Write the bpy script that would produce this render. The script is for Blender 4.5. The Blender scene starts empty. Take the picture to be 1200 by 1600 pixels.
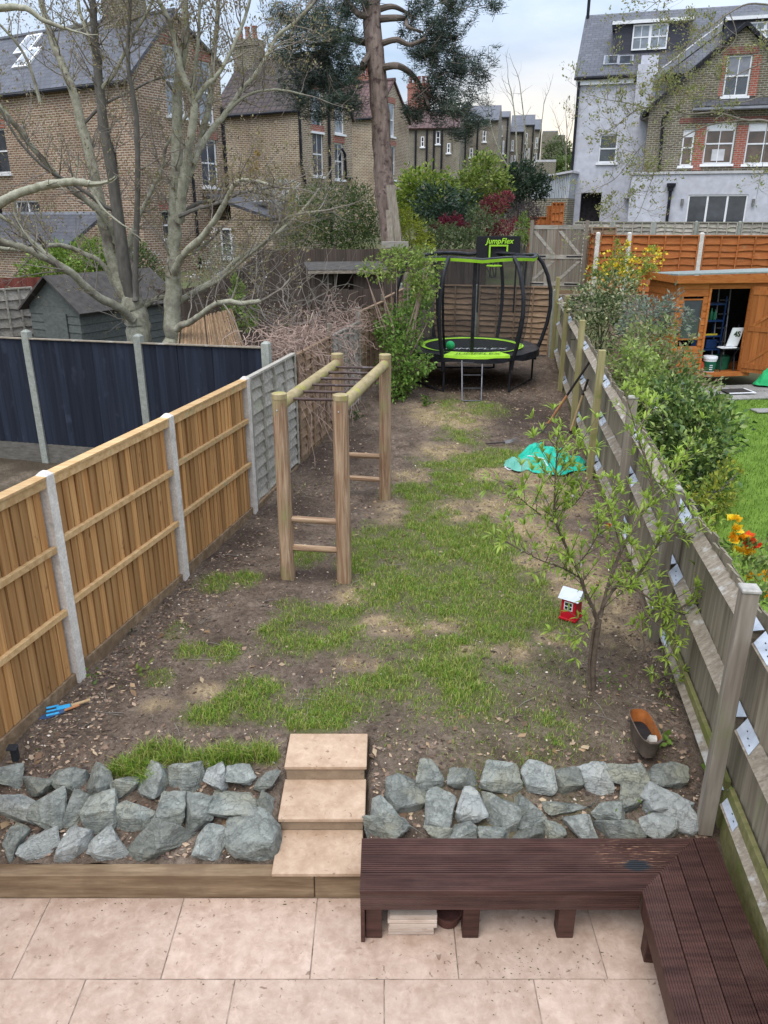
import bpy, bmesh, math, random
import numpy as np
from mathutils import Vector, Matrix

random.seed(7)
RS = np.random.RandomState(11)
sc = bpy.context.scene
col = sc.collection
R = math.radians

# ------------------------------------------------------------------ camera
TH = math.atan2(465, 1202)
CT, ST = math.cos(TH), math.sin(TH)
HC = 4.36
cam_d = bpy.data.cameras.new('camera')
cam = bpy.data.objects.new('camera', cam_d)
col.objects.link(cam)
cam.location = (0, 0, HC)
cam.rotation_euler = (math.pi / 2 - TH, 0, 0)
cam_d.sensor_fit = 'VERTICAL'
cam_d.angle_y = 2 * math.atan(800 / 1202)
cam_d.clip_start = 0.1
cam_d.clip_end = 3000
sc.camera = cam

# ------------------------------------------------------------------ world, sun, exposure
world = bpy.data.worlds.new('World')
sc.world = world
world.use_nodes = True
wt = world.node_tree
wt.nodes.clear()
SUN_EL, SUN_AZ = R(62), R(205)      # a veiled sun behind the left shoulder of the camera
def wn(t, **k):
    n = wt.nodes.new(t)
    for a, b in k.items():
        setattr(n, a, b)
    return n
w_out = wn('ShaderNodeOutputWorld')
w_sky = wn('ShaderNodeTexSky', sky_type='NISHITA', sun_disc=False)
w_sky.sun_elevation = SUN_EL
w_sky.sun_rotation = SUN_AZ
w_bg1 = wn('ShaderNodeBackground'); w_bg1.inputs[1].default_value = 0.05
wt.links.new(w_sky.outputs[0], w_bg1.inputs[0])
w_tc = wn('ShaderNodeTexCoord')
w_sep = wn('ShaderNodeSeparateXYZ')
wt.links.new(w_tc.outputs['Generated'], w_sep.inputs[0])
# flattened direction so that clouds stretch towards the horizon
w_add = wn('ShaderNodeMath', operation='ADD'); w_add.inputs[1].default_value = 0.22
wt.links.new(w_sep.outputs[2], w_add.inputs[0])
w_max = wn('ShaderNodeMath', operation='MAXIMUM'); w_max.inputs[1].default_value = 0.08
wt.links.new(w_add.outputs[0], w_max.inputs[0])
w_div = wn('ShaderNodeVectorMath', operation='DIVIDE')
w_cmb = wn('ShaderNodeCombineXYZ')
for i in range(3):
    wt.links.new(w_max.outputs[0], w_cmb.inputs[i])
wt.links.new(w_tc.outputs['Generated'], w_div.inputs[0])
wt.links.new(w_cmb.outputs[0], w_div.inputs[1])
w_no = wn('ShaderNodeTexNoise'); w_no.inputs['Scale'].default_value = 1.5
w_no.inputs['Detail'].default_value = 7; w_no.inputs['Roughness'].default_value = 0.55
wt.links.new(w_div.outputs[0], w_no.inputs['Vector'])
w_cr = wn('ShaderNodeValToRGB')
w_cr.color_ramp.elements[0].position = 0.38; w_cr.color_ramp.elements[0].color = (0.34, 0.41, 0.53, 1)
w_cr.color_ramp.elements[1].position = 0.66; w_cr.color_ramp.elements[1].color = (0.66, 0.68, 0.72, 1)
wt.links.new(w_no.outputs['Fac'], w_cr.inputs[0])
# an overcast sky is about three times brighter overhead than at the horizon
w_zr = wn('ShaderNodeMapRange'); w_zr.inputs['From Min'].default_value = 0.12; w_zr.inputs['From Max'].default_value = 0.9
w_zr.inputs['To Min'].default_value = 0.50; w_zr.inputs['To Max'].default_value = 2.4
wt.links.new(w_sep.outputs[2], w_zr.inputs['Value'])
# pale warm break in the cloud low over the far end of the gardens
w_dot = wn('ShaderNodeVectorMath', operation='DOT_PRODUCT')
gd = Vector((0.2246, 1.1125, 0.085)).normalized()
w_dot.inputs[1].default_value = gd
w_nrm = wn('ShaderNodeVectorMath', operation='NORMALIZE')
wt.links.new(w_tc.outputs['Generated'], w_nrm.inputs[0])
wt.links.new(w_nrm.outputs[0], w_dot.inputs[0])
w_gr = wn('ShaderNodeMapRange', interpolation_type='SMOOTHSTEP')
w_gr.inputs['From Min'].default_value = 0.975; w_gr.inputs['From Max'].default_value = 1.0
w_gr.inputs['To Max'].default_value = 1.0
wt.links.new(w_dot.outputs['Value'], w_gr.inputs['Value'])
w_low = wn('ShaderNodeMapRange', interpolation_type='SMOOTHSTEP')
w_low.inputs['From Min'].default_value = 0.22; w_low.inputs['From Max'].default_value = 0.03
wt.links.new(w_sep.outputs[2], w_low.inputs['Value'])
w_gm = wn('ShaderNodeMath', operation='MULTIPLY')
wt.links.new(w_gr.outputs[0], w_gm.inputs[0]); wt.links.new(w_low.outputs[0], w_gm.inputs[1])
w_mix = wn('ShaderNodeMix', data_type='RGBA')
w_mix.inputs['B'].default_value = (1.25, 0.93, 0.60, 1)
wt.links.new(w_gm.outputs[0], w_mix.inputs['Factor'])
wt.links.new(w_cr.outputs[0], w_mix.inputs['A'])
w_bg2 = wn('ShaderNodeBackground')
wt.links.new(w_mix.outputs['Result'], w_bg2.inputs[0])
wt.links.new(w_zr.outputs[0], w_bg2.inputs[1])
w_sum = wn('ShaderNodeAddShader')
wt.links.new(w_bg1.outputs[0], w_sum.inputs[0]); wt.links.new(w_bg2.outputs[0], w_sum.inputs[1])
wt.links.new(w_sum.outputs[0], w_out.inputs[0])

sun_d = bpy.data.lights.new('sun', 'SUN')
sun_d.energy = 1.3; sun_d.angle = R(35); sun_d.color = (1, 0.96, 0.9)
sun = bpy.data.objects.new('sun', sun_d); col.objects.link(sun)
sdir = Vector((math.sin(SUN_AZ) * math.cos(SUN_EL), math.cos(SUN_AZ) * math.cos(SUN_EL), math.sin(SUN_EL)))
sun.rotation_euler = sdir.to_track_quat('Z', 'Y').to_euler()
sun.location = (0, 0, 30)

sc.view_settings.view_transform = 'Standard'
sc.view_settings.look = 'None'
sc.view_settings.exposure = 0.66
sc.view_settings.gamma = 1
sc.view_settings.use_curve_mapping = False
sc.cycles.max_bounces = 6
sc.cycles.diffuse_bounces = 3
sc.cycles.transparent_max_bounces = 12

# ------------------------------------------------------------------ places
def ray(x, y):
    v = (y - 800) / 1202
    return (x - 600) / 1202, CT - v * ST, -(ST + v * CT)
def D(x, y, d):
    a, b, e = ray(x, y); t = d / b
    return Vector((a * t, d, HC + e * t))
def Zp(x, y, z):
    a, b, e = ray(x, y); t = (z - HC) / e
    return Vector((a * t, b * t, z))
def gz(d):
    return 0.5 + 0.027 * (d - 5.1)
def Gp(x, y):
    d = 10.0
    for i in range(40):
        a, b, e = ray(x, y); t = (gz(d) - HC) / e; d = b * t
    return Vector((a * t, d, gz(d)))
def mpp(d, y=400):                     # metres per pixel of the 1200 px wide photograph at depth d
    return d / ray(600, y)[1] / 1202
def sstep(a, b, x):
    t = np.clip((x - a) / (b - a), 0, 1); return t * t * (3 - 2 * t)
def terr(y):                           # height of the land along the gardens
    y = np.asarray(y, float)
    base = 0.5 + 0.027 * (np.minimum(y, 22) - 5.1)
    hi = 2.1 + (y - 22.5) * 0.062
    hi = np.where(y > 38, 3.06 + (y - 38) * 0.025, hi)
    hi = np.where(y > 140, 5.6, hi)
    return base + (hi - base) * sstep(20.2, 22.4, y)
def T(y):
    return float(terr(y))
UF, CF = Vector((0.225, 0.974, 0)), Vector((0.974, -0.225, 0))           # along and across the garden
U30, R30 = Vector((0.5, 0.866, 0)), Vector((0.866, -0.5, 0))             # along and across the terraces
UP = Vector((0, 0, 1))
def V(x, y, z=0): return Vector((x, y, z))
LF = [(-3.17, 3.95), (-2.71, 5.83), (-2.23, 7.72), (-1.76, 9.66), (-1.36, 11.6), (-0.95, 13.55), (-0.52, 15.55), (-0.03, 17.6), (0.55, 20.4)]
def rfx(d):                                # face of the right-hand fence
    return np.interp(d, [-1, 2, 4.58, 8.29, 11.04, 13.57, 16.48, 19.91, 22], [1.66, 2.06, 2.41, 2.90, 3.18, 3.50, 3.88, 4.40, 4.72])

# ------------------------------------------------------------------ value noise for layouts
_tab = RS.rand(256, 256)
def vnoise(x, y):
    x = np.asarray(x, float); y = np.asarray(y, float)
    xi = np.floor(x).astype(int); yi = np.floor(y).astype(int)
    fx = x - xi; fy = y - yi
    fx = fx * fx * (3 - 2 * fx); fy = fy * fy * (3 - 2 * fy)
    g = lambda a, b: _tab[a & 255, b & 255]
    return (g(xi, yi) * (1 - fx) + g(xi + 1, yi) * fx) * (1 - fy) + (g(xi, yi + 1) * (1 - fx) + g(xi + 1, yi + 1) * fx) * fy
def fbm(x, y, o=4):
    s = 0; a = 0.5; t = 0
    for i in range(o):
        s = s + a * vnoise(x * 2 ** i + 17 * i, y * 2 ** i + 5 * i); t += a; a *= 0.55
    return s / t

# ------------------------------------------------------------------ materials
def nn(t, typ, **k):
    n = t.nodes.new(typ)
    for a, b in k.items():
        setattr(n, a, b)
    return n
def c4(c): return (c[0], c[1], c[2], 1)
def newmat(name):
    m = bpy.data.materials.new(name); m.use_nodes = True
    t = m.node_tree; t.nodes.clear()
    o = nn(t, 'ShaderNodeOutputMaterial'); b = nn(t, 'ShaderNodeBsdfPrincipled')
    t.links.new(b.outputs[0], o.inputs[0])
    return m, t, b
def noise_node(t, vec, scale, detail=4, rough=0.6, dist=0.0):
    n = nn(t, 'ShaderNodeTexNoise')
    n.inputs['Scale'].default_value = scale; n.inputs['Detail'].default_value = detail
    n.inputs['Roughness'].default_value = rough; n.inputs['Distortion'].default_value = dist
    t.links.new(vec, n.inputs['Vector'])
    return n.outputs['Fac']
def mixc(t, fac, a, b, blend='MIX'):
    n = nn(t, 'ShaderNodeMix', data_type='RGBA', blend_type=blend)
    for s, v in (('Factor', fac), ('A', a), ('B', b)):
        if isinstance(v, (int, float)): n.inputs[s].default_value = v
        elif isinstance(v, tuple): n.inputs[s].default_value = c4(v)
        else: t.links.new(v, n.inputs[s])
    return n.outputs['Result']
def mrange(t, v, a, b, c=0.0, d=1.0):
    n = nn(t, 'ShaderNodeMapRange')
    n.inputs['From Min'].default_value = a; n.inputs['From Max'].default_value = b
    n.inputs['To Min'].default_value = c; n.inputs['To Max'].default_value = d
    t.links.new(v, n.inputs['Value'])
    return n.outputs[0]
def math2(t, op, a, b):
    n = nn(t, 'ShaderNodeMath', operation=op)
    for i, v in enumerate((a, b)):
        if isinstance(v, (int, float)): n.inputs[i].default_value = v
        else: t.links.new(v, n.inputs[i])
    return n.outputs[0]
def coords(t, kind='Object', stretch=(1, 1, 1), per_object=True):
    tc = nn(t, 'ShaderNodeTexCoord')
    mp = nn(t, 'ShaderNodeMapping'); mp.inputs['Scale'].default_value = stretch
    src = tc.outputs[kind]
    rnd = None
    if per_object:
        oi = nn(t, 'ShaderNodeObjectInfo'); rnd = oi.outputs['Random']
        ad = nn(t, 'ShaderNodeVectorMath', operation='ADD')
        sc_ = nn(t, 'ShaderNodeMath', operation='MULTIPLY'); sc_.inputs[1].default_value = 37.0
        t.links.new(rnd, sc_.inputs[0])
        cb = nn(t, 'ShaderNodeCombineXYZ')
        for i in range(3): t.links.new(sc_.outputs[0], cb.inputs[i])
        t.links.new(src, ad.inputs[0]); t.links.new(cb.outputs[0], ad.inputs[1])
        src = ad.outputs[0]
    t.links.new(src, mp.inputs['Vector'])
    return mp.outputs[0], rnd
def bump(t, b, h, strength, dist=0.01):
    n = nn(t, 'ShaderNodeBump'); n.inputs['Strength'].default_value = strength; n.inputs['Distance'].default_value = dist
    t.links.new(h, n.inputs['Height']); t.links.new(n.outputs[0], b.inputs['Normal'])
def mat(name, c1, c2, rough=0.7, scale=6, stretch=(1, 1, 1), kind='Object', vary=0.25, bmp=0.3, spot=None, spot_scale=14, spot_at=(0.6, 0.75),
        fine=None, metal=0.0, spec=0.18, bdist=0.01, dist=0.0):
    m, t, b = newmat(name)
    v, rnd = coords(t, kind, stretch)
    f = noise_node(t, v, scale, 6, 0.62, dist)
    c = mixc(t, mrange(t, f, 0.33, 0.67), c1, c2)
    if fine:
        f2 = noise_node(t, v, scale * fine, 3, 0.6)
        c = mixc(t, mrange(t, f2, 0.35, 0.75, 0.0, 0.45), c, tuple(x * 0.45 for x in c1))
    if spot:
        v2, _ = coords(t, kind, (1, 1, 1))
        f3 = noise_node(t, v2, spot_scale, 4, 0.6)
        c = mixc(t, mrange(t, f3, spot_at[0], spot_at[1]), c, spot)
    if vary:
        k = mrange(t, rnd, 0, 1, 1 - vary, 1 + vary * 0.6)
        n = nn(t, 'ShaderNodeVectorMath', operation='SCALE')
        t.links.new(c, n.inputs[0]); t.links.new(k, n.inputs['Scale']); c = n.outputs[0]
    t.links.new(c, b.inputs['Base Color'])
    b.inputs['Roughness'].default_value = rough; b.inputs['Metallic'].default_value = metal
    b.inputs['Specular IOR Level'].default_value = spec
    if bmp: bump(t, b, f, bmp, bdist)
    return m
MT = {}
# timbers: the long axis of every board is its local Z (boards) or X (rails, sleepers)
MT['larch'] = mat('larch', (.42, .195, .065), (.66, .38, .155), .75, 3.2, (9, 9, .45), vary=.36, bmp=.3, fine=4, spot=(.24, .10, .035), spot_scale=9, spot_at=(.66, .73))
MT['larch_rail'] = mat('larch_rail', (.42, .25, .105), (.60, .40, .20), .75, 3, (1, 6, 6), vary=.15, spot=(.36, .33, .18), spot_scale=5)
MT['concrete'] = mat('concrete', (.60, .54, .47), (.80, .74, .66), .9, 10, vary=.1, spot=(.35, .31, .27), spot_scale=7, bmp=.2, fine=5)
MT['concrete_old'] = mat('concrete_old', (.26, .27, .23), (.38, .39, .34), .9, 10, vary=.12, spot=(.20, .22, .15), spot_scale=5, fine=5)
MT['navy'] = mat('navy', (.015, .019, .031), (.029, .036, .055), .65, 3, (8, 8, .5), vary=.3, bmp=.2, spot=(.040, .046, .070), spot_scale=4, fine=4)
MT['gravel_dark'] = mat('gravel_dark', (.10, .09, .075), (.17, .155, .13), .85, 4, (1, 6, 6))
MT['grey_wood'] = mat('grey_wood', (.24, .215, .175), (.42, .385, .325), .85, 3, (.8, 8, 8), vary=.22, spot=(.27, .29, .17), spot_scale=2.2, spot_at=(.58, .8))
MT['grey_wood_v'] = mat('grey_wood_v', (.175, .145, .11), (.33, .285, .225), .85, 3, (8, 8, .6), vary=.22, spot=(.2, .2, .11), spot_scale=2.2, spot_at=(.6, .8), fine=4)
MT['brown_lap'] = mat('brown_lap', (.20, .125, .075), (.33, .225, .14), .85, 3, (.8, 8, 8), vary=.25, spot=(.25, .19, .13), spot_scale=3)
MT['dark_brown'] = mat('dark_brown', (.075, .055, .042), (.13, .10, .078), .85, 3, (8, 8, .6), vary=.28, fine=4)
MT['mossy_post'] = mat('mossy_post', (.23, .20, .085), (.36, .31, .15), .8, 3, (8, 8, .6), vary=.12, spot=(.20, .22, .06), spot_scale=3)
MT['old_board'] = mat('old_board', (.175, .145, .10), (.345, .295, .215), .85, 3, (8, 8, .5), vary=.25, spot=(.19, .20, .095), spot_scale=1.8, spot_at=(.58, .8), fine=4)
MT['old_rail'] = mat('old_rail', (.20, .16, .115), (.36, .305, .235), .85, 3, (.7, 8, 8), vary=.15, spot=(.40, .38, .34), spot_scale=9, spot_at=(.56, .68), fine=3)
MT['moss_board'] = mat('moss_board', (.17, .165, .06), (.28, .25, .11), .85, 3, (.7, 6, 6), vary=.15, spot=(.16, .19, .035), spot_scale=3, spot_at=(.5, .7))
MT['log'] = mat('log', (.22, .115, .06), (.54, .385, .25), .75, 3.4, (6, 6, .35), vary=.08, spot=(.30, .27, .12), spot_scale=2.5, spot_at=(.55, .75), bmp=.8, dist=1.2, fine=3)
MT['log_green'] = mat('log_green', (.29, .225, .11), (.45, .36, .20), .8, 5, (3, 3, 1), vary=.05, spot=(.34, .33, .06), spot_scale=6, spot_at=(.54, .68), fine=4)
MT['red_wood'] = mat('red_wood', (.13, .035, .025), (.2, .06, .045), .8, 3, (8, 8, .6), vary=.25)
MT['rod'] = mat('rod', (.055, .035, .03), (.10, .065, .055), .45, 9, vary=.1, spot=(.17, .16, .16), spot_scale=4, spot_at=(.6, .7))
MT['sleeper'] = mat('sleeper', (.16, .10, .055), (.34, .24, .145), .8, 2.2, (.7, 7, 7), vary=.08, spot=(.155, .10, .06), spot_scale=2.5, spot_at=(.5, .75), fine=3)
MT['black_frame'] = mat('black_frame', (.016, .016, .018), (.030, .030, .034), .4, 7, vary=.05, bmp=.1)
MT['black_pad'] = mat('black_pad', (.010, .010, .011), (.026, .026, .030), .28, 9, vary=0, bmp=.6, bdist=.02)
MT['black_mat'] = mat('black_mat', (.012, .012, .013), (.020, .020, .022), .85, 40, vary=0, bmp=.1)
MT['lime'] = mat('lime', (.29, .55, .025), (.36, .63, .04), .5, 5, vary=.0, bmp=.15)
MT['white_print'] = mat('white_print', (.55, .55, .55), (.68, .68, .68), .6, 8, vary=0, bmp=0)
MT['dark_print'] = mat('dark_print', (.03, .05, .02), (.05, .07, .03), .6, 8, vary=0, bmp=0)
MT['ladder_steel'] = mat('ladder_steel', (.10, .10, .11), (.17, .17, .18), .4, 8, vary=0, metal=.6)
MT['ball_green'] = mat('ball_green', (.03, .58, .16), (.05, .66, .22), .4, 3, vary=0, bmp=0)
MT['zinc'] = mat('zinc', (.42, .46, .52), (.62, .66, .72), .42, 9, vary=.08, metal=.35, bmp=.05)
MT['tarp'] = mat('tarp', (.015, .36, .24), (.03, .48, .34), .35, 5, vary=0, bmp=.7, bdist=.02)
MT['tarp_pale'] = mat('tarp_pale', (.10, .33, .25), (.17, .42, .33), .5, 5, vary=0, bmp=.6)
MT['cord'] = mat('cord', (.55, .55, .58), (.7, .7, .72), .7, 9, vary=0)
MT['tool_wood'] = mat('tool_wood', (.42, .17, .065), (.58, .28, .13), .55, 3, (6, 6, .5), vary=.1)
MT['tool_wood_pale'] = mat('tool_wood_pale', (.45, .30, .15), (.58, .41, .22), .55, 3, (6, 6, .5), vary=.1)
MT['tool_dark'] = mat('tool_dark', (.025, .02, .02), (.06, .045, .04), .5, 9, vary=0)
MT['steel_dull'] = mat('steel_dull', (.17, .16, .15), (.30, .29, .28), .45, 9, vary=0, metal=.6)
MT['blue_tool'] = mat('blue_tool', (.04, .34, .62), (.06, .43, .74), .45, 6, vary=0, bmp=0)
MT['blue_dark'] = mat('blue_dark', (.04, .07, .14), (.07, .11, .2), .5, 9, vary=0)
MT['lantern_red'] = mat('lantern_red', (.42, .008, .02), (.55, .015, .03), .4, 8, vary=0, bmp=.05)
MT['white_paint'] = mat('white_paint', (.70, .70, .70), (.80, .80, .80), .5, 8, vary=.04, bmp=.05)
MT['lid_grey'] = mat('lid_grey', (.50, .53, .58), (.62, .65, .70), .45, 8, vary=0)
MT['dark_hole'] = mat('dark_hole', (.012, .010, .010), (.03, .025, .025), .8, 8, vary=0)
MT['rust'] = mat('rust', (.28, .085, .02), (.40, .14, .035), .85, 14, vary=0, spot=(.12, .07, .05), spot_scale=8, spot_at=(.5, .7))
MT['trough_out'] = mat('trough_out', (.075, .055, .042), (.145, .11, .085), .8, 9, vary=0, spot=(.20, .12, .07), spot_scale=9)
MT['lichen_cap'] = mat('lichen_cap', (.30, .28, .24), (.50, .47, .42), .9, 9, vary=.1, fine=3)
MT['pale_stone'] = mat('pale_stone', (.42, .39, .34), (.56, .53, .47), .8, 14, vary=.1)
MT['tile_offcut'] = mat('tile_offcut', (.50, .38, .29), (.66, .54, .44), .75, 6, (1, 1, 5), vary=.2, spot=(.34, .24, .17), spot_scale=9)
MT['terracotta'] = mat('terracotta', (.07, .03, .022), (.12, .05, .04), .7, 9, vary=.1)
MT['black_plastic'] = mat('black_plastic', (.015, .016, .018), (.035, .036, .04), .4, 9, vary=.1, bmp=.05)
MT['black_pipe'] = mat('black_pipe', (.010, .010, .013), (.022, .022, .027), .45, 9, vary=.1, bmp=0)
MT['render_white'] = mat('render_white', (.50, .50, .54), (.58, .58, .62), .9, 1.4, vary=0, bmp=.05, spot=(.43, .42, .445), spot_scale=.7, spot_at=(.5, .75), fine=3)
MT['coping'] = mat('coping', (.42, .41, .41), (.55, .54, .54), .85, 4, vary=.05)
MT['lead'] = mat('lead', (.20, .21, .235), (.30, .31, .335), .6, 4, vary=.1)
MT['slate_clad'] = mat('slate_clad', (.045, .045, .055), (.065, .065, .078), .6, 3, (1, 1, 10), vary=0)
MT['curtain'] = mat('curtain', (.55, .53, .50), (.7, .68, .66), .9, 4, (9, 9, 1), vary=.1)
MT['room'] = mat('room', (.10, .065, .045), (.17, .11, .08), .9, 2, vary=.3)
MT['shed_orange'] = mat('shed_orange', (.36, .105, .022), (.50, .175, .045), .6, 3, (.7, 8, 8), vary=.12, spot=(.26, .07, .015), spot_scale=7, spot_at=(.64, .74))
MT['shed_door'] = mat('shed_door', (.29, .09, .02), (.40, .14, .04), .6, 3, (8, 8, .6), vary=.12, spot=(.20, .055, .015), spot_scale=7, spot_at=(.64, .74))
MT['orange_fence'] = mat('orange_fence', (.30, .085, .022), (.42, .145, .042), .75, 3, (.7, 8, 8), vary=.2, spot=(.36, .17, .08), spot_scale=4)
MT['felt'] = mat('felt', (.19, .22, .20), (.28, .31, .285), .9, 9, vary=0)
MT['felt_dark'] = mat('felt_dark', (.055, .05, .045), (.10, .09, .08), .9, 7, vary=.1)
MT['old_shed'] = mat('old_shed', (.085, .095, .085), (.135, .145, .13), .8, 3, (.7, 7, 7), vary=.15, spot=(.16, .16, .13), spot_scale=3)
MT['shed_blue'] = mat('shed_blue', (.012, .035, .11), (.02, .055, .16), .5, 5, vary=.1)
MT['green_label'] = mat('green_label', (.01, .10, .055), (.015, .13, .07), .5, 5, vary=0)
MT['green_bag'] = mat('green_bag', (.02, .33, .11), (.03, .42, .15), .5, 5, vary=0, bmp=.5)
MT['yellow'] = mat('yellow', (.55, .42, .03), (.65, .5, .05), .5, 5, vary=0)
MT['red_plain'] = mat('red_plain', (.45, .04, .02), (.55, .07, .03), .5, 5, vary=0)
MT['bottle_green'] = mat('bottle_green', (.02, .14, .07), (.05, .25, .13), .4, 5, vary=.4)
MT['paving_grey'] = mat('paving_grey', (.24, .23, .21), (.35, .33, .30), .9, 6, vary=.15, fine=5)
MT['mat_dark'] = mat('mat_dark', (.03, .026, .024), (.055, .05, .045), .9, 30, vary=0)
MT['corrugated'] = mat('corrugated', (.33, .35, .37), (.43, .45, .47), .55, 3, (3, 3, .4), vary=0)
MT['reed'] = mat('reed', (.25, .155, .085), (.43, .295, .18), .8, 3, (6, 6, .4), vary=.3)
MT['twig'] = mat('twig', (.30, .20, .155), (.50, .37, .30), .85, 3, vary=.1)
MT['bark_sycamore'] = mat('bark_sycamore', (.24, .23, .155), (.45, .43, .33), .85, 4, (3, 3, 3), vary=.12, spot=(.15, .125, .10), spot_scale=3.5, spot_at=(.52, .72), bmp=.4, fine=5)
MT['bark_dark'] = mat('bark_dark', (.10, .09, .075), (.18, .165, .14), .85, 5, (3, 3, 1), vary=.1, bmp=.5, fine=4)
MT['bark_pine'] = mat('bark_pine', (.15, .105, .085), (.32, .24, .20), .9, 2.5, (4, 4, 1.1), vary=.05, spot=(.08, .052, .045), spot_scale=6, spot_at=(.52, .66), bmp=.8, bdist=.03)
MT['bark_pine_limb'] = mat('bark_pine_limb', (.11, .085, .07), (.19, .15, .12), .9, 4, vary=.05)
MT['bark_peach'] = mat('bark_peach', (.085, .062, .043), (.17, .13, .095), .75, 9, (2, 2, 2), vary=.05, bmp=.4)
MT['bark_branch'] = mat('bark_branch', (.16, .135, .11), (.26, .23, .19), .85, 9, vary=.05)

def brick_mat(name, c1, c2, mortar, stain, bw=.225, rh=.075, ms=.012, off=.5, rough=.9, bmp=.35, stain_scale=.5, msmooth=.1):
    m, t, b = newmat(name)
    tc = nn(t, 'ShaderNodeTexCoord')
    br = nn(t, 'ShaderNodeTexBrick'); br.offset = off
    br.inputs['Scale'].default_value = 1; br.inputs['Brick Width'].default_value = bw; br.inputs['Row Height'].default_value = rh
    br.inputs['Mortar Size'].default_value = ms; br.inputs['Mortar Smooth'].default_value = msmooth; br.inputs['Bias'].default_value = 0
    br.inputs['Color1'].default_value = c4(c1); br.inputs['Color2'].default_value = c4(c2); br.inputs['Mortar'].default_value = c4(mortar)
    t.links.new(tc.outputs['UV'], br.inputs['Vector'])
    f = noise_node(t, tc.outputs['UV'], stain_scale, 6, .65)
    f2 = noise_node(t, tc.outputs['UV'], 9, 3, .6)
    c = mixc(t, mrange(t, f, .42, .66, 0, .75), br.outputs['Color'], stain, 'MULTIPLY')
    c = mixc(t, mrange(t, f2, .3, .7, 0, .5), c, (.55, .52, .5), 'MULTIPLY')
    t.links.new(c, b.inputs['Base Color']); b.inputs['Roughness'].default_value = rough
    bump(t, b, math2(t, 'SUBTRACT', 1.0, br.outputs['Fac']), bmp, .01)
    return m
MT['brick_yellow'] = brick_mat('brick_yellow', (.31, .215, .12), (.19, .13, .075), (.54, .475, .37), (.45, .38, .32), ms=.016)
MT['brick_orange'] = brick_mat('brick_orange', (.30, .165, .09), (.19, .105, .06), (.52, .44, .34), (.5, .43, .37), ms=.016)
MT['brick_grey'] = brick_mat('brick_grey', (.24, .205, .145), (.17, .145, .105), (.34, .31, .25), (.5, .45, .4))
MT['brick_olive'] = brick_mat('brick_olive', (.17, .145, .09), (.105, .088, .06), (.38, .355, .28), (.6, .55, .5))
MT['brick_red'] = brick_mat('brick_red', (.40, .095, .05), (.29, .075, .045), (.38, .30, .25), (.7, .6, .55))
MT['brick_red_dark'] = brick_mat('brick_red_dark', (.25, .075, .045), (.18, .06, .04), (.25, .2, .17), (.7, .6, .55))
MT['slate_blue'] = brick_mat('slate_blue', (.075, .076, .088), (.115, .116, .13), (.04, .04, .048), (.6, .6, .62), .3, .2, .012, rough=.55, bmp=.5)
MT['slate_dark'] = brick_mat('slate_dark', (.06, .06, .068), (.09, .09, .10), (.03, .03, .035), (.7, .7, .7), .3, .2, .012, rough=.55, bmp=.5)
MT['tile_brown'] = brick_mat('tile_brown', (.07, .048, .042), (.10, .07, .06), (.03, .022, .02), (.6, .6, .6), .3, .26, .03, off=0, rough=.8, bmp=.7)
MT['tile_red'] = brick_mat('tile_red', (.125, .068, .058), (.165, .09, .077), (.06, .03, .03), (.6, .6, .6), .3, .26, .03, off=0, rough=.8, bmp=.7)

def glass_mat(name, c, rough=.06):
    m, t, b = newmat(name)
    v, rnd = coords(t, 'Object', (1, 1, 1))
    f = noise_node(t, v, 1.7, 3, .6)
    t.links.new(mixc(t, mrange(t, f, .35, .65), c, tuple(x * 2.2 for x in c)), b.inputs['Base Color'])
    b.inputs['Roughness'].default_value = rough
    b.inputs['Specular IOR Level'].default_value = .8
    return m
MT['glass'] = glass_mat('glass', (.03, .034, .04))
MT['glass_warm'] = glass_mat('glass_warm', (.055, .036, .026))
MT['glass_sky'] = glass_mat('glass_sky', (.16, .175, .19), .1)

def leaf_mat(name, trans=.35, rough=.55):
    m, t, b = newmat(name)
    at = nn(t, 'ShaderNodeAttribute'); at.attribute_name = 'tint'
    t.links.new(at.outputs['Color'], b.inputs['Base Color'])
    b.inputs['Roughness'].default_value = rough
    b.inputs['Specular IOR Level'].default_value = .3
    tr = nn(t, 'ShaderNodeBsdfTranslucent'); t.links.new(at.outputs['Color'], tr.inputs['Color'])
    mx = nn(t, 'ShaderNodeMixShader'); mx.inputs[0].default_value = trans
    o = [n for n in t.nodes if n.type == 'OUTPUT_MATERIAL'][0]
    t.links.new(b.outputs[0], mx.inputs[1]); t.links.new(tr.outputs[0], mx.inputs[2]); t.links.new(mx.outputs[0], o.inputs[0])
    return m
MT['leaf'] = leaf_mat('leaf')
MT['leaf_gloss'] = leaf_mat('leaf_gloss', .15, .3)
MT['needle'] = leaf_mat('needle', .08, .6)
MT['chip'] = leaf_mat('chip', 0.0, .85)
MT['grass_blade'] = leaf_mat('grass_blade', .35, .5)
def peach_leaf():
    m, t, b = newmat('peach_leaf')
    oi = nn(t, 'ShaderNodeObjectInfo')
    c = mixc(t, oi.outputs['Random'], (.20, .30, .035), (.36, .46, .07))
    t.links.new(c, b.inputs['Base Color']); b.inputs['Roughness'].default_value = .45
    tr = nn(t, 'ShaderNodeBsdfTranslucent'); t.links.new(c, tr.inputs['Color'])
    mx = nn(t, 'ShaderNodeMixShader'); mx.inputs[0].default_value = .4
    o = [n for n in t.nodes if n.type == 'OUTPUT_MATERIAL'][0]
    t.links.new(b.outputs[0], mx.inputs[1]); t.links.new(tr.outputs[0], mx.inputs[2]); t.links.new(mx.outputs[0], o.inputs[0])
    return m
MT['peach_leaf'] = peach_leaf()

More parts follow.
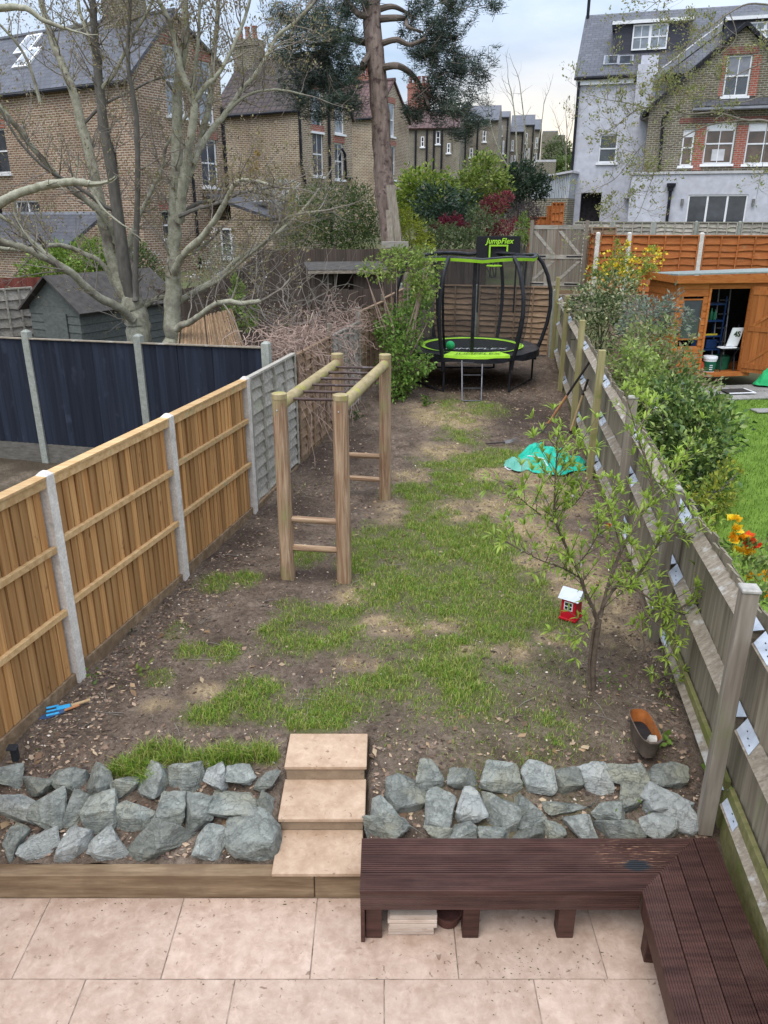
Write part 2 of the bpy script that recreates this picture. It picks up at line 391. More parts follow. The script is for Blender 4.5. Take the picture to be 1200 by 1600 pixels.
def net_mat():
    m, t, b = newmat('net')
    b.inputs['Base Color'].default_value = (.012, .012, .014, 1); b.inputs['Roughness'].default_value = .8
    tc = nn(t, 'ShaderNodeTexCoord')
    f = noise_node(t, tc.outputs['Object'], 2.5, 3, .5)
    tp = nn(t, 'ShaderNodeBsdfTransparent')
    mx = nn(t, 'ShaderNodeMixShader')
    t.links.new(mrange(t, f, .3, .7, .24, .40), mx.inputs[0])
    o = [n for n in t.nodes if n.type == 'OUTPUT_MATERIAL'][0]
    t.links.new(tp.outputs[0], mx.inputs[1]); t.links.new(b.outputs[0], mx.inputs[2]); t.links.new(mx.outputs[0], o.inputs[0])
    return m
MT['net'] = net_mat()

def rock_mat():
    m, t, b = newmat('rock')
    v, rnd = coords(t, 'Object')
    f = noise_node(t, v, 9, 10, .75); f2 = noise_node(t, v, 3.2, 4, .6); f3 = noise_node(t, v, 30, 6, .75)
    mp = nn(t, 'ShaderNodeMapping'); mp.inputs['Scale'].default_value = (3, 5, 30); mp.inputs['Rotation'].default_value = (.5, .35, 0)
    t.links.new(v, mp.inputs['Vector'])
    f4 = noise_node(t, mp.outputs[0], 2, 6, .7, .6)
    vo = nn(t, 'ShaderNodeTexVoronoi', feature='DISTANCE_TO_EDGE'); vo.inputs['Scale'].default_value = 11
    wv = nn(t, 'ShaderNodeVectorMath', operation='ADD'); cbn = nn(t, 'ShaderNodeCombineXYZ')
    for i in range(3): t.links.new(math2(t, 'MULTIPLY', f, .25), cbn.inputs[i])
    t.links.new(v, wv.inputs[0]); t.links.new(cbn.outputs[0], wv.inputs[1]); t.links.new(wv.outputs[0], vo.inputs['Vector'])
    crack = mrange(t, vo.outputs['Distance'], 0, .04, 1, 0)
    c = mixc(t, mrange(t, f, .36, .64), (.14, .15, .128), (.37, .38, .33))
    c = mixc(t, mrange(t, f2, .50, .68, 0, .8), c, (.34, .325, .235))
    c = mixc(t, mrange(t, rnd, .72, .95, 0, .5), c, (.42, .42, .40))
    c = mixc(t, mrange(t, rnd, .22, .05, 0, .5), c, (.20, .20, .16))
    c = mixc(t, mrange(t, f4, .56, .68, 0, .5), c, (.10, .115, .11))
    c = mixc(t, mrange(t, f3, .60, .72, 0, .6), c, (.52, .53, .50))
    c = mixc(t, math2(t, 'MULTIPLY', crack, mrange(t, f2, .4, .6, 0, .55)), c, (.11, .12, .112))
    k = mrange(t, rnd, 0, 1, .8, 1.25)
    n = nn(t, 'ShaderNodeVectorMath', operation='SCALE'); t.links.new(c, n.inputs[0]); t.links.new(k, n.inputs['Scale'])
    t.links.new(n.outputs[0], b.inputs['Base Color']); b.inputs['Roughness'].default_value = .75; b.inputs['Specular IOR Level'].default_value = .25
    h = math2(t, 'ADD', math2(t, 'MULTIPLY', f, 1.2), math2(t, 'SUBTRACT', math2(t, 'MULTIPLY', f4, .9), math2(t, 'MULTIPLY', crack, .1)))
    bump(t, b, h, 1.0, .035)
    return m
MT['rock'] = rock_mat()

def travertine(name, a, bcol, pit=True, stain=(.40, .27, .165)):
    m, t, b = newmat(name)
    v, rnd = coords(t, 'Object')
    f = noise_node(t, v, 7, 9, .72, .2); f2 = noise_node(t, v, 1.6, 4, .6); f3 = noise_node(t, v, 24, 4, .55, .5)
    f5 = noise_node(t, v, 11, 6, .7, 1.0)
    c = mixc(t, mrange(t, f, .34, .66), a, bcol)
    c = mixc(t, mrange(t, f2, .58, .80, 0, .22), c, stain)
    c = mixc(t, mrange(t, f5, .50, .66, 0, .28), c, tuple(min(.85, x * 1.3) for x in bcol))
    pits = mrange(t, f3, .64, .68)
    pits2 = math2(t, 'MULTIPLY', pits, mrange(t, f2, .38, .58, .25, 1))
    c = mixc(t, math2(t, 'MULTIPLY', pits2, .75), c, (.15, .085, .05))
    k = mrange(t, rnd, 0, 1, .90, 1.06)
    n = nn(t, 'ShaderNodeVectorMath', operation='SCALE'); t.links.new(c, n.inputs[0]); t.links.new(k, n.inputs['Scale'])
    t.links.new(n.outputs[0], b.inputs['Base Color']); b.inputs['Roughness'].default_value = .7
    bump(t, b, math2(t, 'SUBTRACT', math2(t, 'MULTIPLY', f, .3), pits2), .35, .006)
    return m
MT['travertine'] = travertine('travertine', (.335, .225, .16), (.495, .365, .28))
MT['step_stone'] = travertine('step_stone', (.36, .23, .14), (.52, .37, .25))
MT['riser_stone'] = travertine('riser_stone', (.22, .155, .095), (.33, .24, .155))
MT['joint'] = mat('joint', (.07, .055, .042), (.42, .33, .26), .95, 9, vary=0, kind='Object')

def bench_mat():
    m, t, b = newmat('bench_stain')
    v, rnd = coords(t, 'Object', (.6, 9, 9))
    f = noise_node(t, v, 3, 6, .65)
    c = mixc(t, mrange(t, f, .35, .68), (.036, .015, .011), (.090, .040, .030))
    v2, _ = coords(t, 'Object', (1, 1, 1))
    f2 = noise_node(t, v2, 1.5, 5, .6)
    c = mixc(t, mrange(t, f2, .5, .72, 0, .35), c, (.165, .095, .075))
    k = mrange(t, rnd, 0, 1, .85, 1.1)
    n = nn(t, 'ShaderNodeVectorMath', operation='SCALE'); t.links.new(c, n.inputs[0]); t.links.new(k, n.inputs['Scale'])
    # worn patch: bare wood scratches round a dark scorch at the corner of the seat
    geo = nn(t, 'ShaderNodeNewGeometry')
    def blob(cx, cy, rx, ry):
        mp = nn(t, 'ShaderNodeMapping'); mp.vector_type = 'POINT'
        mp.inputs['Location'].default_value = (-cx / rx, -cy / ry, 0); mp.inputs['Scale'].default_value = (1 / rx, 1 / ry, 0)
        t.links.new(geo.outputs['Position'], mp.inputs['Vector'])
        ln = nn(t, 'ShaderNodeVectorMath', operation='LENGTH'); t.links.new(mp.outputs[0], ln.inputs[0])
        return ln.outputs['Value']
    mp2 = nn(t, 'ShaderNodeMapping'); mp2.inputs['Scale'].default_value = (4, 60, 4)
    t.links.new(geo.outputs['Position'], mp2.inputs['Vector'])
    fs = noise_node(t, mp2.outputs[0], 2.2, 4, .6)
    worn = math2(t, 'MULTIPLY', mrange(t, blob(1.62, 3.90, .30, .15), .55, 1.0, 1, 0), mrange(t, fs, .56, .66))
    c = mixc(t, math2(t, 'MULTIPLY', worn, .8), n.outputs[0], (.44, .25, .14))
    dist_ = math2(t, 'ADD', blob(1.63, 3.80, .10, .055), math2(t, 'MULTIPLY', fs, .7))
    c = mixc(t, mrange(t, dist_, 1.0, 1.4, 1, 0), c, (.022, .025, .028))
    t.links.new(c, b.inputs['Base Color']); b.inputs['Roughness'].default_value = .55; b.inputs['Specular IOR Level'].default_value = .25
    bump(t, b, f, .25, .004)
    return m
MT['bench'] = bench_mat()

def soil_mat():
    m, t, b = newmat('soil')
    tc = nn(t, 'ShaderNodeTexCoord'); v = tc.outputs['Object']
    at = nn(t, 'ShaderNodeAttribute'); at.attribute_name = 'cover'
    sp = nn(t, 'ShaderNodeSeparateColor'); t.links.new(at.outputs['Color'], sp.inputs[0])
    f = noise_node(t, v, 3.0, 8, .7); f2 = noise_node(t, v, 22, 5, .7); f3 = noise_node(t, v, 55, 3, .6)
    c = mixc(t, mrange(t, f, .35, .66), (.115, .082, .058), (.29, .218, .16))
    c = mixc(t, mrange(t, f2, .38, .70, 0, .75), c, (.052, .034, .024))
    c = mixc(t, mrange(t, f3, .63, .72, 0, .5), c, (.38, .29, .215))
    c = mixc(t, math2(t, 'MULTIPLY', sp.outputs[2], .75), c, (.052, .034, .026))
    straw = mixc(t, mrange(t, f2, .35, .65), (.33, .235, .125), (.54, .41, .24))
    c = mixc(t, math2(t, 'MULTIPLY', sp.outputs[1], mrange(t, f2, .22, .48)), c, straw)
    gcol = mixc(t, mrange(t, f2, .3, .7), (.09, .115, .025), (.19, .215, .06))
    c = mixc(t, math2(t, 'MULTIPLY', sp.outputs[0], .78), c, gcol)
    t.links.new(c, b.inputs['Base Color']); b.inputs['Roughness'].default_value = .95
    b.inputs['Specular IOR Level'].default_value = .2
    bump(t, b, math2(t, 'ADD', f2, math2(t, 'MULTIPLY', f3, .5)), 1.0, .05)
    return m
MT['soil'] = soil_mat()
MT['terrain'] = mat('terrain', (.10, .075, .05), (.10, .12, .04), .95, .8, vary=0, kind='Object')
MT['lawn'] = mat('lawn', (.10, .17, .02), (.16, .25, .035), .95, 2.5, vary=0, kind='Object', fine=8)

# ------------------------------------------------------------------ builders
def tag(o, label=None, cat=None, group=None, kind=None):
    if label: o['label'] = label
    if cat: o['category'] = cat
    if group: o['group'] = group
    if kind: o['kind'] = kind
    return o
def empty(name, loc, label, cat, group=None):
    o = bpy.data.objects.new(name, None); col.objects.link(o)
    o.location = loc; o.empty_display_size = .2
    return tag(o, label, cat, group)
def wloc(o):
    v = Vector((0, 0, 0))
    while o is not None:
        v += o.location; o = o.parent
    return v
def auto_uv(me):
    n = len(me.loops)
    if n == 0: return
    uvl = me.uv_layers.new(name='uv')
    co = np.empty(len(me.vertices) * 3, 'f'); me.vertices.foreach_get('co', co); co = co.reshape(-1, 3)
    li = np.empty(n, 'i'); me.loops.foreach_get('vertex_index', li)
    pn = np.empty(len(me.polygons) * 3, 'f'); me.polygons.foreach_get('normal', pn); pn = pn.reshape(-1, 3)
    lt = np.empty(len(me.polygons), 'i'); me.polygons.foreach_get('loop_total', lt)
    nr = np.repeat(pn, lt, axis=0)
    t = np.stack([-nr[:, 1], nr[:, 0], np.zeros(n)], 1)
    ln = np.linalg.norm(t, axis=1)
    t[ln < .05] = (1, 0, 0); ln[ln < .05] = 1
    t /= ln[:, None]
    bb = np.cross(nr, t)
    p = co[li]
    uv = np.stack([(p * t).sum(1), (p * bb).sum(1)], 1).astype('f')
    uvl.data.foreach_set('uv', uv.ravel())
class MB:
    def __init__(s): s.v = []; s.f = []
    def bx(s, o, a, b, c):
        """box from a corner and three edge vectors"""
        i = len(s.v); o = Vector(o)
        s.v += [o, o + a, o + a + b, o + b, o + c, o + a + c, o + a + b + c, o + b + c]
        fs = [(0, 3, 2, 1), (4, 5, 6, 7), (0, 1, 5, 4), (1, 2, 6, 5), (2, 3, 7, 6), (3, 0, 4, 7)]
        if a.cross(b).dot(c) < 0: fs = [tuple(reversed(q)) for q in fs]
        s.f += [tuple(i + k for k in q) for q in fs]
        return s
    def cb(s, c, a, b, d):
        """box from its centre and three full edge vectors"""
        return s.bx(Vector(c) - (a + b + d) / 2, a, b, d)
    def ab(s, x0, y0, z0, x1, y1, z1):
        return s.bx(V(x0, y0, z0), V(x1 - x0, 0), V(0, y1 - y0), V(0, 0, z1 - z0))
    def tube(s, pts, rad, n=6, cap=True):
        pts = [Vector(p) for p in pts]
        if not hasattr(rad, '__len__'): rad = [rad] * len(pts)
        i0 = len(s.v); prev = None
        for k, p in enumerate(pts):
            d = (pts[min(k + 1, len(pts) - 1)] - pts[max(k - 1, 0)])
            if d.length < 1e-9: d = V(0, 0, 1)
            d.normalize()
            if prev is None:
                x = d.orthogonal().normalized()
            else:
                x = (prev - d * prev.dot(d))
                x = x.normalized() if x.length > 1e-6 else d.orthogonal().normalized()
            prev = x; y = d.cross(x)
            for j in range(n):
                a = 2 * math.pi * j / n
                s.v.append(p + (x * math.cos(a) + y * math.sin(a)) * rad[k])
        for k in range(len(pts) - 1):
            for j in range(n):
                a = i0 + k * n + j; b = i0 + k * n + (j + 1) % n
                s.f.append((a, b, b + n, a + n))
        if cap:
            s.f.append(tuple(i0 + j for j in reversed(range(n))))
            e = i0 + (len(pts) - 1) * n
            s.f.append(tuple(e + j for j in range(n)))
        return s
    def ring(s, c, r, rt, n=36, m=6, a0=0, a1=2 * math.pi):
        pts = [Vector(c) + V(math.cos(a) * r, math.sin(a) * r) for a in np.linspace(a0, a1, n + 1)]
        return s.tube(pts, rt, m, cap=False)
    def poly(s, pts):
        i = len(s.v); s.v += [Vector(p) for p in pts]; s.f.append(tuple(range(i, i + len(pts)))); return s
    def prism(s, pts, ex):
        pts = [Vector(p) for p in pts]; n = len(pts)
        nrm = V(0, 0)
        for k in range(n): nrm += (pts[k] - pts[0]).cross(pts[(k + 1) % n] - pts[0])
        if nrm.dot(ex) > 0: pts = pts[::-1]
        i = len(s.v); s.v += pts + [p + ex for p in pts]
        s.f.append(tuple(range(i, i + n))); s.f.append(tuple(i + n + k for k in reversed(range(n))))
        for k in range(n):
            q = (k + 1) % n
            s.f.append((i + q, i + k, i + n + k, i + n + q))
        return s
    def lathe(s, c, prof, n=20, ax=(1, 1)):
        i = len(s.v); c = Vector(c)
        for r, z in prof:
            for j in range(n):
                a = 2 * math.pi * j / n
                s.v.append(c + V(math.cos(a) * r * ax[0], math.sin(a) * r * ax[1], z))
        for k in range(len(prof) - 1):
            for j in range(n):
                a = i + k * n + j; b = i + k * n + (j + 1) % n
                s.f.append((a, b, b + n, a + n))
        return s
    def mesh(s, name, m, off=V(0, 0), smooth=False, bevel=0, uv=True):
        me = bpy.data.meshes.new(name)
        me.from_pydata([tuple(p - off) for p in s.v], [], s.f)
        if bevel:
            bm = bmesh.new(); bm.from_mesh(me)
            ed = [e for e in bm.edges if len(e.link_faces) == 2 and e.calc_face_angle(0) > .6]
            bmesh.ops.bevel(bm, geom=ed, offset=bevel, segments=1, profile=.5, affect='EDGES')
            bm.to_mesh(me); bm.free()
        me.update()
        if uv: auto_uv(me)
        if smooth:
            me.polygons.foreach_set('use_smooth', [True] * len(me.polygons))
            me.set_sharp_from_angle(angle=R(42))
        me.materials.append(MT[m] if isinstance(m, str) else m)
        return me
    def build(s, name, m, parent=None, smooth=False, bevel=0, uv=True, origin=None, kind=None):
        off = wloc(parent) if parent is not None else V(0, 0)
        loc = V(0, 0)
        if origin is not None:
            loc = Vector(origin) - off; off = Vector(origin)
        me = s.mesh(name, m, off, smooth, bevel, uv)
        o = bpy.data.objects.new(name, me); col.objects.link(o)
        o.location = loc
        if parent is not None: o.parent = parent
        if kind: o['kind'] = kind
        return o
def inst(me, name, parent, loc, rot=(0, 0, 0), scale=(1, 1, 1)):
    o = bpy.data.objects.new(name, me); col.objects.link(o)
    if parent is not None:
        o.parent = parent; o.location = Vector(loc) - wloc(parent)
    else: o.location = loc
    o.rotation_euler = rot; o.scale = scale
    return o
def npmesh(name, verts, faces, m, tint=None, smooth=False, attr='tint'):
    """verts (n,3), faces (m,k) as arrays; tint per vertex"""
    me = bpy.data.meshes.new(name)
    nv, nf, k = len(verts), len(faces), faces.shape[1]
    me.vertices.add(nv); me.vertices.foreach_set('co', np.asarray(verts, 'f').ravel())
    me.loops.add(nf * k); me.loops.foreach_set('vertex_index', np.asarray(faces, 'i').ravel())
    me.polygons.add(nf); me.polygons.foreach_set('loop_start', np.arange(0, nf * k, k, dtype='i'))
    if smooth: me.polygons.foreach_set('use_smooth', np.ones(nf, bool))
    me.update(calc_edges=True)
    if tint is not None:
        a = me.color_attributes.new(attr, 'FLOAT_COLOR', 'POINT')
        a.data.foreach_set('color', np.concatenate([tint, np.ones((nv, 1))], 1).astype('f').ravel())
    me.materials.append(MT[m])
    return me
def npobj(name, me, parent=None):
    o = bpy.data.objects.new(name, me); col.objects.link(o)
    if parent is not None:
        o.parent = parent; o.location = -wloc(parent)
    return o
def rdirs(n, rs):
    a = rs.randn(n, 3); return a / np.linalg.norm(a, axis=1)[:, None]
def leaves(pos, nrm, rs, size, asp=.5, pal=None, up=0.0, jitter=1.0, droop=0.0, axis=None):
    """pos (n,3): a folded four-point leaf at each point. Returns verts, faces, tints."""
    n = len(pos)
    d = (axis if axis is not None else nrm) + jitter * rdirs(n, rs)
    d[:, 2] += up
    d /= np.linalg.norm(d, axis=1)[:, None] + 1e-9
    q = rdirs(n, rs); q[:, 2] += .6
    s = np.cross(d, q); s /= np.linalg.norm(s, axis=1)[:, None] + 1e-9
    w = np.cross(s, d)
    L = size * (0.6 + 0.8 * rs.rand(n))[:, None]
    W = L * asp * (0.8 + .4 * rs.rand(n))[:, None]
    mid = pos + d * L * .45 + w * L * .06
    tip = pos + d * L - w * L * droop
    v = np.stack([pos, mid + s * W * .5, tip, mid - s * W * .5], 1).reshape(-1, 3)
    f = np.arange(n * 4).reshape(-1, 4)
    pal = np.asarray(pal)
    k = rs.randint(0, len(pal), n)
    c = pal[k] * (0.75 + .5 * rs.rand(n))[:, None]
    return v, f, np.repeat(c, 4, axis=0)
def blob_points(blobs, n, rs, shell=.55):
    """points spread in ellipsoids (cx,cy,cz,rx,ry,rz), denser towards the outside, gathered in clumps"""
    b = np.asarray(blobs, float)
    vol = (b[:, 3] * b[:, 4] * b[:, 5]) ** (2 / 3); vol /= vol.sum()
    k = rs.choice(len(b), n, p=vol)
    nc = max(6, n // 26)
    kc = rs.choice(len(b), nc, p=vol)
    dc = rdirs(nc, rs) * (shell + (1.06 - shell) * rs.rand(nc) ** .6)[:, None]
    cc = b[kc, :3] + dc * b[kc, 3:6]
    pick = rs.randint(0, nc, n)
    sp = (b[kc, 3:6].min(1) * .20)[pick][:, None]
    p = cc[pick] + rs.randn(n, 3) * sp
    free = rs.rand(n) < .25
    dd = rdirs(n, rs) * (shell + (1 - shell) * rs.rand(n))[:, None]
    p[free] = (b[k, :3] + dd * b[k, 3:6])[free]
    nr = (p - b[kc[pick], :3]) / b[kc[pick], 3:6] ** 1
    nr /= np.linalg.norm(nr, axis=1)[:, None] + 1e-9
    cl = rs.rand(nc)[pick]
    return p, nr, cl
def shrub(name, base, blobs, n, size, pal, label, cat, group=None, asp=.5, m='leaf', seed=0, shell=.5, up=.1, stems=6, stem_m='bark_dark', extra=None, jitter=.8, stem_r=.02, droop=.12):
    rs = np.random.RandomState(seed + 101)
    t = empty(name, base, label, cat, group)
    p, nr, cl = blob_points(blobs, n, rs, shell)
    v, f, c = leaves(p, nr, rs, size, asp, pal, up, jitter, droop)
    c = c * np.repeat(.82 + .36 * cl, 4)[:, None]
    npobj('foliage', npmesh('foliage', v, f, m, c), t)
    if stems:
        mb = MB()
        for i in range(stems):
            b = blobs[i % len(blobs)]
            e = V(*b[:3]) + V(*(rs.uniform(-.7, .7, 3) * np.array(b[3:6])))
            st = Vector(base) + V(rs.uniform(-.12, .12), rs.uniform(-.12, .12), -.05)
            md = st.lerp(e, .5) + V(rs.uniform(-.1, .1), rs.uniform(-.1, .1), .1)
            mb.tube([st, md, e], [stem_r, stem_r * .75, stem_r * .25], 5)
        mb.build('stem', stem_m, t, smooth=True, uv=False)
    if extra:
        nm, k, sz, pl, mm = extra
        p, nr, cl = blob_points(blobs, k, rs, .9)
        v, f, c = leaves(p + nr * .02, nr, rs, sz, .9, pl, .2, .8)
        npobj(nm, npmesh(nm, v, f, mm, c), t)['kind'] = 'stuff'
    return t
def smooth_line(pts, rad, sub=4):
    P = [np.array(p, float) for p in pts]; out = []; ro = []
    for i in range(len(P) - 1):
        p0 = P[max(i - 1, 0)]; p1 = P[i]; p2 = P[i + 1]; p3 = P[min(i + 2, len(P) - 1)]
        for k in range(sub):
            t = k / sub
            q = .5 * ((2 * p1) + (-p0 + p2) * t + (2 * p0 - 5 * p1 + 4 * p2 - p3) * t * t + (-p0 + 3 * p1 - 3 * p2 + p3) * t ** 3)
            out.append(Vector(q)); ro.append(rad[i] * (1 - t) + rad[i + 1] * t)
    out.append(Vector(P[-1])); ro.append(rad[-1])
    return out, ro
def grow(mb, tips, start, d, length, r, level, rs, wob=.25, up=.12, kids=3, nseg=5, n=4):
    """one branch with side branches, into a mesh builder; tip points are collected"""
    pts = [Vector(start)]; rad = [r]; d = Vector(d).normalized()
    for k in range(nseg):
        d = (d + V(*(rs.randn(3) * wob * .5)) + V(0, 0, up * .5)).normalized()
        pts.append(pts[-1] + d * length / nseg); rad.append(r * (1 - .75 * (k + 1) / nseg))
    mb.tube(pts, rad, n, cap=False)
    tips.append((pts[-1], d))
    if level > 0:
        for k in range(kids):
            j = rs.randint(1, nseg)
            a = (pts[j + 1] - pts[j]).normalized()
            s = a.orthogonal().normalized()
            s = Matrix.Rotation(rs.uniform(0, 6.28), 3, a) @ s
            nd = (a * .75 + s * rs.uniform(.45, .95)).normalized()
            grow(mb, tips, pts[j], nd, length * rs.uniform(.4, .7), max(rad[j] * .6, .0025), level - 1, rs, wob, up, kids, max(3, nseg - 1), max(3, n - 1))

# ------------------------------------------------------------------ ground
def grid_sheet(name, xs, ys, zf, m, kind='structure', covf=None, keep=None):
    X, Y = np.meshgrid(xs, ys)
    Zv = zf(X, Y)
    v = np.stack([X, Y, Zv], -1).reshape(-1, 3)
    ny, nx = X.shape
    i = np.arange(ny * nx).reshape(ny, nx)
    f = np.stack([i[:-1, :-1], i[:-1, 1:], i[1:, 1:], i[1:, :-1]], -1).reshape(-1, 4)
    if keep is not None:
        cx = (X[:-1, :-1] + X[1:, 1:]) / 2; cy = (Y[:-1, :-1] + Y[1:, 1:]) / 2
        f = f[keep(cx, cy).ravel()]
    cov = covf(X, Y).reshape(-1, 3) if covf is not None else None
    me = npmesh(name, v, f, m, cov, smooth=True, attr='cover')
    o = npobj(name, me); o['kind'] = kind
    return o
ter_x = np.concatenate([np.linspace(-1500, -60, 12)[:-1], np.arange(-60, 61, 1.5), np.linspace(60, 1500, 12)[1:]])
ter_y = np.concatenate([np.linspace(-600, -6, 8)[:-1], np.arange(-6, 60, .5), np.arange(60, 150, 6), np.linspace(160, 2600, 14)])
def terz(X, Y):
    z = terr(Y)
    z = np.where(Y < 20.5, z - .16, z)
    inside = (Y < 4.6)
    z = np.where(inside, -.2, z)
    return z
tag(grid_sheet('terrain', ter_x, ter_y, terz, 'terrain'))

GRASS = [(2.07,11.94,0.47,0.45),(1.43,11.72,0.51,0.43),(0.63,10.12,0.4,0.6),(0.16,8.64,0.47,0.65),(0.78,8.64,0.55,0.84),(1.23,8.46,0.43,0.72),(1.41,7.64,0.39,0.45),(0.96,7.35,0.48,0.35),(0.0,7.42,0.38,0.36),(0.59,6.95,0.33,0.28),(1.02,6.76,0.32,0.31),(1.43,6.89,0.29,0.27),(1.69,6.89,0.19,0.23),(0.24,6.35,0.31,0.22),(-0.24,6.35,0.3,0.2),(-0.79,7.01,0.26,0.21),(-0.8,6.47,0.31,0.23),(-1.07,6.64,0.16,0.16),(-0.06,5.74,0.31,0.21),(-0.43,5.42,0.32,0.19),(0.58,5.93,0.28,0.28),(0.71,5.51,0.27,0.23),(0.12,5.98,0.23,0.18),(-1.11,5.69,0.22,0.17),(-0.96,5.36,0.22,0.12),(-1.28,5.54,0.16,0.2),(-1.5,6.24,0.12,0.15),(-1.81,6.3,0.12,0.13),(-1.99,5.83,0.09,0.09),(-1.87,7.64,0.15,0.15),(-1.53,7.72,0.13,0.12),(-2.02,6.64,0.08,0.1),(1.69,6.58,0.17,0.18),(1.9,14.9,0.44,0.48),(1.35,14.43,0.31,0.36),(0.37,10.37,0.23,0.36),(-0.52,5.21,0.21,0.09),(0.49,6.47,0.22,0.16),(-0.39,6.95,0.16,0.13),(-1.43,5.34,0.19,0.12),(-0.3,8.12,0.19,0.24),(-0.91,8.29,0.19,0.17),(1.2,10.6,.4,.5),(.95,9.5,.4,.5)]
LUSH = [(-1.73,4.89,0.22,0.09),(-1.28,4.84,0.3,0.08),(-0.94,4.86,0.13,0.07),(-1.92,4.76,0.17,0.08),(-1.75,4.69,0.08,0.1)]
STRAW = [(1.03,9.66,0.35,0.36),(1.67,9.89,0.44,0.42),(2.12,8.64,0.35,0.41),(1.71,8.12,0.22,0.27),(0.0,6.76,0.29,0.18),(0.64,6.76,0.25,0.15),(1.21,6.3,0.24,0.18),(0.84,6.24,0.21,0.13),(2.2,9.89,0.44,0.46),(-0.34,7.35,0.2,0.2),(0.39,11.04,0.29,0.34),(0.96,12.27,0.42,0.4),(-1.88,5.42,0.14,0.1),(-1.55,5.64,0.14,0.11),(1.66,6.47,0.19,0.14),(1.79,9.03,0.32,0.4),(1.76,11.18,0.49,0.35),(1.95,7.5,0.17,0.44),(-0.23,6.03,0.2,0.12),(0.25,6.64,0.25,0.15),(1.23,14.43,0.74,0.91)]
DARK = [(-1.02,11.78,0.51,1.27),(-1.76,8.83,0.32,0.48),(2.7,14.43,0.92,1.6),(-1.21,9.66,0.52,0.67),(1.86,17.07,1.43,0.74),(-0.43,12.45,0.43,1.41),(-0.86,7.8,0.57,0.21),(2.22,6.47,0.25,0.69),(-2.04,8.29,0.3,0.34)]
def field(L, X, Y, soft=.55):
    m = np.zeros_like(X)
    wx = (fbm(X * 2.6, Y * 2.6) - .5) * .7; wy = (fbm(X * 2.6 + 40, Y * 2.6 + 9) - .5) * .7
    for cx, cy, rx, ry in L:
        d = np.sqrt(((X - cx) / rx + wx) ** 2 + ((Y - cy) / ry + wy) ** 2)
        m = np.maximum(m, 1 - sstep(1 - soft, 1 + soft * .55, d))
    return m
def cover(X, Y):
    g = field([(a, b, c * 1.22 + .03, d * 1.22 + .03) for a, b, c, d in GRASS + [(.9, 8.0, .75, 2.6), (1.2, 11.2, .55, 1.0), (.6, 6.6, .9, .5), (1.35, 14.2, .35, 1.5)]], X, Y, .7); l = field(LUSH, X, Y, .35); s = field([(a, b, c * 1.15, d * 1.15) for a, b, c, d in STRAW + [(2.3, 7.2, .35, .9), (2.35, 10.6, .4, .6), (.1, 9.6, .25, .4)]], X, Y, .7); d = field(DARK, X, Y, .8)
    br = sstep(.36, .58, fbm(X * 4.5, Y * 4.5))
    g = np.clip(g * (.55 + .75 * br), 0, 1) * (1 - .5 * sstep(.5, .68, fbm(X * 2.1 + 11, Y * 2.1 + 4)) * sstep(8.2, 6.2, Y))
    g = np.maximum(np.clip(g - .8 * s * (1 - g * .3), 0, 1), l)
    return np.stack([g, s * .9 * (.35 + .65 * sstep(.35, .6, fbm(X * 7 + 20, Y * 7))), np.clip(d - .4 * g, 0, 1)], -1)
ROCK_Y0, ROCK_Y1 = 4.05, 5.02
def soilz(X, Y):
    z = terr(Y)
    bank = .20 + (Y - ROCK_Y0) / (ROCK_Y1 - ROCK_Y0) * (.5 - .20)
    z = np.where(Y < ROCK_Y1, np.minimum(z, bank), z)
    z = z + (fbm(X * 5, Y * 5, 5) - .5) * .085 + (fbm(X * .8, Y * .8, 3) - .5) * .07 * sstep(5.1, 7, Y)
    z = z + (fbm(X * 16, Y * 16, 3) - .5) * .03
    # the flight of steps is cut into the bank
    cut = (X > -.76) & (X < -.12) & (Y < 5.07)
    z = np.where(cut, np.minimum(z, .10 + (Y > 4.32) * .13 + (Y > 4.71) * .10), z)
    return z
def lfx(Y):
    return np.interp(Y, [p[1] for p in LF], [p[0] for p in LF])
sx = np.arange(-3.6, 4.75, .035); sy = np.arange(4.05, 20.8, .045)
soil = grid_sheet('garden_soil', sx, sy, soilz, 'soil', covf=cover,
                  keep=lambda X, Y: (X > lfx(Y) - .12) & (X < rfx(Y) + .12))
# neighbours' ground
grid_sheet('neighbour_lawn', np.arange(1.4, 16, .25), np.arange(2, 16.0, .25), lambda X, Y: terr(np.maximum(Y, 4)) - .02 + (fbm(X, Y) - .5) * .04, 'lawn',
           keep=lambda X, Y: X > rfx(Y) + .1)
grid_sheet('neighbour_soil', np.arange(-16, 0.4, .2), np.arange(2, 20.4, .2), lambda X, Y: terr(np.maximum(Y, 4)) - .02 + (fbm(X * 2, Y * 2) - .5) * .06, 'soil',
           covf=lambda X, Y: np.stack([X * 0 + .1, X * 0, sstep(.4, .7, fbm(X, Y))], -1), keep=lambda X, Y: X < lfx(np.maximum(Y, 3.95)) - .1)

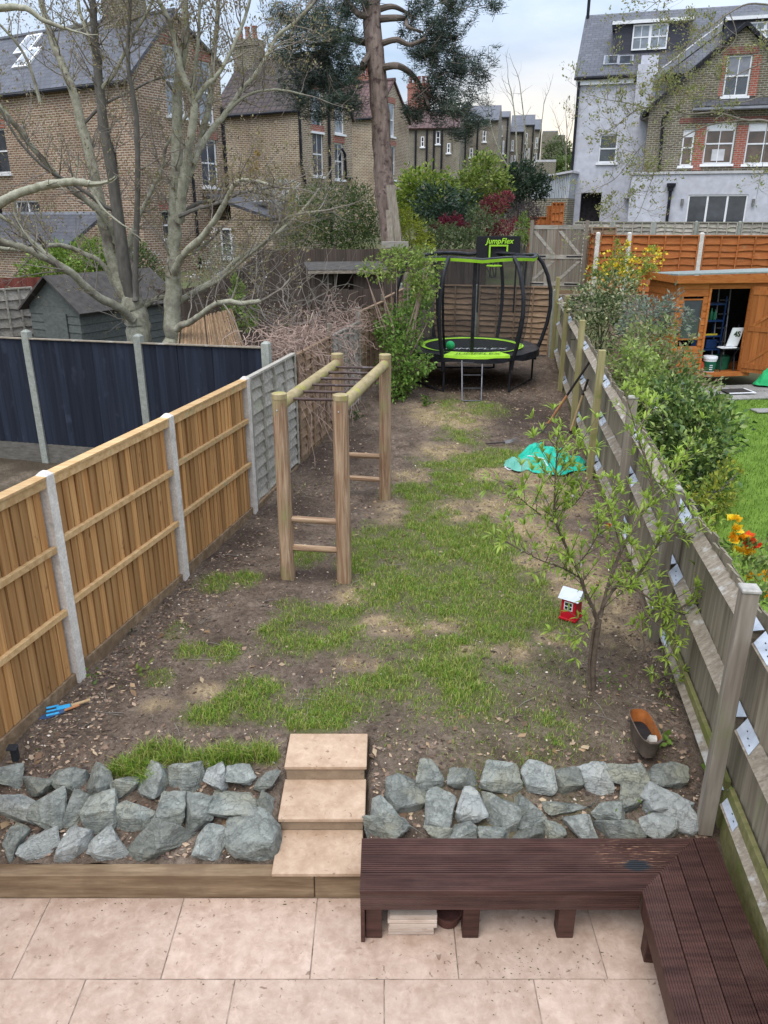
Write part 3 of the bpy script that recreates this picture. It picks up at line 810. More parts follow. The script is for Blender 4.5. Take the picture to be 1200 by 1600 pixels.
# grass: tens of thousands of blades in one sheet
def blade_obj(name, pts, h, w, pal, rs, lean=.55):
    n = len(pts)
    a = rs.rand(n) * 6.283; ln = rs.rand(n) ** .7 * lean
    dx = np.cos(a) * ln; dy = np.sin(a) * ln
    H = (h * (.5 + .8 * rs.rand(n)))
    sa = a + 1.57 + rs.randn(n) * .4
    s = np.stack([np.cos(sa), np.sin(sa), np.zeros(n)], 1) * (w * .5)
    mid = pts + np.stack([dx * .45, dy * .45, np.ones(n) * .62], 1) * H[:, None]
    tip = pts + np.stack([dx * 1.25, dy * 1.25, np.ones(n) * (1 - .3 * ln)], 1) * H[:, None]
    v = np.stack([pts - s, pts + s, mid + s * .8, mid - s * .8, tip], 1).reshape(-1, 3)
    i = np.arange(n)[:, None] * 5
    f = np.concatenate([i + np.array([[0, 1, 2]]), i + np.array([[0, 2, 3]]), i + np.array([[3, 2, 4]])], 0)
    pal = np.asarray(pal); c = pal[rs.randint(0, len(pal), n)] * (.7 + .6 * rs.rand(n))[:, None]
    o = npobj(name, npmesh(name, v, f, 'grass_blade', np.repeat(c, 5, axis=0)))
    return o
rs = np.random.RandomState(5)
N = 640000
gx = rs.uniform(-3, 3.6, N); gy = 4.6 + (15.6 - 4.6) * rs.rand(N) ** 1.35
cv = cover(gx, gy)
tuft = sstep(.35, .65, fbm(gx * 9 + 3, gy * 9))
pr = cv[:, 0] ** 1.15 * (.45 + .55 * tuft) * .9
stray = .02 * sstep(.55, .75, fbm(gx * 3 + 70, gy * 3))
keep = (rs.rand(N) < np.maximum(pr, stray)) & (gx > lfx(gy) + .1) & (gx < rfx(gy) - .1) & ~((gx > -.8) & (gx < -.08) & (gy < 5.12))
gx, gy = gx[keep], gy[keep]; cvk = cv[keep]
gp = np.stack([gx, gy, soilz(gx, gy) - .004], 1)
lushk = field(LUSH, gx, gy, .35)
gh = (.55 + .9 * fbm(gx * 5 + 31, gy * 5)) * (.030 + .026 * cvk[:, 0] * (.5 + fbm(gx * 3, gy * 3))) + .065 * lushk
PAL_G = [(.15, .275, .024), (.20, .33, .032), (.25, .37, .045), (.11, .21, .02), (.34, .37, .08), (.19, .29, .045), (.42, .37, .14), (.34, .36, .08)]
tag(blade_obj('grass', gp, gh, .0055, PAL_G, rs, .8), 'patchy green grass growing in the trodden soil of the long garden', 'grass', kind='stuff')
N = 150000
hx = rs.uniform(-1.5, 3.2, N); hy = rs.uniform(5, 15.5, N)
hv = field(STRAW, hx, hy, .7)
k = rs.rand(N) < hv * .6 * (.15 + .85 * sstep(.4, .6, fbm(hx * 8, hy * 8)))
hx, hy = hx[k], hy[k]
k = hx < rfx(hy) - .1; hx, hy = hx[k], hy[k]
hp = np.stack([hx, hy, soilz(hx, hy) - .002], 1)
tag(blade_obj('dry_grass', hp, np.full(len(hp), .030), .006, [(.50, .37, .17), (.44, .32, .14), (.58, .46, .24), (.42, .38, .12), (.30, .33, .07)], rs, 1.4),
    'straw coloured dead grass in the bare patches of the lawn', 'dry grass', kind='stuff')
# chips, leaf litter and little stones lying on the soil
def litter(name, n, x0, x1, y0, y1, dens, size, pal, label, cat, seed):
    rs = np.random.RandomState(seed)
    x = rs.uniform(x0, x1, n); y = y0 + (y1 - y0) * rs.rand(n) ** 1.4
    k = rs.rand(n) < dens(x, y)
    x, y = x[k], y[k]
    k = (x > lfx(y) + .06) & (x < rfx(y) - .06) & ~((x > -.8) & (x < -.1) & (y < 5.1)); x, y = x[k], y[k]
    n = len(x)
    p = np.stack([x, y, soilz(x, y) + .004], 1)
    a = rs.rand(n) * 6.283
    L = size * (.4 + 1.2 * rs.rand(n) ** 2); W = L * (.3 + .5 * rs.rand(n))
    t = np.stack([np.cos(a), np.sin(a), rs.uniform(-.35, .35, n)], 1) * L[:, None]
    s = np.stack([-np.sin(a), np.cos(a), rs.uniform(-.5, .5, n)], 1) * W[:, None]
    u = np.array([[0, 0, 1.]]) * (W * .35)[:, None]
    v = np.stack([p - t - s * .4, p - t * .3 + s, p + t, p + t * .2 - s, p + u], 1).reshape(-1, 3)
    i = np.arange(n)[:, None] * 5
    f = np.concatenate([i + np.array([[q, (q + 1) % 4, 4]]) for q in range(4)], 0)
    pal = np.asarray(pal); c = pal[rs.randint(0, len(pal), n)] * (.7 + .6 * rs.rand(n))[:, None]
    tag(npobj(name, npmesh(name, v, f[:, ::-1], 'chip', np.repeat(c, 5, axis=0))), label, cat, kind='stuff')
wood = lambda x, y: np.clip(.10 + .9 * sstep(.9, .1, x - lfx(y)) * sstep(9.5, 7, y) + .8 * sstep(2.2, .3, np.hypot(x - 2.2, (y - 16.8) * .8)) + .5 * sstep(.5, .1, rfx(y) - x) + .3 * (y < 5.1), 0, 1) * (1 - .8 * cover(x, y)[:, 0])
litter('wood_chips', 90000, -3.2, 4.4, 4.1, 19.5, wood, .019, [(.16, .10, .065), (.24, .16, .11), (.10, .065, .045), (.34, .24, .16), (.08, .055, .045)],
       'brown bark chips and leaf litter strewn over the soil', 'wood chips', 3)
litter('pale_chips', 20000, -3.2, 4.2, 4.1, 17, lambda x, y: np.clip(wood(x, y) * .7 + .10, 0, 1), .011, [(.48, .38, .28), (.40, .31, .22), (.56, .48, .39), (.33, .24, .165)],
       'small pale chips and stones scattered on the brown soil', 'chips', 4)
litter('clods', 16000, -3.2, 4.2, 4.1, 16, lambda x, y: np.clip(.35 + .6 * cover(x, y)[:, 2], 0, 1) * (1 - cover(x, y)[:, 0]), .022, [(.085, .058, .043), (.13, .09, .066), (.17, .12, .09), (.06, .04, .03)],
       'crumbs and clods of dark dug soil', 'soil clods', 6)
litter('dead_leaves', 2600, -3.2, 4.3, 4.3, 18, lambda x, y: np.clip(.15 + wood(x, y), 0, 1), .034, [(.20, .12, .06), (.30, .20, .11), (.14, .085, .05), (.38, .28, .17)],
       'curled dead leaves lying on the soil along the fences', 'dead leaves', 14)
rs = np.random.RandomState(8); mb = MB()
for k in range(260):
    x = rs.uniform(-2.8, 3.6); y = 5.2 + 11 * rs.rand() ** 1.3
    if x < lfx(y) + .15 or x > rfx(y) - .15: continue
    a = rs.uniform(0, 6.28); L = rs.uniform(.06, .28); z = float(soilz(np.array([[x]]), np.array([[y]]))[0, 0]) + .008
    c = V(x, y, z); d = V(math.cos(a), math.sin(a), rs.uniform(-.05, .05)) * L
    mb.tube([c, c + d * .5 + V(rs.uniform(-.02, .02), rs.uniform(-.02, .02), .006), c + d], [.003, .0035, .002], 4)
tag(mb.build('fallen_twigs', 'bark_branch', uv=False), 'thin fallen twigs scattered over the soil and grass', 'twigs', kind='stuff')
rs = np.random.RandomState(18); mb = MB()
for k in range(330):
    q = rs.rand()
    if q < .45: x, y = rs.normal(.95, .25), rs.normal(3.42, .10)
    elif q < .7: x, y = rs.uniform(-3, 1.6), 3.93 - abs(rs.normal(0, .05))
    else: x, y = rs.uniform(-3, 1.5), rs.uniform(2.7, 3.9)
    if y > 3.94: continue
    s = .0012 + .0038 * rs.rand() ** 2; mb.cb(V(x, y, .003), V(s * 2, s * rs.uniform(-1, 1)), V(-s * .4, s), V(0, 0, s * .7))
tag(mb.build('grit', 'terrain', uv=False), 'dark crumbs of earth and grit lying on the patio slabs', 'grit', kind='stuff')
N = 90000
nx = rs.uniform(3.2, 12, N); ny = rs.uniform(3.5, 15.8, N)
k = (nx > rfx(ny) + .5) & (nx < ny * .56) & (nx > ny * .40); nx, ny = nx[k], ny[k]
npz = np.stack([nx, ny, terr(np.maximum(ny, 4)) - .02], 1)
tag(blade_obj('lawn_grass', npz, np.full(len(npz), .05), .008, [(.13, .23, .02), (.16, .27, .03), (.20, .29, .045), (.10, .18, .02)], rs),
    'bright mown grass of the neighbouring lawn on the right', 'lawn', kind='stuff')

# ------------------------------------------------------------------ patio
pat = bpy.data.objects.new('patio', None); col.objects.link(pat); pat['kind'] = 'structure'
MB().ab(-5.2, -.6, -.12, 2.9, 4.06, -.006).build('bedding', 'joint', pat)
rows = [(3.357, 3.957, 0), (2.757, 3.357, 1), (2.157, 2.757, 0), (1.557, 2.157, 1), (.957, 1.557, 0), (.357, .957, 1), (-.243, .357, 0)]
for (y0, y1, odd) in rows:
    for k in range(-6, 4):
        x0 = -.454 + k * .912 + (.456 if odd else 0); x1 = x0 + .912
        x0 = max(x0, -5.2); x1 = min(x1, 2.75)
        if x1 - x0 < .05: continue
        j = random.uniform(-.0015, .0015)
        MB().ab(x0 + .003, y0 + .003, -.03 + j, x1 - .003, y1 - .003, j).build('slab', 'travertine', pat, bevel=.0025, origin=(x0, y0, 0))
# house-side ground behind the camera is out of sight

# timber sleepers along the patio
s1 = MB().ab(-5.2, 3.957, -.01, -.475, 4.06, .20).build('timber_sleeper', 'sleeper', bevel=.006, origin=(-2.4, 4, 0))
tag(s1, 'long weathered timber sleeper holding back the left rockery at the patio edge', 'sleeper')
s2 = MB().ab(-.470, 3.957, -.01, 2.25, 4.06, .198).build('timber_sleeper', 'sleeper', bevel=.006, origin=(.6, 4, 0))
tag(s2, 'timber sleeper under the lowest step and behind the bench', 'sleeper')

# steps
st = empty('garden_steps', (-.45, 4.4, 0), 'flight of three beige stone steps from the patio up to the garden', 'steps')
for (x0, x1, y0, y1, z) in ((-.755, -.150, 3.935, 4.335, .240), (-.752, -.135, 4.300, 4.715, .365), (-.748, -.130, 4.690, 5.085, .500)):
    MB().ab(x0, y0, z - .032, x1, y1, z).build('tread', 'step_stone', st, bevel=.005, origin=((x0 + x1) / 2, y0, z))
for (x0, x1, y0, y1, z0, z1) in ((-.738, -.15, 4.325, 4.345, .245, .332), (-.735, -.148, 4.705, 4.725, .368, .467)):
    MB().ab(x0, y0, z0, x1, y1, z1).build('riser', 'riser_stone', st, bevel=.002, origin=(x0, y0, z0))
MB().ab(-.74, 4.06, .0, -.15, 4.325, .207).ab(-.74, 4.345, .1, -.15, 4.70, .332).ab(-.74, 4.725, .2, -.15, 5.07, .466).build('core', 'riser_stone', st)

# ------------------------------------------------------------------ rockery stones
def make_rock(c, rx, ry, rz, seed, yaw, flat):
    rs = np.random.RandomState(seed)
    bm = bmesh.new()
    k = rs.randint(11, 16)
    q = rdirs(k, rs); q = np.sign(q) * np.abs(q) ** .72; q /= np.abs(q).max(1)[:, None] ** .5
    q *= rs.uniform(.80, 1.12, k)[:, None]
    if flat: q[:, 2] = np.clip(q[:, 2], -.5, .5)
    for c_ in q: bm.verts.new(c_)
    bmesh.ops.convex_hull(bm, input=bm.verts[:])
    bmesh.ops.delete(bm, geom=[x for x in bm.verts if not x.link_faces], context='VERTS')
    big = [e for e in bm.edges if e.calc_length() > .25]
    bmesh.ops.bevel(bm, geom=big, offset=.05, segments=1, profile=.5, affect='EDGES')
    bmesh.ops.triangulate(bm, faces=bm.faces[:])
    for _ in range(2):
        bmesh.ops.subdivide_edges(bm, edges=[e for e in bm.edges if e.calc_length() > .28], cuts=1)
        bmesh.ops.triangulate(bm, faces=bm.faces[:])
    bm.normal_update()
    v = np.array([p.co[:] for p in bm.verts]); vn = np.array([p.normal[:] for p in bm.verts])
    ph = rs.rand(3) * 50
    lay = rs.randn(3) * .5 + np.array([.2, .3, 1.]); lay /= np.linalg.norm(lay)
    q = v @ lay
    nz = (fbm(v[:, 0] * 2.5 + ph[0], v[:, 1] * 2.5 + v[:, 2] * 2 + ph[1], 4) - .5) * .16
    step = ((q * 5 + ph[2]) % 1.0 - .5) * .05
    v = v + vn * (nz + step)[:, None]
    ext = (v.max(0) - v.min(0)) / 2
    v = (v - (v.max(0) + v.min(0)) / 2) / ext
    v = v * np.array([rx, ry, rz])
    # bank tilt
    v = np.stack([v[:, 0], v[:, 1] - v[:, 2] * .2, v[:, 2] + v[:, 1] * .28], 1)
    for p, q in zip(bm.verts, v): p.co = q
    me = bpy.data.meshes.new('rock'); bm.to_mesh(me); bm.free()
    me.polygons.foreach_set('use_smooth', [True] * len(me.polygons)); me.set_sharp_from_angle(angle=R(18))
    me.materials.append(MT['rock'])
    o = bpy.data.objects.new('rockery_stone', me); col.objects.link(o); o.location = c
    return o
ORD = ['first', 'second', 'third', 'fourth', 'fifth', 'sixth', 'seventh', 'eighth', 'ninth', 'tenth', 'eleventh']
LEFT = {
 'top': [(15,1213,44,38),(55,1222,60,50),(105,1222,52,40),(157,1221,38,52),(194,1225,42,42),(243,1223,54,62),(290,1218,52,52),(338,1215,34,48),(377,1212,42,36),(417,1222,38,30)],
 'middle': [(25,1266,62,42),(78,1264,50,62),(116,1268,40,50),(160,1272,50,62),(214,1275,62,44),(268,1266,44,62),(310,1270,46,62),(367,1259,74,54),(419,1259,30,44)],
 'bottom': [(15,1318,40,60),(66,1322,60,50),(111,1318,58,64),(172,1323,68,52),(253,1320,104,54),(333,1322,54,48),(396,1311,80,72)]}
RIGHT = {
 'top': [(633,1240,58,54),(672,1216,40,44),(725,1218,48,48),(782,1217,60,42),(842,1220,48,50),(888,1219,42,42),(930,1219,46,44),(979,1215,64,48),(1044,1216,60,34)],
 'middle': [(602,1270,42,46),(688,1271,46,60),(735,1262,46,52),(783,1266,48,66),(829,1272,42,54),(888,1258,78,42),(948,1266,48,54),(988,1249,40,36),(1040,1252,72,50),(1067,1283,48,48)],
 'bottom': [(617,1300,90,40),(684,1305,40,24),(724,1302,40,36),(775,1308,50,26),(825,1307,48,26),(868,1302,34,32),(908,1298,46,44),(965,1296,68,46),(1030,1295,58,48)]}
SHAPE = {('left','top',1): 'flat weathered', ('left','top',5): 'tall slanting', ('left','middle',0): 'long layered', ('left','middle',7): 'smooth slanting', ('left','bottom',4): 'long grooved', ('left','bottom',6): 'largest striped',
         ('right','top',0): 'pointed forked', ('right','top',1): 'thin half buried', ('right','top',7): 'broad triangular', ('right','middle',3): 'yellowish green rounded', ('right','middle',5): 'wide flat topped', ('right','middle',2): 'square banded', ('right','bottom',0): 'broad low', ('right','middle',8): 'mottled pale'}
seed = 900
for side, rowsd in (('left', LEFT), ('right', RIGHT)):
    for row, L in rowsd.items():
        for i, (cx, cy, w, h) in enumerate(L):
            seed += 1
            y = 4.5
            for k in range(30):
                a, b, e = ray(cx, cy)
                z = .235 + (y - ROCK_Y0) / (ROCK_Y1 - ROCK_Y0) * .30
                t = (z - HC) / e; y = b * t
            c = V(a * t, y, z)
            m = t / 1202
            rx = w * m * .575; hh = h * m * .59
            flat = (side, row, i) in (('left', 'middle', 7), ('left', 'top', 1), ('right', 'bottom', 0), ('right', 'top', 7))
            ry = hh * .92; rz = min(max(hh * .66, rx * .55), .14) * (.75 if flat else 1)
            c.y += .012 ; c.z -= rz * .12
            if c.y - ry < 4.075 and row == 'bottom': c.y = 4.075 + ry * .88
            o = make_rock(c, rx, ry, rz, seed, 0, flat)
            sh = SHAPE.get((side, row, i), ['angular', 'rough', 'craggy', 'blocky'][seed % 4])
            n = len(L)
            where = ORD[i] + ' from left' if i < n - 1 else 'rightmost'
            lab = f"{sh} grey green stone, {where} in the {row} row {'left of the steps' if side == 'left' else 'behind the bench'}"
            tag(o, lab, 'rock', 'stones of the rockery')

# ------------------------------------------------------------------ fences
def wedge_mesh(name, w, th, m):
    mb = MB(); h = 1.0
    prof = [V(-w / 2, 0), V(w / 2, 0), V(w / 2, -th * .45), V(-w / 2, -th)]
    mb.prism(prof, V(0, 0, h))
    return mb.mesh(name, m, bevel=0)
WEDGE = {}
def boards_between(parent, p0, p1, z0, z1, n, w, m, name='board', th=.02, jit=.006, zj=.0, tilt=0.0):
    """upright overlapping boards from p0 to p1, thick edge facing left of the run"""
    key = (round(w, 3), th, m)
    if key not in WEDGE: WEDGE[key] = wedge_mesh(name, w, th, m)
    p0, p1 = Vector(p0), Vector(p1)
    d = p1 - p0; ang = math.atan2(d.y, d.x)
    for k in range(n):
        t = (k + .5) / n
        p = p0.lerp(p1, t)
        b0 = z0(p.y) if callable(z0) else z0
        b1 = z1(p.y) if callable(z1) else z1
        inst(WEDGE[key], name, parent, V(p.x, p.y, b0), (random.uniform(-jit, jit), random.uniform(-jit, jit) * .4, ang + tilt + random.uniform(-.03, .03)), (1, 1, b1 - b0 + random.uniform(-zj, zj)))
def unit2(a, b):
    d = Vector(b) - Vector(a); d.z = 0; return d.normalized()
def concrete_post(parent, p, zb, zt, m='concrete', w=.10, dd=.10, e=None, name='post', cap=True):
    e = e or UF; nrm = V(e.y, -e.x)
    mb = MB()
    mb.bx(V(p[0], p[1], zb) - e * w / 2 - nrm * dd / 2, e * w, nrm * dd, V(0, 0, zt - zb - .03))
    if cap:
        o = V(p[0], p[1], zt - .03); i = len(mb.v)
        a, b = e * w / 2, nrm * dd / 2
        mb.v += [o - a - b, o + a - b, o + a + b, o - a + b, o - a * .4 - b * .4 + UP * .03, o + a * .4 - b * .4 + UP * .03, o + a * .4 + b * .4 + UP * .03, o - a * .4 + b * .4 + UP * .03]
        for q in ((0, 1, 5, 4), (1, 2, 6, 5), (2, 3, 7, 6), (3, 0, 4, 7), (4, 5, 6, 7)): mb.f.append(tuple(i + k for k in q))
    return mb.build(name, m, parent, origin=(p[0], p[1], zb))

# new larch fence on the left: concrete posts, closeboard panels seen from the rail side
lf = empty('closeboard_fence', (-2.3, 7.5, .55), 'new golden larch closeboard fence between white concrete posts on the left', 'fence')
LFX = [(-3.63, 2.07)] + LF[:4]
for i in range(5):
    x, y = LFX[i]
    concrete_post(lf, (x, y), T(max(y, 5)) - .3, 2.455, 'concrete', .10, .10, unit2((*LFX[max(i - 1, 0)], 0), (*LFX[max(i, 1)], 0)), name='concrete_post')
for i in range(4):
    a = V(*LFX[i]); b = V(*LFX[i + 1]); e = (b - a).normalized(); g = V(e.y, -e.x)        # g points to the garden
    a2, b2 = a + e * .05, b - e * .05; L = (b2 - a2).length
    zb = T(max((a.y + b.y) / 2, 5)) ; zt = 2.40
    pn = empty('panel', (a2 + b2) / 2 + UP * zb, None, None); pn.parent = lf; pn.location = (a2 + b2) / 2 + UP * zb - wloc(lf)
    boards_between(pn, a2 + e * .03 - g * .012, b2 - e * .03 - g * .012, zb + .12, zt - .02, 19, L / 19 - .011, 'larch', th=.024, tilt=-.06)
    MB().bx(a2 - g * .040 + UP * (zb + .12), e * L, g * .004, UP * (zt - zb - .14)).build('added_backing', 'larch', pn, origin=(a2 + b2) / 2 + UP * zb)  # sheet added behind the board gaps so the grooves fall into shade
    for (z, h) in ((zt - .07, .075), (zb + .12 + .57, .058), (zb + .12 + 1.15, .058)):
        MB().bx(a2 + UP * z + g * .002, e * L, g * .042, UP * h).build('rail', 'larch_rail', pn, bevel=.004, origin=(a2 + b2) / 2 + UP * z)
    MB().bx(a2 + UP * (zt + .006) - g * .05, e * L, g * .105, UP * .02).build('cap_rail', 'larch_rail', pn, origin=(a2 + b2) / 2 + UP * zt)
    MB().bx(a2 + UP * (zb - .1) - g * .012, e * L, g * .036, UP * .215).build('gravel_board', 'sleeper', lf, bevel=.003, origin=(a2 + b2) / 2 + UP * zb)

# lap panels: waney horizontal slats with upright battens
def lap_panel(parent, a, b, zb, zt, m, nslat, nbat, batm=None, both=False, name='panel', sub=True, sag=.0):
    a, b = Vector(a), Vector(b); e = (b - a).normalized(); g = V(e.y, -e.x); L = (b - a).length
    batm = batm or m
    pn = bpy.data.objects.new(name, None); col.objects.link(pn); pn.parent = parent; pn.location = (a + b) / 2 + UP * zb - wloc(parent)
    sh = (zt - zb - .05) / nslat
    for k in range(nslat):
        z = zb + .02 + k * sh; n = 12; mb = MB(); ph = random.uniform(0, 9)
        for j in range(n):
            for s in (j, j + 1):
                pass
        i = len(mb.v)
        for j in range(n + 1):
            t = j / n; p = a + e * (L * t)
            w = (vnoise(t * 6 + ph, k * 3.1) - .5) * .06
            mb.v += [p + UP * (z + w) + g * .034, p + UP * (z + sh + .02) - g * .010, p + UP * (z + sh + .02) - g * .02, p + UP * (z + w) + g * .016]
        for j in range(n):
            q = i + j * 4
            for c in range(4):
                mb.f.append((q + c, q + 4 + c, q + 4 + (c + 1) % 4, q + (c + 1) % 4))
        mb.build('slat', m, pn, origin=(a + b) / 2 + UP * z)
    for k in range(nbat):
        t = k / (nbat - 1); p = a + e * (.02 + (L - .04) * t)
        MB().bx(p + UP * zb - e * .017 + g * .030, e * .034, g * .022, UP * (zt - zb - .02)).build('batten', batm, pn, origin=p + UP * zb)
    MB().bx(a + UP * (zt - .018) - g * .025, e * L, g * .07, UP * .03).build('cap_rail', batm, pn, origin=(a + b) / 2 + UP * zt)
    return pn
gf = empty('lap_fence', (-1.55, 10.6, .63), 'silvery grey weathered lap panel next to the new larch fence', 'fence')
a, b = V(*LF[3]), V(*LF[4]); e = (b - a).normalized()
lap_panel(gf, a + e * .06, b - e * .03, T(10.6) + .06, 2.42, 'grey_wood', 11, 5)
MB().bx(a + e * .06 + UP * (T(10) - .1), e * 1.9, V(.03, 0), UP * .15).build('gravel_board', 'sleeper', gf, origin=a + UP * T(10))
MB().cb(V(b.x, b.y, T(11.6) + .85), V(.07, 0), V(0, .07), UP * 1.8).build('post', 'grey_wood_v', gf, origin=(b.x, b.y, T(11.6)))
of = empty('lap_fence', (-.95, 13.5, .72), 'old leaning fence panels overgrown with dry creeper behind the monkey bars', 'fence')
for i, m in ((4, 'brown_lap'), (5, 'grey_wood')):
    a, b = V(*LF[i]), V(*LF[i + 1]); e = (b - a).normalized()
    lap_panel(of, a + e * .08, b - e * .03, T(a.y) + .08, 2.38, m, 11, 6)
    MB().bx(a + e * .06 + UP * (T(a.y) - .1), e * 1.9, V(.03, 0), UP * .2).build('gravel_board', 'sleeper', of, origin=a + UP * T(a.y))
    MB().cb(V(b.x, b.y, T(b.y) + .9), V(.09, 0), V(0, .09), UP * 1.95).build('post', 'grey_wood_v', of, origin=(b.x, b.y, T(b.y)))
rf = empty('lap_fence', (-.3, 16.6, .8), 'reddish brown lap panel beyond the monkey bars beside the leafy shrub', 'fence')
for i in (6, 7):
    a, b = V(*LF[i]), V(*LF[i + 1]); e = (b - a).normalized()
    lap_panel(rf, a + e * .08, b - e * .06, T(a.y) + .1, T(a.y) + 1.78, 'brown_lap', 12, 6)
    MB().cb(V(b.x, b.y, T(b.y) + .9), V(.09, 0), V(0, .09), UP * 1.95).build('post', 'grey_wood_v', rf, origin=(b.x, b.y, T(b.y)))
concrete_post(rf, LF[6], T(15.5) - .1, T(15.5) + 1.85, 'concrete_old', .09, .09, name='concrete_post')

# tall weathered gate post stumps beside the shrub
for (px_, py_, d_, lab) in ((636, 425, 17.9, 'pale weathered round topped post standing in the leafy shrub'), (668, 418, 18.9, 'broad bleached plank leaning behind the leafy shrub')):
    p = D(px_, py_, d_); zb = T(d_)
    mb = MB(); w = .085 if 'post' in lab else .2
    mb.lathe(V(p.x, p.y, zb), [(.001, -.1), (w, -.1), (w * .95, 1.2), (w * .9, p.z - zb - .08), (w * .6, p.z - zb - .02), (.002, p.z - zb)], 12, (1, .6 if w > .1 else 1))
    tag(mb.build('post', 'grey_wood_v', origin=(p.x, p.y, zb), smooth=True), lab, 'post')

# navy fence in the next garden
nf = empty('navy_fence', (-4, 11.5, .65), 'dark navy blue closeboard fence with grey concrete posts in the next garden', 'fence')
NP = [(-1.66, 10.93), (-3.58, 11.37), (-5.40, 11.80), (-7.25, 12.24), (-9.1, 12.68)]
for i, p in enumerate(NP):
    e = V(-.974, .226)
    concrete_post(nf, p, .55, 2.74 if i else 2.70, 'concrete_old', .11, .11, e, name='concrete_post')
    if i:
        a = V(*NP[i - 1]) + e * .055; b = V(*p) - e * .055; L = (b - a).length; g = V(-e.y, e.x)
        pn = bpy.data.objects.new('panel', None); col.objects.link(pn); pn.parent = nf; pn.location = (a + b) / 2 + UP * .97 - wloc(nf)
        boards_between(pn, b, a, .965, 2.60, 17, L / 17 - .005, 'navy', th=.022, tilt=.05)
        gg_ = V(.226, .974); MB().bx(b + gg_ * .018 + UP * .965, a - b, gg_ * .004, UP * 1.63).build('added_backing', 'navy', pn, origin=(a + b) / 2 + UP * 1)  # sheet added behind the navy boards to darken the gaps between them
        MB().bx(b + UP * 2.605 - V(.226, .974) * .05, a - b, V(.226, .974) * .06, UP * .016).build('cap_rail', 'old_rail', pn, origin=(a + b) / 2 + UP * 2.6)
        MB().bx(b + UP * .6 - V(.226, .974) * .02, a - b, V(.226, .974) * .04, UP * .36).build('gravel_board', 'gravel_dark', nf, origin=(a + b) / 2 + UP * .6)

# right-hand fence: posts, arris rails with steel brackets, closeboards on the far side
RP = [1.5, 4.28, 6.45, 8.75, 11.04, 13.57, 16.48, 19.91]
RTOP = [2.15, 2.18, 2.08, 2.38, 2.56, 2.66, 2.79, 2.91]
def rtop(d): return float(np.interp(d, [1.5, 4.8, 7.7, 10.3, 11.5, 13.5, 20], [1.93, 1.97, 2.0, 2.17, 2.24, 2.32, 2.50]))
rfn = empty('closeboard_fence', (float(rfx(8.75)), 8.75, .6), 'long weathered fence with rails and bright steel brackets along the right side', 'fence')
for i, d in enumerate(RP):
    new = i >= 4
    x = float(rfx(d)) - (.075 if i != 1 else .10)
    e = V(.135, 1).normalized(); g = V(-e.y, e.x)
    w = .10
    zb = T(max(d, 4)) - .2
    MB().bx(V(x, d, zb) - e * w / 2 - g * w / 2, e * w, g * w, UP * (RTOP[i] - zb)).build('post', 'mossy_post' if new else 'grey_wood_v', rfn, bevel=.004, origin=(x, d, zb))
    if not new:
        MB().bx(V(x, d, RTOP[i] + .002) - e * (w / 2 + .008) - g * (w / 2 + .008), e * (w + .016), g * (w + .016), UP * .025).build('post_cap', 'lichen_cap', rfn, bevel=.006, origin=(x, d, RTOP[i]))
    if i == len(RP) - 1: break
    d2 = RP[i + 1]
    a = V(float(rfx(d)), d); b = V(float(rfx(d2)), d2); e = (b - a).normalized(); g = V(-e.y, e.x); L = (b - a).length
    nb = max(12, int(L / .125))
    boards_between(rfn, b - g * .075, a - g * .075, lambda y: T(max(y, 4.2)) + .14, rtop, nb, L / nb - .006, 'old_board', th=.022, jit=.012, zj=.02, tilt=.05)
    A_ = a + UP * (T(max(d, 4.3)) + .15); B0_ = b + UP * (T(max(d2, 4.3)) + .15)
    MB().prism([A_ - g * .10, B0_ - g * .10, b - g * .10 + UP * (rtop(d2) - .04), a - g * .10 + UP * (rtop(d) - .04)], g * .004).build('added_backing', 'old_board', rfn, origin=(a + b) / 2 + UP)  # added sheet closing the gaps, so the lines between old boards go dark
    zg0, zg1 = T(max(d, 4.3)), T(max(d2, 4.3))
    for h in (0, 1, 2):
        za, zb_ = [float(np.interp(q, [4, 11], ([.09, .20], [.70, .88], [0, 0])[h])) + T(max(q, 4.3)) for q in (d, d2)]
        if h == 2: za, zb_ = rtop(d) - .12, rtop(d2) - .12
        A = a + e * .06 + UP * za; Bv = b - e * .06 + UP * zb_
        # triangular section, apex to the garden
        sec = lambda P: [P - g * .05 + UP * .055, P + g * .045 - UP * .01, P - g * .05 - UP * .06]
        mb = MB(); s0, s1 = sec(A), sec(Bv)
        mb.v += s0 + s1; mb.f += [(2, 1, 0), (3, 4, 5), (0, 1, 4, 3), (1, 2, 5, 4), (2, 0, 3, 5)]
        mb.build('rail', 'old_rail', rfn, origin=(A + Bv) / 2)
        # brackets: one steel plate folded over the rail at either end
        for P, s in ((A, 1), (Bv, -1)):
            dv = (Bv - A).normalized() * s
            slope = (g * .095 - UP * .065)
            nn_ = slope.cross(dv).normalized()
            if nn_.z < 0: nn_ = -nn_
            o = P - g * .05 + UP * .055 + nn_ * .003 - dv * .05
            q = [o + slope * .02, o + dv * .25 + slope * .04, o + dv * .32 + slope * .86, o + dv * .06 + slope * .86]
            br = MB().prism(q, nn_ * .004).build('bracket', 'zinc', rfn, origin=P)
            hb = MB()
            for u, v_ in ((.55, .35), (.95, .5), (1.35, .6)):
                c = o + dv * (.03 + .16 * u) + slope * v_ + nn_ * .006
                hb.cb(c, dv * .012, slope.normalized() * .007, nn_ * .004)
            hb.build('nail', 'tool_dark', br, kind='stuff')
    mb = MB(); A = a + UP * (zg0 - .12) + e * .03; Bv = b + UP * (zg1 - .12) - e * .03
    dp_ = .5 if i < 2 else 0
    mb.bx(A - g * .04 - UP * dp_, Bv - A, g * .035, UP * (.33 + dp_))
    mb.build('gravel_board', 'moss_board', rfn, bevel=.003, origin=(A + Bv) / 2)

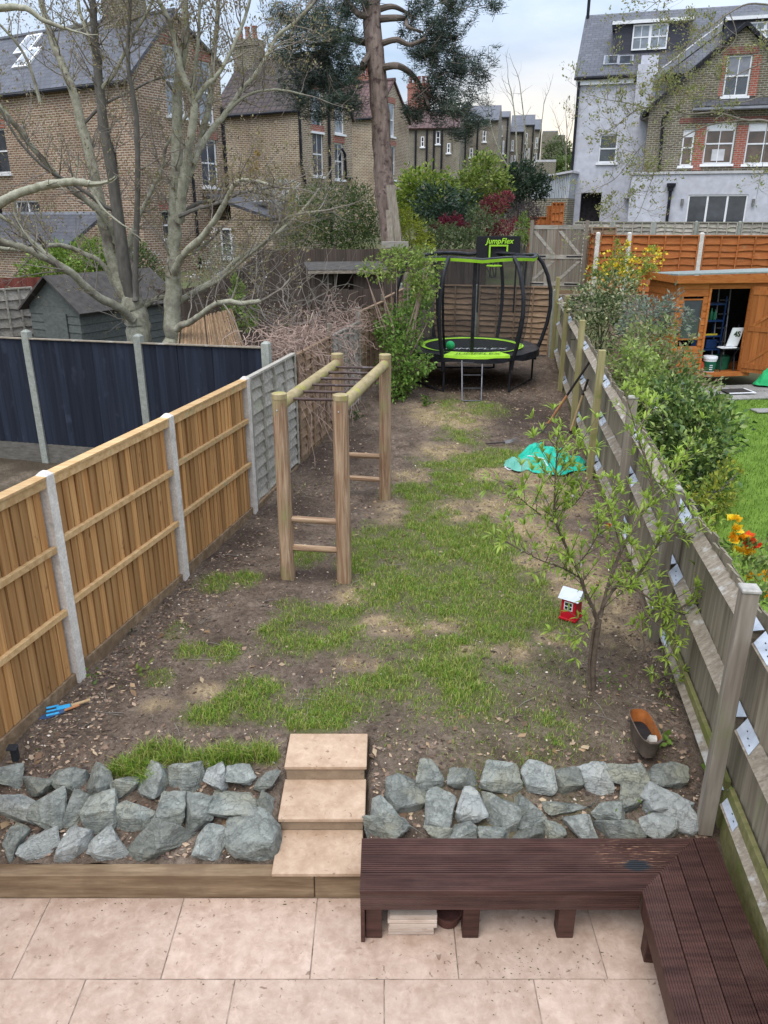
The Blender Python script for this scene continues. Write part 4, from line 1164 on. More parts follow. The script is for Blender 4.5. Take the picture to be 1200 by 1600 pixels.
# back fence behind the trampoline
bf = empty('lap_fence', (2.6, 20.2, .9), 'brown lap fence across the end of the garden behind the trampoline', 'fence')
BA, BB = V(4.30, 20.05), V(.35, 20.95)
e = (BB - BA).normalized()
for k in range(2):
    a = BA + e * (1.98 * k + .06); b = BA + e * (1.98 * k + 1.9)
    lap_panel(bf, b, a, T(20.2) + .03, T(20.2) + 1.75, 'brown_lap', 12, 5)
    p = BA + e * (1.98 * (k + 1))
    concrete_post(bf, (p.x, p.y), T(20.2) - .1, T(20.2) + 1.78, 'concrete_old', .10, .10, name='concrete_post')
concrete_post(bf, (BA.x, BA.y), T(20.2) - .1, T(20.2) + 1.7, 'concrete_old', .10, .10, name='concrete_post')

# ------------------------------------------------------------------ corner bench
bn = empty('corner_bench', (1.6, 3.6, 0), 'long dark red stained decking corner bench with grooved boards on the patio', 'bench')
def groove_profile(w, th, n, depth=.005):
    pts = []; pitch = w / n
    for k in range(n):
        x = k * pitch
        pts += [(x + pitch * .0 + (.003 if k == 0 else 0), 0), (x + pitch * .58, 0), (x + pitch * .70, -depth), (x + pitch * .92, -depth)]
    pts[-1] = (w - .003, 0); pts[-2] = (w - pitch * .30, 0) if n else pts[-2]
    return pts + [(w, -.004), (w, -th), (0, -th), (0, -.004)]
def grooved(prof, pos):
    """pos(end, w, z) -> point; end 0 or 1"""
    mb = MB(); n = len(prof)
    mb.v = [pos(0, w, z) for w, z in prof] + [pos(1, w, z) for w, z in prof]
    for k in range(n):
        q = (k + 1) % n
        mb.f.append((k, q, n + q, n + k))
    mb.f.append(tuple(range(n))[::-1]); mb.f.append(tuple(range(n, 2 * n)))
    return mb
def fix_normals(o):
    bm = bmesh.new(); bm.from_mesh(o.data); bmesh.ops.recalc_face_normals(bm, faces=bm.faces); bm.to_mesh(o.data); bm.free()
BW = .1400
for k in range(3):
    v0 = k * (BW + .0065)
    pr = groove_profile(BW, .028, 9)
    f = lambda end, w, z: V(-.150 if end == 0 else 1.600 + (v0 + w) * (.485 / .433), 3.600 + v0 + w, .45 + z)
    o = grooved(pr, f).build('seat_board', 'bench', bn, origin=(.7, 3.6 + v0, .45)); fix_normals(o)
ea = V(.096, .9954).normalized(); ga = V(ea.y, -ea.x)
P0 = V(1.600, 3.600)
for k in range(4):
    w0 = k * (BW + .0065)
    pr = groove_profile(BW, .028, 9)
    def f(end, w, z):
        W = w0 + w
        if end == 0: q = P0 + ga * W - ea * 2.6
        else:
            ye = 3.603 + W * (.433 / .433) if k < 3 else 4.035
            base = P0 + ga * W
            q = base + ea * ((ye - base.y) / ea.y)
        return q + UP * (.4495 + z)
    o = grooved(pr, f).build('seat_board', 'bench', bn, origin=P0 + ga * w0 - ea * .6 + UP * .45); fix_normals(o)
    # lay the boards' long axis along the local X so that the grain follows them
pr = groove_profile(.135, .024, 8, .004)
o = grooved(pr, lambda end, w, z: V(-.145 if end == 0 else 1.60, 3.628 + z * -1 - .024, .285 + w)).build('apron', 'bench', bn, origin=(.7, 3.6, .3)); fix_normals(o)
MB().bx(P0 + ga * .006 + UP * .283 - ea * 2.6, ea * 2.59, ga * .024, UP * .136).build('apron', 'bench', bn, bevel=.003, origin=P0 + UP * .3)
MB().ab(-.148, 3.61, 0, -.122, 4.0, .418).build('end_board', 'bench', bn, bevel=.003, origin=(-.135, 3.8, 0))
for x0, y0 in ((-.118, 3.64), (.505, 3.64), (1.115, 3.64)):
    MB().ab(x0, y0, 0, x0 + .105, y0 + .10, .42).build('leg', 'bench', bn, bevel=.004, origin=(x0, y0, 0))
for t in (-.13, -1.2):
    q = P0 + ea * t + ga * .035
    MB().bx(q, ga * .1, ea * .1, UP * .42).build('leg', 'bench', bn, bevel=.004, origin=q)

# tiles stacked under the bench
for k in range(5):
    w = .30 + random.uniform(-.012, .012); z = .004 + k * .033
    o = MB().ab(.03 + random.uniform(-.008, .008), 3.66 + random.uniform(-.006, .01), z, .03 + w, 3.88, z + .0305).build('stone_offcut', 'tile_offcut', bevel=.003, origin=(.18, 3.75, z))
    tag(o, ('lowest', 'second lowest', 'middle', 'second from top', 'topmost')[k] + ' beige stone offcut in the stack under the bench', 'tile', 'stone offcuts stacked under the bench')
o = MB().lathe(V(.42, 3.78, .0), [(.001, .003), (.075, .003), (.095, .06), (.098, .09), (.088, .09), (.07, .03), (.001, .025)], 20).build('plant_pot', 'terracotta', origin=(.42, 3.78, 0), smooth=True)
tag(o, 'dark red low pot beside the stone stack under the bench', 'pot')

# ------------------------------------------------------------------ monkey bars
mk = empty('monkey_bars', (-.5, 8.9, .6), 'wooden monkey bars of four round log posts with metal rungs', 'monkey bars')
PA, PB = V(-1.07, 7.75), V(-.44, 7.69); DV = V(.455, 2.40)
PC, PD = PB + DV, PA + DV
def log(name, a, b, r0, r1, m='log', parent=mk, n=16, cap_m=None):
    a, b = Vector(a), Vector(b); d = b - a; L = d.length
    mb = MB(); pts = []; rad = []
    for k in range(7):
        t = k / 6; pts.append(V(0, 0, L * t)); rad.append(r0 + (r1 - r0) * t + random.uniform(-.0015, .0015))
    pts = [V(0, 0, 0)] + pts + [V(0, 0, L)]; rad = [rad[0] * .9] + rad + [rad[-1] * .9]
    pts[1].z = .008; pts[-2].z = L - .008
    mb.tube(pts, rad, n)
    me = mb.mesh(name, m, smooth=True)
    return inst(me, name, parent, a, d.to_track_quat('Z', 'Y').to_euler())
for P in (PA, PB, PC, PD):
    zg = T(P.y)
    po = log('post', P + UP * (zg - .15), P + UP * 2.655, .082, .077)
    # algae-green cut top and cap band
    tp = MB().lathe(V(0, 0, 0), [(.0795, -.05), (.0795, .0), (.070, .006), (.001, .007)], 18).mesh('post_top', 'log_green', smooth=True)
    inst(tp, 'post_top', mk, P + UP * 2.657)
for a, b in ((PA, PD), (PB, PC)):
    e = (b - a).normalized()
    log('side_rail', a + e * .06 + UP * 2.535, b - e * .06 + UP * 2.535, .064, .062, 'log_green')
for k in range(6):
    t = (k + .75) / 6.6
    a, b = PA + DV * t, PB + DV * t
    e = (b - a).normalized()
    log('rung', a + e * .05 + UP * 2.54, b - e * .05 + UP * 2.54, .016, .016, 'rod', n=10)
for (a, b) in ((PA, PB), (PD, PC)):
    for z in (.95, 1.285):
        e = (b - a).normalized()
        log('ladder_rung', a + e * .07 + UP * z, b - e * .07 + UP * (z - .015), .036, .036, 'log', n=12)
for P in (PA, PB):
    MB().cb(P + V(-.02, -.079, 2.50), V(.012, 0), V(0, .006), UP * .012).build('bolt', 'zinc', mk, origin=P + UP * 2.5)

# ------------------------------------------------------------------ text
def text_mesh(name, body, m, size, parent, loc, rot, shear=.25, ext=.002, sx_=1.0, offset=0.0, sp=1.0):
    cu = bpy.data.curves.new(name, 'FONT'); cu.body = body; cu.size = size; cu.align_x = 'CENTER'; cu.align_y = 'CENTER'
    cu.shear = shear; cu.extrude = ext; cu.offset = offset; cu.space_character = sp; cu.resolution_u = 3
    tmp = bpy.data.objects.new('tmp', cu); col.objects.link(tmp)
    dg = bpy.context.evaluated_depsgraph_get(); dg.update()
    me = bpy.data.meshes.new_from_object(tmp.evaluated_get(dg))
    bpy.data.objects.remove(tmp); me.materials.clear(); me.materials.append(MT[m])
    return inst(me, name, parent, loc, rot, (sx_, 1, 1))

# ------------------------------------------------------------------ trampoline
TC = V(1.97, 17.5); ZG = T(17.5); ZM = 1.60
tr = empty('trampoline', TC + UP * ZG, 'round black and lime green trampoline with curved net poles and ladder', 'trampoline')
ang = [R(-120 + 60 * k) for k in range(6)]
def rp(a, r, z): return TC + V(math.cos(a) * r, math.sin(a) * r, z)
fr = MB().ring(TC + UP * (ZM - .04), 1.40, .022, 48, 8).build('frame', 'black_frame', tr, smooth=True, uv=False)
for a in ang:
    MB().tube([rp(a, 1.40, T((rp(a, 1.4, 0)).y) + .01), rp(a, 1.40, ZM - .05)], .022, 8).build('leg', 'black_frame', tr, smooth=True, uv=False)
    pr_ = [(1.43, 1.30), (1.47, 1.50), (1.56, 1.75), (1.66, 2.1), (1.71, 2.45), (1.69, 2.80), (1.60, 3.12), (1.47, 3.38), (1.34, 3.52), (1.28, 3.55)]
    MB().tube([rp(a, r, z) for r, z in pr_], .043, 10).build('net_pole', 'black_frame', tr, smooth=True, uv=False)
for a, b in ((0, 5), (1, 2), (3, 4)):
    A, B_ = rp(ang[a], 1.40, 0), rp(ang[b], 1.40, 0)
    A.z = T(A.y) + .025; B_.z = T(B_.y) + .025
    mid = A.lerp(B_, .5); 
    MB().tube([A, A.lerp(B_, .1) - UP * .005, mid, A.lerp(B_, .9), B_], .021, 8).build('base_bar', 'black_frame', tr, smooth=True, uv=False)
rsp = np.random.RandomState(3)
def annulus(name, r0, r1, z0, z1, m, a0=0, a1=2 * math.pi, n=72, thick=.02, wrinkle=0.0, skirt=0.0):
    mb = MB(); rr = np.linspace(0, 1, 5)
    rows_ = []
    for j in range(n + 1):
        a = a0 + (a1 - a0) * j / n; row = []
        for t in rr:
            w = (vnoise(j * .55, t * 3) - .5) * wrinkle * (t > 0)
            row.append(rp(a, r0 + (r1 - r0) * t, z0 + (z1 - z0) * t + w))
        if skirt: row.append(rp(a, r1 + .012, z1 - skirt * (.8 + .4 * vnoise(j * .4, 7))))
        rows_.append(row)
    k = len(rows_[0])
    for row in rows_: mb.v += row
    for j in range(n):
        for t in range(k - 1):
            mb.f.append((j * k + t, j * k + t + 1, (j + 1) * k + t + 1, (j + 1) * k + t))
    return mb.build(name, m, tr, smooth=True, uv=False, origin=TC + UP * z0)
mt_ = MB().lathe(TC + UP * ZM, [(.001, 0), (.4, 0), (.8, 0), (1.08, 0.001), (1.08, -.008), (.001, -.008)], 64).build('jump_mat', 'black_mat', tr, uv=False, origin=TC + UP * ZM)
annulus('safety_pad', 1.10, 1.50, ZM + .012, ZM + .004, 'black_pad', wrinkle=.03, skirt=.13)
annulus('pad_trim', 1.045, 1.155, ZM + .012, ZM + .028, 'lime', wrinkle=.008)
pf = annulus('front_panel', 1.12, 1.50, ZM + .040, ZM + .020, 'lime', R(-90 - 29), R(-90 + 26), 20, wrinkle=.012, skirt=.05)
for o in (mt_,): pass
text_mesh('pad_lettering', 'JUMPFLEX', 'dark_print', .17, tr, rp(R(-91), 1.33, ZM + .052), (R(4), 0, 0), .3, .001, 1.25)
text_mesh('mat_lettering', 'JUMPFLEX', 'white_print', .24, tr, TC + V(0.02, -.42, ZM + .006), (0, 0, 0), .3, .001, 1.3)
# net
mb = MB(); prof = [(1.10, 1.63), (1.16, 1.85), (1.21, 2.2), (1.235, 2.6), (1.24, 3.0), (1.255, 3.3), (1.275, 3.46)]
mb.lathe(TC, prof, 60)
mb.build('safety_net', 'net', tr, smooth=True, uv=False, origin=TC + UP * 2.5)
mb = MB()
for k in range(60):
    a = 2 * math.pi * k / 60; b = 2 * math.pi * (k + 1) / 60
hang = lambda a: 3.50 + .035 * abs(math.cos(3 * (a - ang[0])))
mb.tube([rp(a, 1.285, hang(a)) for a in np.linspace(0, 2 * math.pi, 73)], .042, 8, cap=False)
mb.build('top_ring', 'black_pad', tr, smooth=True, uv=False)
mb = MB(); n = 72
for j in range(n + 1):
    a = 2 * math.pi * j / n
    mb.v += [rp(a, 1.335, hang(a) + .005), rp(a, 1.322, hang(a) - .055), rp(a, 1.300, hang(a) - .05)]
for j in range(n):
    for t in range(2): mb.f.append((j * 3 + t, j * 3 + 3 + t, j * 3 + 4 + t, j * 3 + 1 + t))
mb.build('ring_trim', 'lime', tr, smooth=True, uv=False)
zs = R(-96)
mb = MB(); tz = V(-math.sin(zs), math.cos(zs)) * .075
pz = [rp(zs, r + .012, z) for r, z in prof]
for p in pz: mb.v += [p - tz * .5, p + tz * .5, p + tz * .5 + V(0, -.012), p - tz * .5 + V(0, -.012)]
for j in range(len(pz) - 1):
    for t in range(4): mb.f.append((j * 4 + t, j * 4 + (t + 1) % 4, j * 4 + 4 + (t + 1) % 4, j * 4 + 4 + t))
mb.build('net_door', 'black_pad', tr, uv=False)
for k, a in enumerate(np.linspace(R(20), R(340), 4)):
    mb = MB(); tz = V(-math.sin(a), math.cos(a)) * .06
    pz = [rp(a, r + .01, z) for r, z in prof]
    for p in pz: mb.v += [p - tz * .5, p + tz * .5]
    for j in range(len(pz) - 1): mb.f.append((j * 2, j * 2 + 1, j * 2 + 3, j * 2 + 2))
    mb.build('net_seam', 'black_pad', tr, uv=False)
# ladder
la, lb = D(722, 566, 16.02), D(754, 566, 16.02)
ga_, gb_ = Gp(722, 627), Gp(752, 627)
ZL = 1.53
mb = MB().tube([V(la.x, 16.05, ZL), V(ga_.x, 15.55, T(15.5) + .02), V(ga_.x + .03, 15.53, T(15.5) + .012), V(gb_.x - .03, 15.53, T(15.5) + .012), V(gb_.x, 15.55, T(15.5) + .02), V(lb.x, 16.05, ZL)], .016, 8)
ld = mb.build('ladder', 'ladder_steel', tr, smooth=True, uv=False)
for t in (.05, .36, .68):
    A = V(la.x, 16.05, ZL).lerp(V(ga_.x, 15.55, T(15.5)), t); B_ = V(lb.x, 16.05, ZL).lerp(V(gb_.x, 15.55, T(15.5)), t)
    MB().cb((A + B_) / 2, B_ - A, V(0, .06, -.01), UP * .018).build('step', 'ladder_steel', ld)
# basketball board on the back of the ring
bb = MB().cb(V(2.62, 18.62, 3.63), V(1.00, -.05), V(.002, .03), V(0, .055, .54)).build('backboard', 'black_mat', tr, bevel=.008, origin=(2.62, 18.62, 3.6))
brot = (R(84.5), 0, R(-2.8))
text_mesh('lettering', 'JumpFlex', 'lime', .165, bb, V(2.64, 18.612, 3.79), brot, .25, .003, 1.0, .003)
mb = MB()
for (x0, x1, z0, z1) in ((2.40, 2.435, 3.42, 3.68), (2.80, 2.835, 3.42, 3.68), (2.40, 2.835, 3.68, 3.715)):
    mb.ab(x0, 18.56, z0, x1, 18.585, z1)
mb.build('target_square', 'lime', bb)
MB().ring(V(2.50, 18.30, 3.27), .165, .016, 28, 8).build('hoop', 'lime', tr, smooth=True, uv=False)
MB().tube([V(2.50, 18.46, 3.27), V(2.55, 18.58, 3.36)], .02, 6).tube([V(2.2, 18.66, 2.2), V(2.2, 18.66, 3.8)], .02, 6).tube([V(3.05, 18.62, 2.2), V(3.05, 18.62, 3.8)], .02, 6).build('board_bracket', 'black_frame', tr)
bl = MB().lathe(V(1.44, 16.9, ZM + .105), [(.0975 * math.sin(t) + .0005, -.0975 * math.cos(t)) for t in np.linspace(0, math.pi, 15)], 24).build('ball', 'ball_green', origin=(1.44, 16.9, ZM + .105), smooth=True)
tag(bl, 'bright green ball lying on the trampoline mat', 'ball')

# ------------------------------------------------------------------ garden tools and oddments
def pole_tool(base, top, frac, name, label, cat, lower_m, upper_m, head):
    t = empty(name, base, label, cat)
    base, top = Vector(base), Vector(top); m = base.lerp(top, frac); h = base.lerp(top, .14)
    MB().tube([h, m], .021, 8).build('shaft', lower_m, t, smooth=True, uv=False)
    MB().tube([m, top], .021, 8).build('handle', upper_m, t, smooth=True, uv=False)
    d = (top - base).normalized(); s = d.cross(V(0, -1, .2)).normalized()
    if head == 'hoe':
        MB().tube([h, base], .014, 6).cb(base, s * .15, V(0, .02, .0) + d * .02, d * .09).build('blade', 'steel_dull', t)
    else:
        MB().tube([h.lerp(base, -.1), h.lerp(base, .3)], .02, 6).build('socket', 'tool_dark', t)
        mb = MB()
        for k in (-1.5, -.5, .5, 1.5):
            mb.tube([h.lerp(base, .3) + s * k * .01, h.lerp(base, .45) + s * k * .05, base + s * k * .05], [.008, .008, .003], 5)
        mb.build('tines', 'tool_dark', t)
pole_tool(V(2.83, 13.35, T(13.3)), V(3.36, 12.6, 2.12), .55, 'rake', 'long wooden handled garden rake leaning on the right fence', 'garden tool', 'tool_wood', 'tool_dark', 'hoe')
pole_tool(V(3.22, 13.0, T(13) + .0), V(3.40, 12.75, 1.80), .74, 'garden_fork', 'short wooden handled digging fork propped against the right fence', 'garden tool', 'tool_wood_pale', 'tool_dark', 'fork')
p = Gp(790, 693)
t = empty('fork_head', p, 'rusty fork head lying on the dug soil near the tarpaulin', 'garden fork')
mb = MB()
for k in range(4):
    mb.tube([p + V(-.02, -.10 + .05 * k, .03), p + V(.10, -.08 + .05 * k, .05), p + V(.26, -.02 + .05 * k, .03 + .02 * k)], [.009, .008, .003], 5)
mb.build('tines', 'steel_dull', t)
MB().tube([p + V(-.02, -.03, .03), p + V(-.35, -.08, .02)], .014, 6).build('shaft', 'tool_dark', t)
# teal tarpaulin
def cloth(name, c, rx, ry, h, m, seed, parent, n=40, folds=1.0):
    rs = np.random.RandomState(seed); mb = MB()
    a = rs.rand(4) * 30
    rr = [0, .18, .36, .54, .7, .84, .94, 1.0]; na = n
    pts = []
    for i, r in enumerate(rr):
        for j in range(na):
            th = 2 * math.pi * j / na
            ed = 1 + .22 * (vnoise(math.cos(th) * 2 + a[0], math.sin(th) * 2 + a[1]) - .5) * 2
            x = math.cos(th) * r * rx * ed; y = math.sin(th) * r * ry * ed
            fo = (fbm(x * 3.0 / max(rx, .3) + a[2], y * 3 / max(ry, .3) + a[3], 4) - .35)
            ridg = abs(vnoise(x * 7 + a[1], y * 7 + a[2]) - .5) * 2
            z = (1 - r ** 2.2) * h * (.55 + fo * 1.3) * folds + (1 - ridg) * .10 * h * 2 * (1 - r * .75) + .015
            pts.append(V(c[0] + x, c[1] + y, c[2] + max(z, .012)))
    mb.v = pts
    for i in range(len(rr) - 1):
        for j in range(na):
            q = (j + 1) % na
            mb.f.append((i * na + j, (i + 1) * na + j, (i + 1) * na + q, i * na + q))
    return mb.build(name, m, parent, smooth=False, uv=False)
tp = empty('tarpaulin', V(2.6, 11.6, T(11.6)), 'crumpled teal green tarpaulin heaped on the grass by the right fence', 'tarpaulin')
cloth('sheet', (2.66, 11.62, T(11.6)), .50, .55, .21, 'tarp', 4, tp)
cloth('sheet', (2.48, 11.85, T(11.8)), .34, .34, .25, 'tarp', 8, tp)
cloth('pale_fold', (2.13, 11.52, T(11.5)), .25, .28, .12, 'tarp_pale', 9, tp)
MB().tube([V(1.95, 11.5, T(11.5) + .02), V(1.88, 11.42, T(11.4) + .02), V(1.93, 11.30, T(11.3) + .015), V(2.0, 11.34, T(11.3) + .015), V(2.06, 11.25, T(11.2) + .015)], .011, 6).build('cord', 'cord', tp, smooth=True, uv=False)
MB().tube([V(2.25, 11.55, T(11.5) + .16), V(2.3, 11.4, T(11.5) + .2), V(2.45, 11.35, T(11.5) + .18), V(2.5, 11.22, T(11.5) + .1)], .010, 6).build('cord', 'cord', tp, smooth=True, uv=False)

# red house lantern
L0 = V(1.89, 6.89, T(6.89))
lt = empty('house_lantern', L0, 'small red house shaped lantern with pale roof on the lawn edge', 'lantern')
ex = V(.80, -.6); ey = V(.6, .80); hw = .078
def lbox(u0, u1, v0, v1, z0, z1): return (L0 + ex * u0 + ey * v0 + UP * z0, ex * (u1 - u0), ey * (v1 - v0), UP * (z1 - z0))
MB().bx(*lbox(-hw, hw, -hw, hw, 0, .235)).build('body', 'lantern_red', lt, bevel=.004)
MB().bx(*lbox(-hw - .012, hw + .012, -hw - .012, hw + .012, 0, .022)).build('plinth', 'lantern_red', lt, bevel=.003)
o = L0 + UP * .236
mb = MB(); a, b = ex * (hw + .03), ey * (hw + .03)
mb.prism([o - a - b, o - a + b, o - a + UP * .09], a * 2)
mb.build('roof', 'lid_grey', lt)
for face in (0, 1):
    e_, n_ = (ex, -ey) if face == 0 else (ey, -ex)
    e_, n_ = (ex, -ey) if face == 0 else (-ey, -ex)
    c = L0 + n_ * (hw + .002)
    w_ = MB().cb(c + UP * .16, e_ * .092, n_ * .006, UP * .092).build('window', 'white_paint', lt)
    for u in (-.021, .021):
        for v_ in (-.021, .021):
            MB().cb(c + n_ * .003 + e_ * u + UP * (.16 + v_), e_ * .030, n_ * .004, UP * .030).build('pane', 'dark_hole', w_)

# rusty trough with a stone
t0 = V(2.02, 4.93, T(4.9) + .01)
tg = empty('planter', t0, 'rusty oblong metal planter with soil beside the right fence', 'planter')
def oval(z, rx, ry, n=28):
    out = []
    for j in range(n):
        a = 2 * math.pi * j / n
        cx_, sy_ = math.cos(a), math.sin(a)
        out.append(t0 + V(math.copysign(abs(cx_) ** .6, cx_) * rx, math.copysign(abs(sy_) ** .6, sy_) * ry + .02, z))
    return out
mb = MB(); n = 28
R0 = [(0, .066, .17), (.17, .086, .215), (.176, .089, .219), (.176, .081, .210), (.168, .079, .208), (.06, .068, .18)]
for z, rx, ry in R0: mb.v += oval(z, rx, ry)
for k in range(3):
    for j in range(n): mb.f.append((k * n + j, k * n + (j + 1) % n, (k + 1) * n + (j + 1) % n, (k + 1) * n + j))
mb.build('shell', 'trough_out', tg, smooth=True)
mb = MB()
for z, rx, ry in R0[3:]: mb.v += oval(z, rx - .0005, ry - .0005)
for k in range(2):
    for j in range(n): mb.f.append((k * n + j, k * n + (j + 1) % n, (k + 1) * n + (j + 1) % n, (k + 1) * n + j))
mb.build('lining', 'rust', tg, smooth=True)
mb = MB(); mb.v += oval(.075, .068, .182); mb.f.append(tuple(range(n))); mb.build('earth', 'dark_hole', tg)
mb = MB().tube([t0 + V(-.055, -.165, .175), t0 + V(-.03, -.19, .168), t0 + V(.03, -.19, .168), t0 + V(.055, -.165, .175)], .010, 8)
mb.build('handle', 'trough_out', tg, smooth=True)
o = make_rock(t0 + V(.025, -.085, .125), .034, .045, .022, 77, .4, True); o.name = 'pebble'; o.data.materials.clear(); o.data.materials.append(MT['pale_stone'])
tag(o, 'pale smooth pebble lying in the rusty planter', 'pebble')

# blue hand tools
p = V(-2.66, 5.36, T(5.36) + .02)
t = empty('hand_fork', p, 'small blue hand rake with wooden handle on the soil', 'hand tool')
MB().tube([p + V(.06, .03, .02), p + V(.19, .10, .03)], .013, 8).build('handle', 'tool_wood_pale', t, smooth=True)
mb = MB().cb(p + V(.0, .01, .02), V(.10, .045), V(-.02, .045), UP * .012)
for k in (-1, 0, 1): mb.cb(p + V(-.075 - .02 * k, -.03 + .05 * k, .015), V(.09, .04), V(-.008, .018), UP * .012)
mb.build('head', 'blue_tool', t, bevel=.003)
p2 = p + V(-.05, -.08, 0)
t = empty('trowel', p2, 'dark blue hand trowel lying beside the blue hand rake', 'hand tool')
MB().tube([p2 + V(.07, .055, .012), p2 + V(.17, .12, .02)], .011, 8).build('handle', 'tool_wood', t, smooth=True)
MB().prism([p2 + V(.07, .06, .01), p2 + V(.03, .065, .01), p2 + V(-.09, .0, .0), p2 + V(-.10, -.05, .0), p2 + V(-.04, -.05, .0), p2 + V(.08, .03, .01)], UP * .006).build('blade', 'blue_dark', t)
# little solar lamp
p = V(-2.80, 4.78, T(4.8))
t = empty('solar_lamp', p, 'small black solar lamp standing by the left rockery', 'lamp')
MB().cb(p + UP * .05, V(.05, .0), V(0, .05), UP * .12).build('housing', 'black_plastic', t, bevel=.008)
MB().cb(p + V(0, -.02, .125), V(.075, 0), V(0, .06, .012), UP * .014).build('panel', 'black_plastic', t, bevel=.004)

# ------------------------------------------------------------------ houses
def wall(mb, o, ex, n, prof, z0, holes=(), reveal=.11, thick=.0):
    """front face of a wall with real openings. prof: [(s, ztop)...]; holes: (s0, s1, z0, z1)"""
    o = V(o.x, o.y, 0)
    xs = sorted(set([s for s, z in prof] + [h[0] for h in holes] + [h[1] for h in holes]))
    ps = [p[0] for p in prof]; pz = [p[1] for p in prof]
    P = lambda s, z, d=0: o + ex * s + UP * z - n * d
    flip = ex.cross(UP).dot(n) < 0
    def quad(a, b, c, d):
        mb.poly([d, c, b, a] if flip else [a, b, c, d])
    for a, b in zip(xs[:-1], xs[1:]):
        if b - a < 1e-6: continue
        ta, tb = np.interp(a + 1e-7, ps, pz), np.interp(b - 1e-7, ps, pz)
        cuts = sorted([(h[2], h[3]) for h in holes if h[0] <= a + 1e-6 and h[1] >= b - 1e-6])
        z = z0
        for c0, c1 in cuts:
            if c0 > z: quad(P(a, z), P(b, z), P(b, c0), P(a, c0))
            z = c1
        quad(P(a, z), P(b, z), P(b, tb), P(a, ta))
    for (s0, s1, a, b) in holes:
        r = reveal
        quad(P(s0, a), P(s1, a), P(s1, a, r), P(s0, a, r)) if False else None
        quad(P(s0, a), P(s0, a, r), P(s1, a, r), P(s1, a))
        quad(P(s0, b), P(s1, b), P(s1, b, r), P(s0, b, r))
        quad(P(s0, a), P(s0, b), P(s0, b, r), P(s0, a, r))
        quad(P(s1, a), P(s1, a, r), P(s1, b, r), P(s1, b))
def window(parent, o, ex, n, s, z, w, h, style='sash', glass='glass', sill=True, lintel=None, rec=.10, frame_m='white_paint', curtain=False, room=None, name='window'):
    """frame, panes and sill set back in an opening; s, z: lower left corner"""
    o = V(o.x, o.y, 0); c0 = o + ex * s + UP * z - n * rec
    mb = MB(); f = .055; dp = n * .05
    mb.bx(c0, ex * f, dp, UP * h).bx(c0 + ex * (w - f), ex * f, dp, UP * h)
    mb.bx(c0 + ex * f, ex * (w - 2 * f), dp, UP * f).bx(c0 + ex * f + UP * (h - f), ex * (w - 2 * f), dp, UP * f)
    bars_v, bars_h = {'sash': ([], [.5]), 'sash2': ([.5], [.5]), 'casement': ([.5], []), 'four': ([.25, .5, .75], [.5]), 'tri': ([1 / 3, 2 / 3], []), 'plain': ([], []), 'six': ([.5], [.25, .5])}[style]
    for t in bars_h: mb.bx(c0 + ex * f + UP * (h * t - .025), ex * (w - 2 * f), dp * .9, UP * .05)
    thin = .028 if style in ('sash2', 'four', 'six') else .07
    for t in bars_v: mb.bx(c0 + ex * (w * t - thin / 2) + UP * f, ex * thin, dp * .8, UP * (h - 2 * f))
    wd = mb.build(name, frame_m, parent, origin=c0)
    vs = [0] + (bars_v if style in ('casement', 'tri') else []) + [1]
    hs = [0] + (bars_h if style in ('sash', 'sash2') else []) + [1]
    for i in range(len(vs) - 1):
        for j in range(len(hs) - 1):
            a = c0 + ex * (w * vs[i] + .02) + UP * (h * hs[j] + .02) + n * (.012 + .002 * j)
            MB().bx(a, ex * (w * (vs[i + 1] - vs[i]) - .04), n * .006, UP * (h * (hs[j + 1] - hs[j]) - .04)).build('pane', glass, wd, origin=a)
    if sill:
        MB().bx(c0 + n * (rec - .05) - ex * .08 - UP * .09, ex * (w + .16), n * .13, UP * .085).build('sill', 'white_paint', wd, origin=c0)
    if lintel:
        MB().bx(c0 + n * (rec + .002) - ex * .1 + UP * (h + .002), ex * (w + .2), n * .012, UP * .26).build('lintel', lintel, wd, origin=c0)
    return wd
def roof_slab(parent, pts, th, m, name='roof'):
    """a roof slope from its four corners, given thickness upwards"""
    pts = [Vector(p) for p in pts]
    nrm = (pts[1] - pts[0]).cross(pts[2] - pts[0]).normalized()
    if nrm.z < 0: nrm = -nrm
    return MB().prism(pts, nrm * th).build(name, m, parent, origin=sum(pts, V(0, 0)) / len(pts))
def pipe(parent, pts, r=.055, m='black_pipe', name='drainpipe'):
    return MB().tube(pts, r, 7).build(name, m, parent, smooth=True, uv=False)
def chimney(parent, c, ex, ey, w, d, z0, z1, m, pots=4, pot_m='brick_red', name='chimney'):
    mb = MB(); c = V(c.x, c.y, 0)
    mb.bx(c - ex * w / 2 - ey * d / 2 + UP * z0, ex * w, ey * d, UP * (z1 - z0))
    mb.bx(c - ex * (w / 2 + .06) - ey * (d / 2 + .06) + UP * (z1 - .28), ex * (w + .12), ey * (d + .12), UP * .14)
    ch = mb.build(name, m, parent, origin=c + UP * z0)
    for k in range(pots):
        p = c + ex * (w * ((k + .5) / pots - .5)) + UP * (z1 - .01)
        MB().lathe(p, [(.13, 0), (.11, .1), (.10, .42), (.13, .46), (.13, .52), (.09, .52), (.08, .4)], 10).build('chimney_pot', pot_m, ch, smooth=True, origin=p)
    return ch
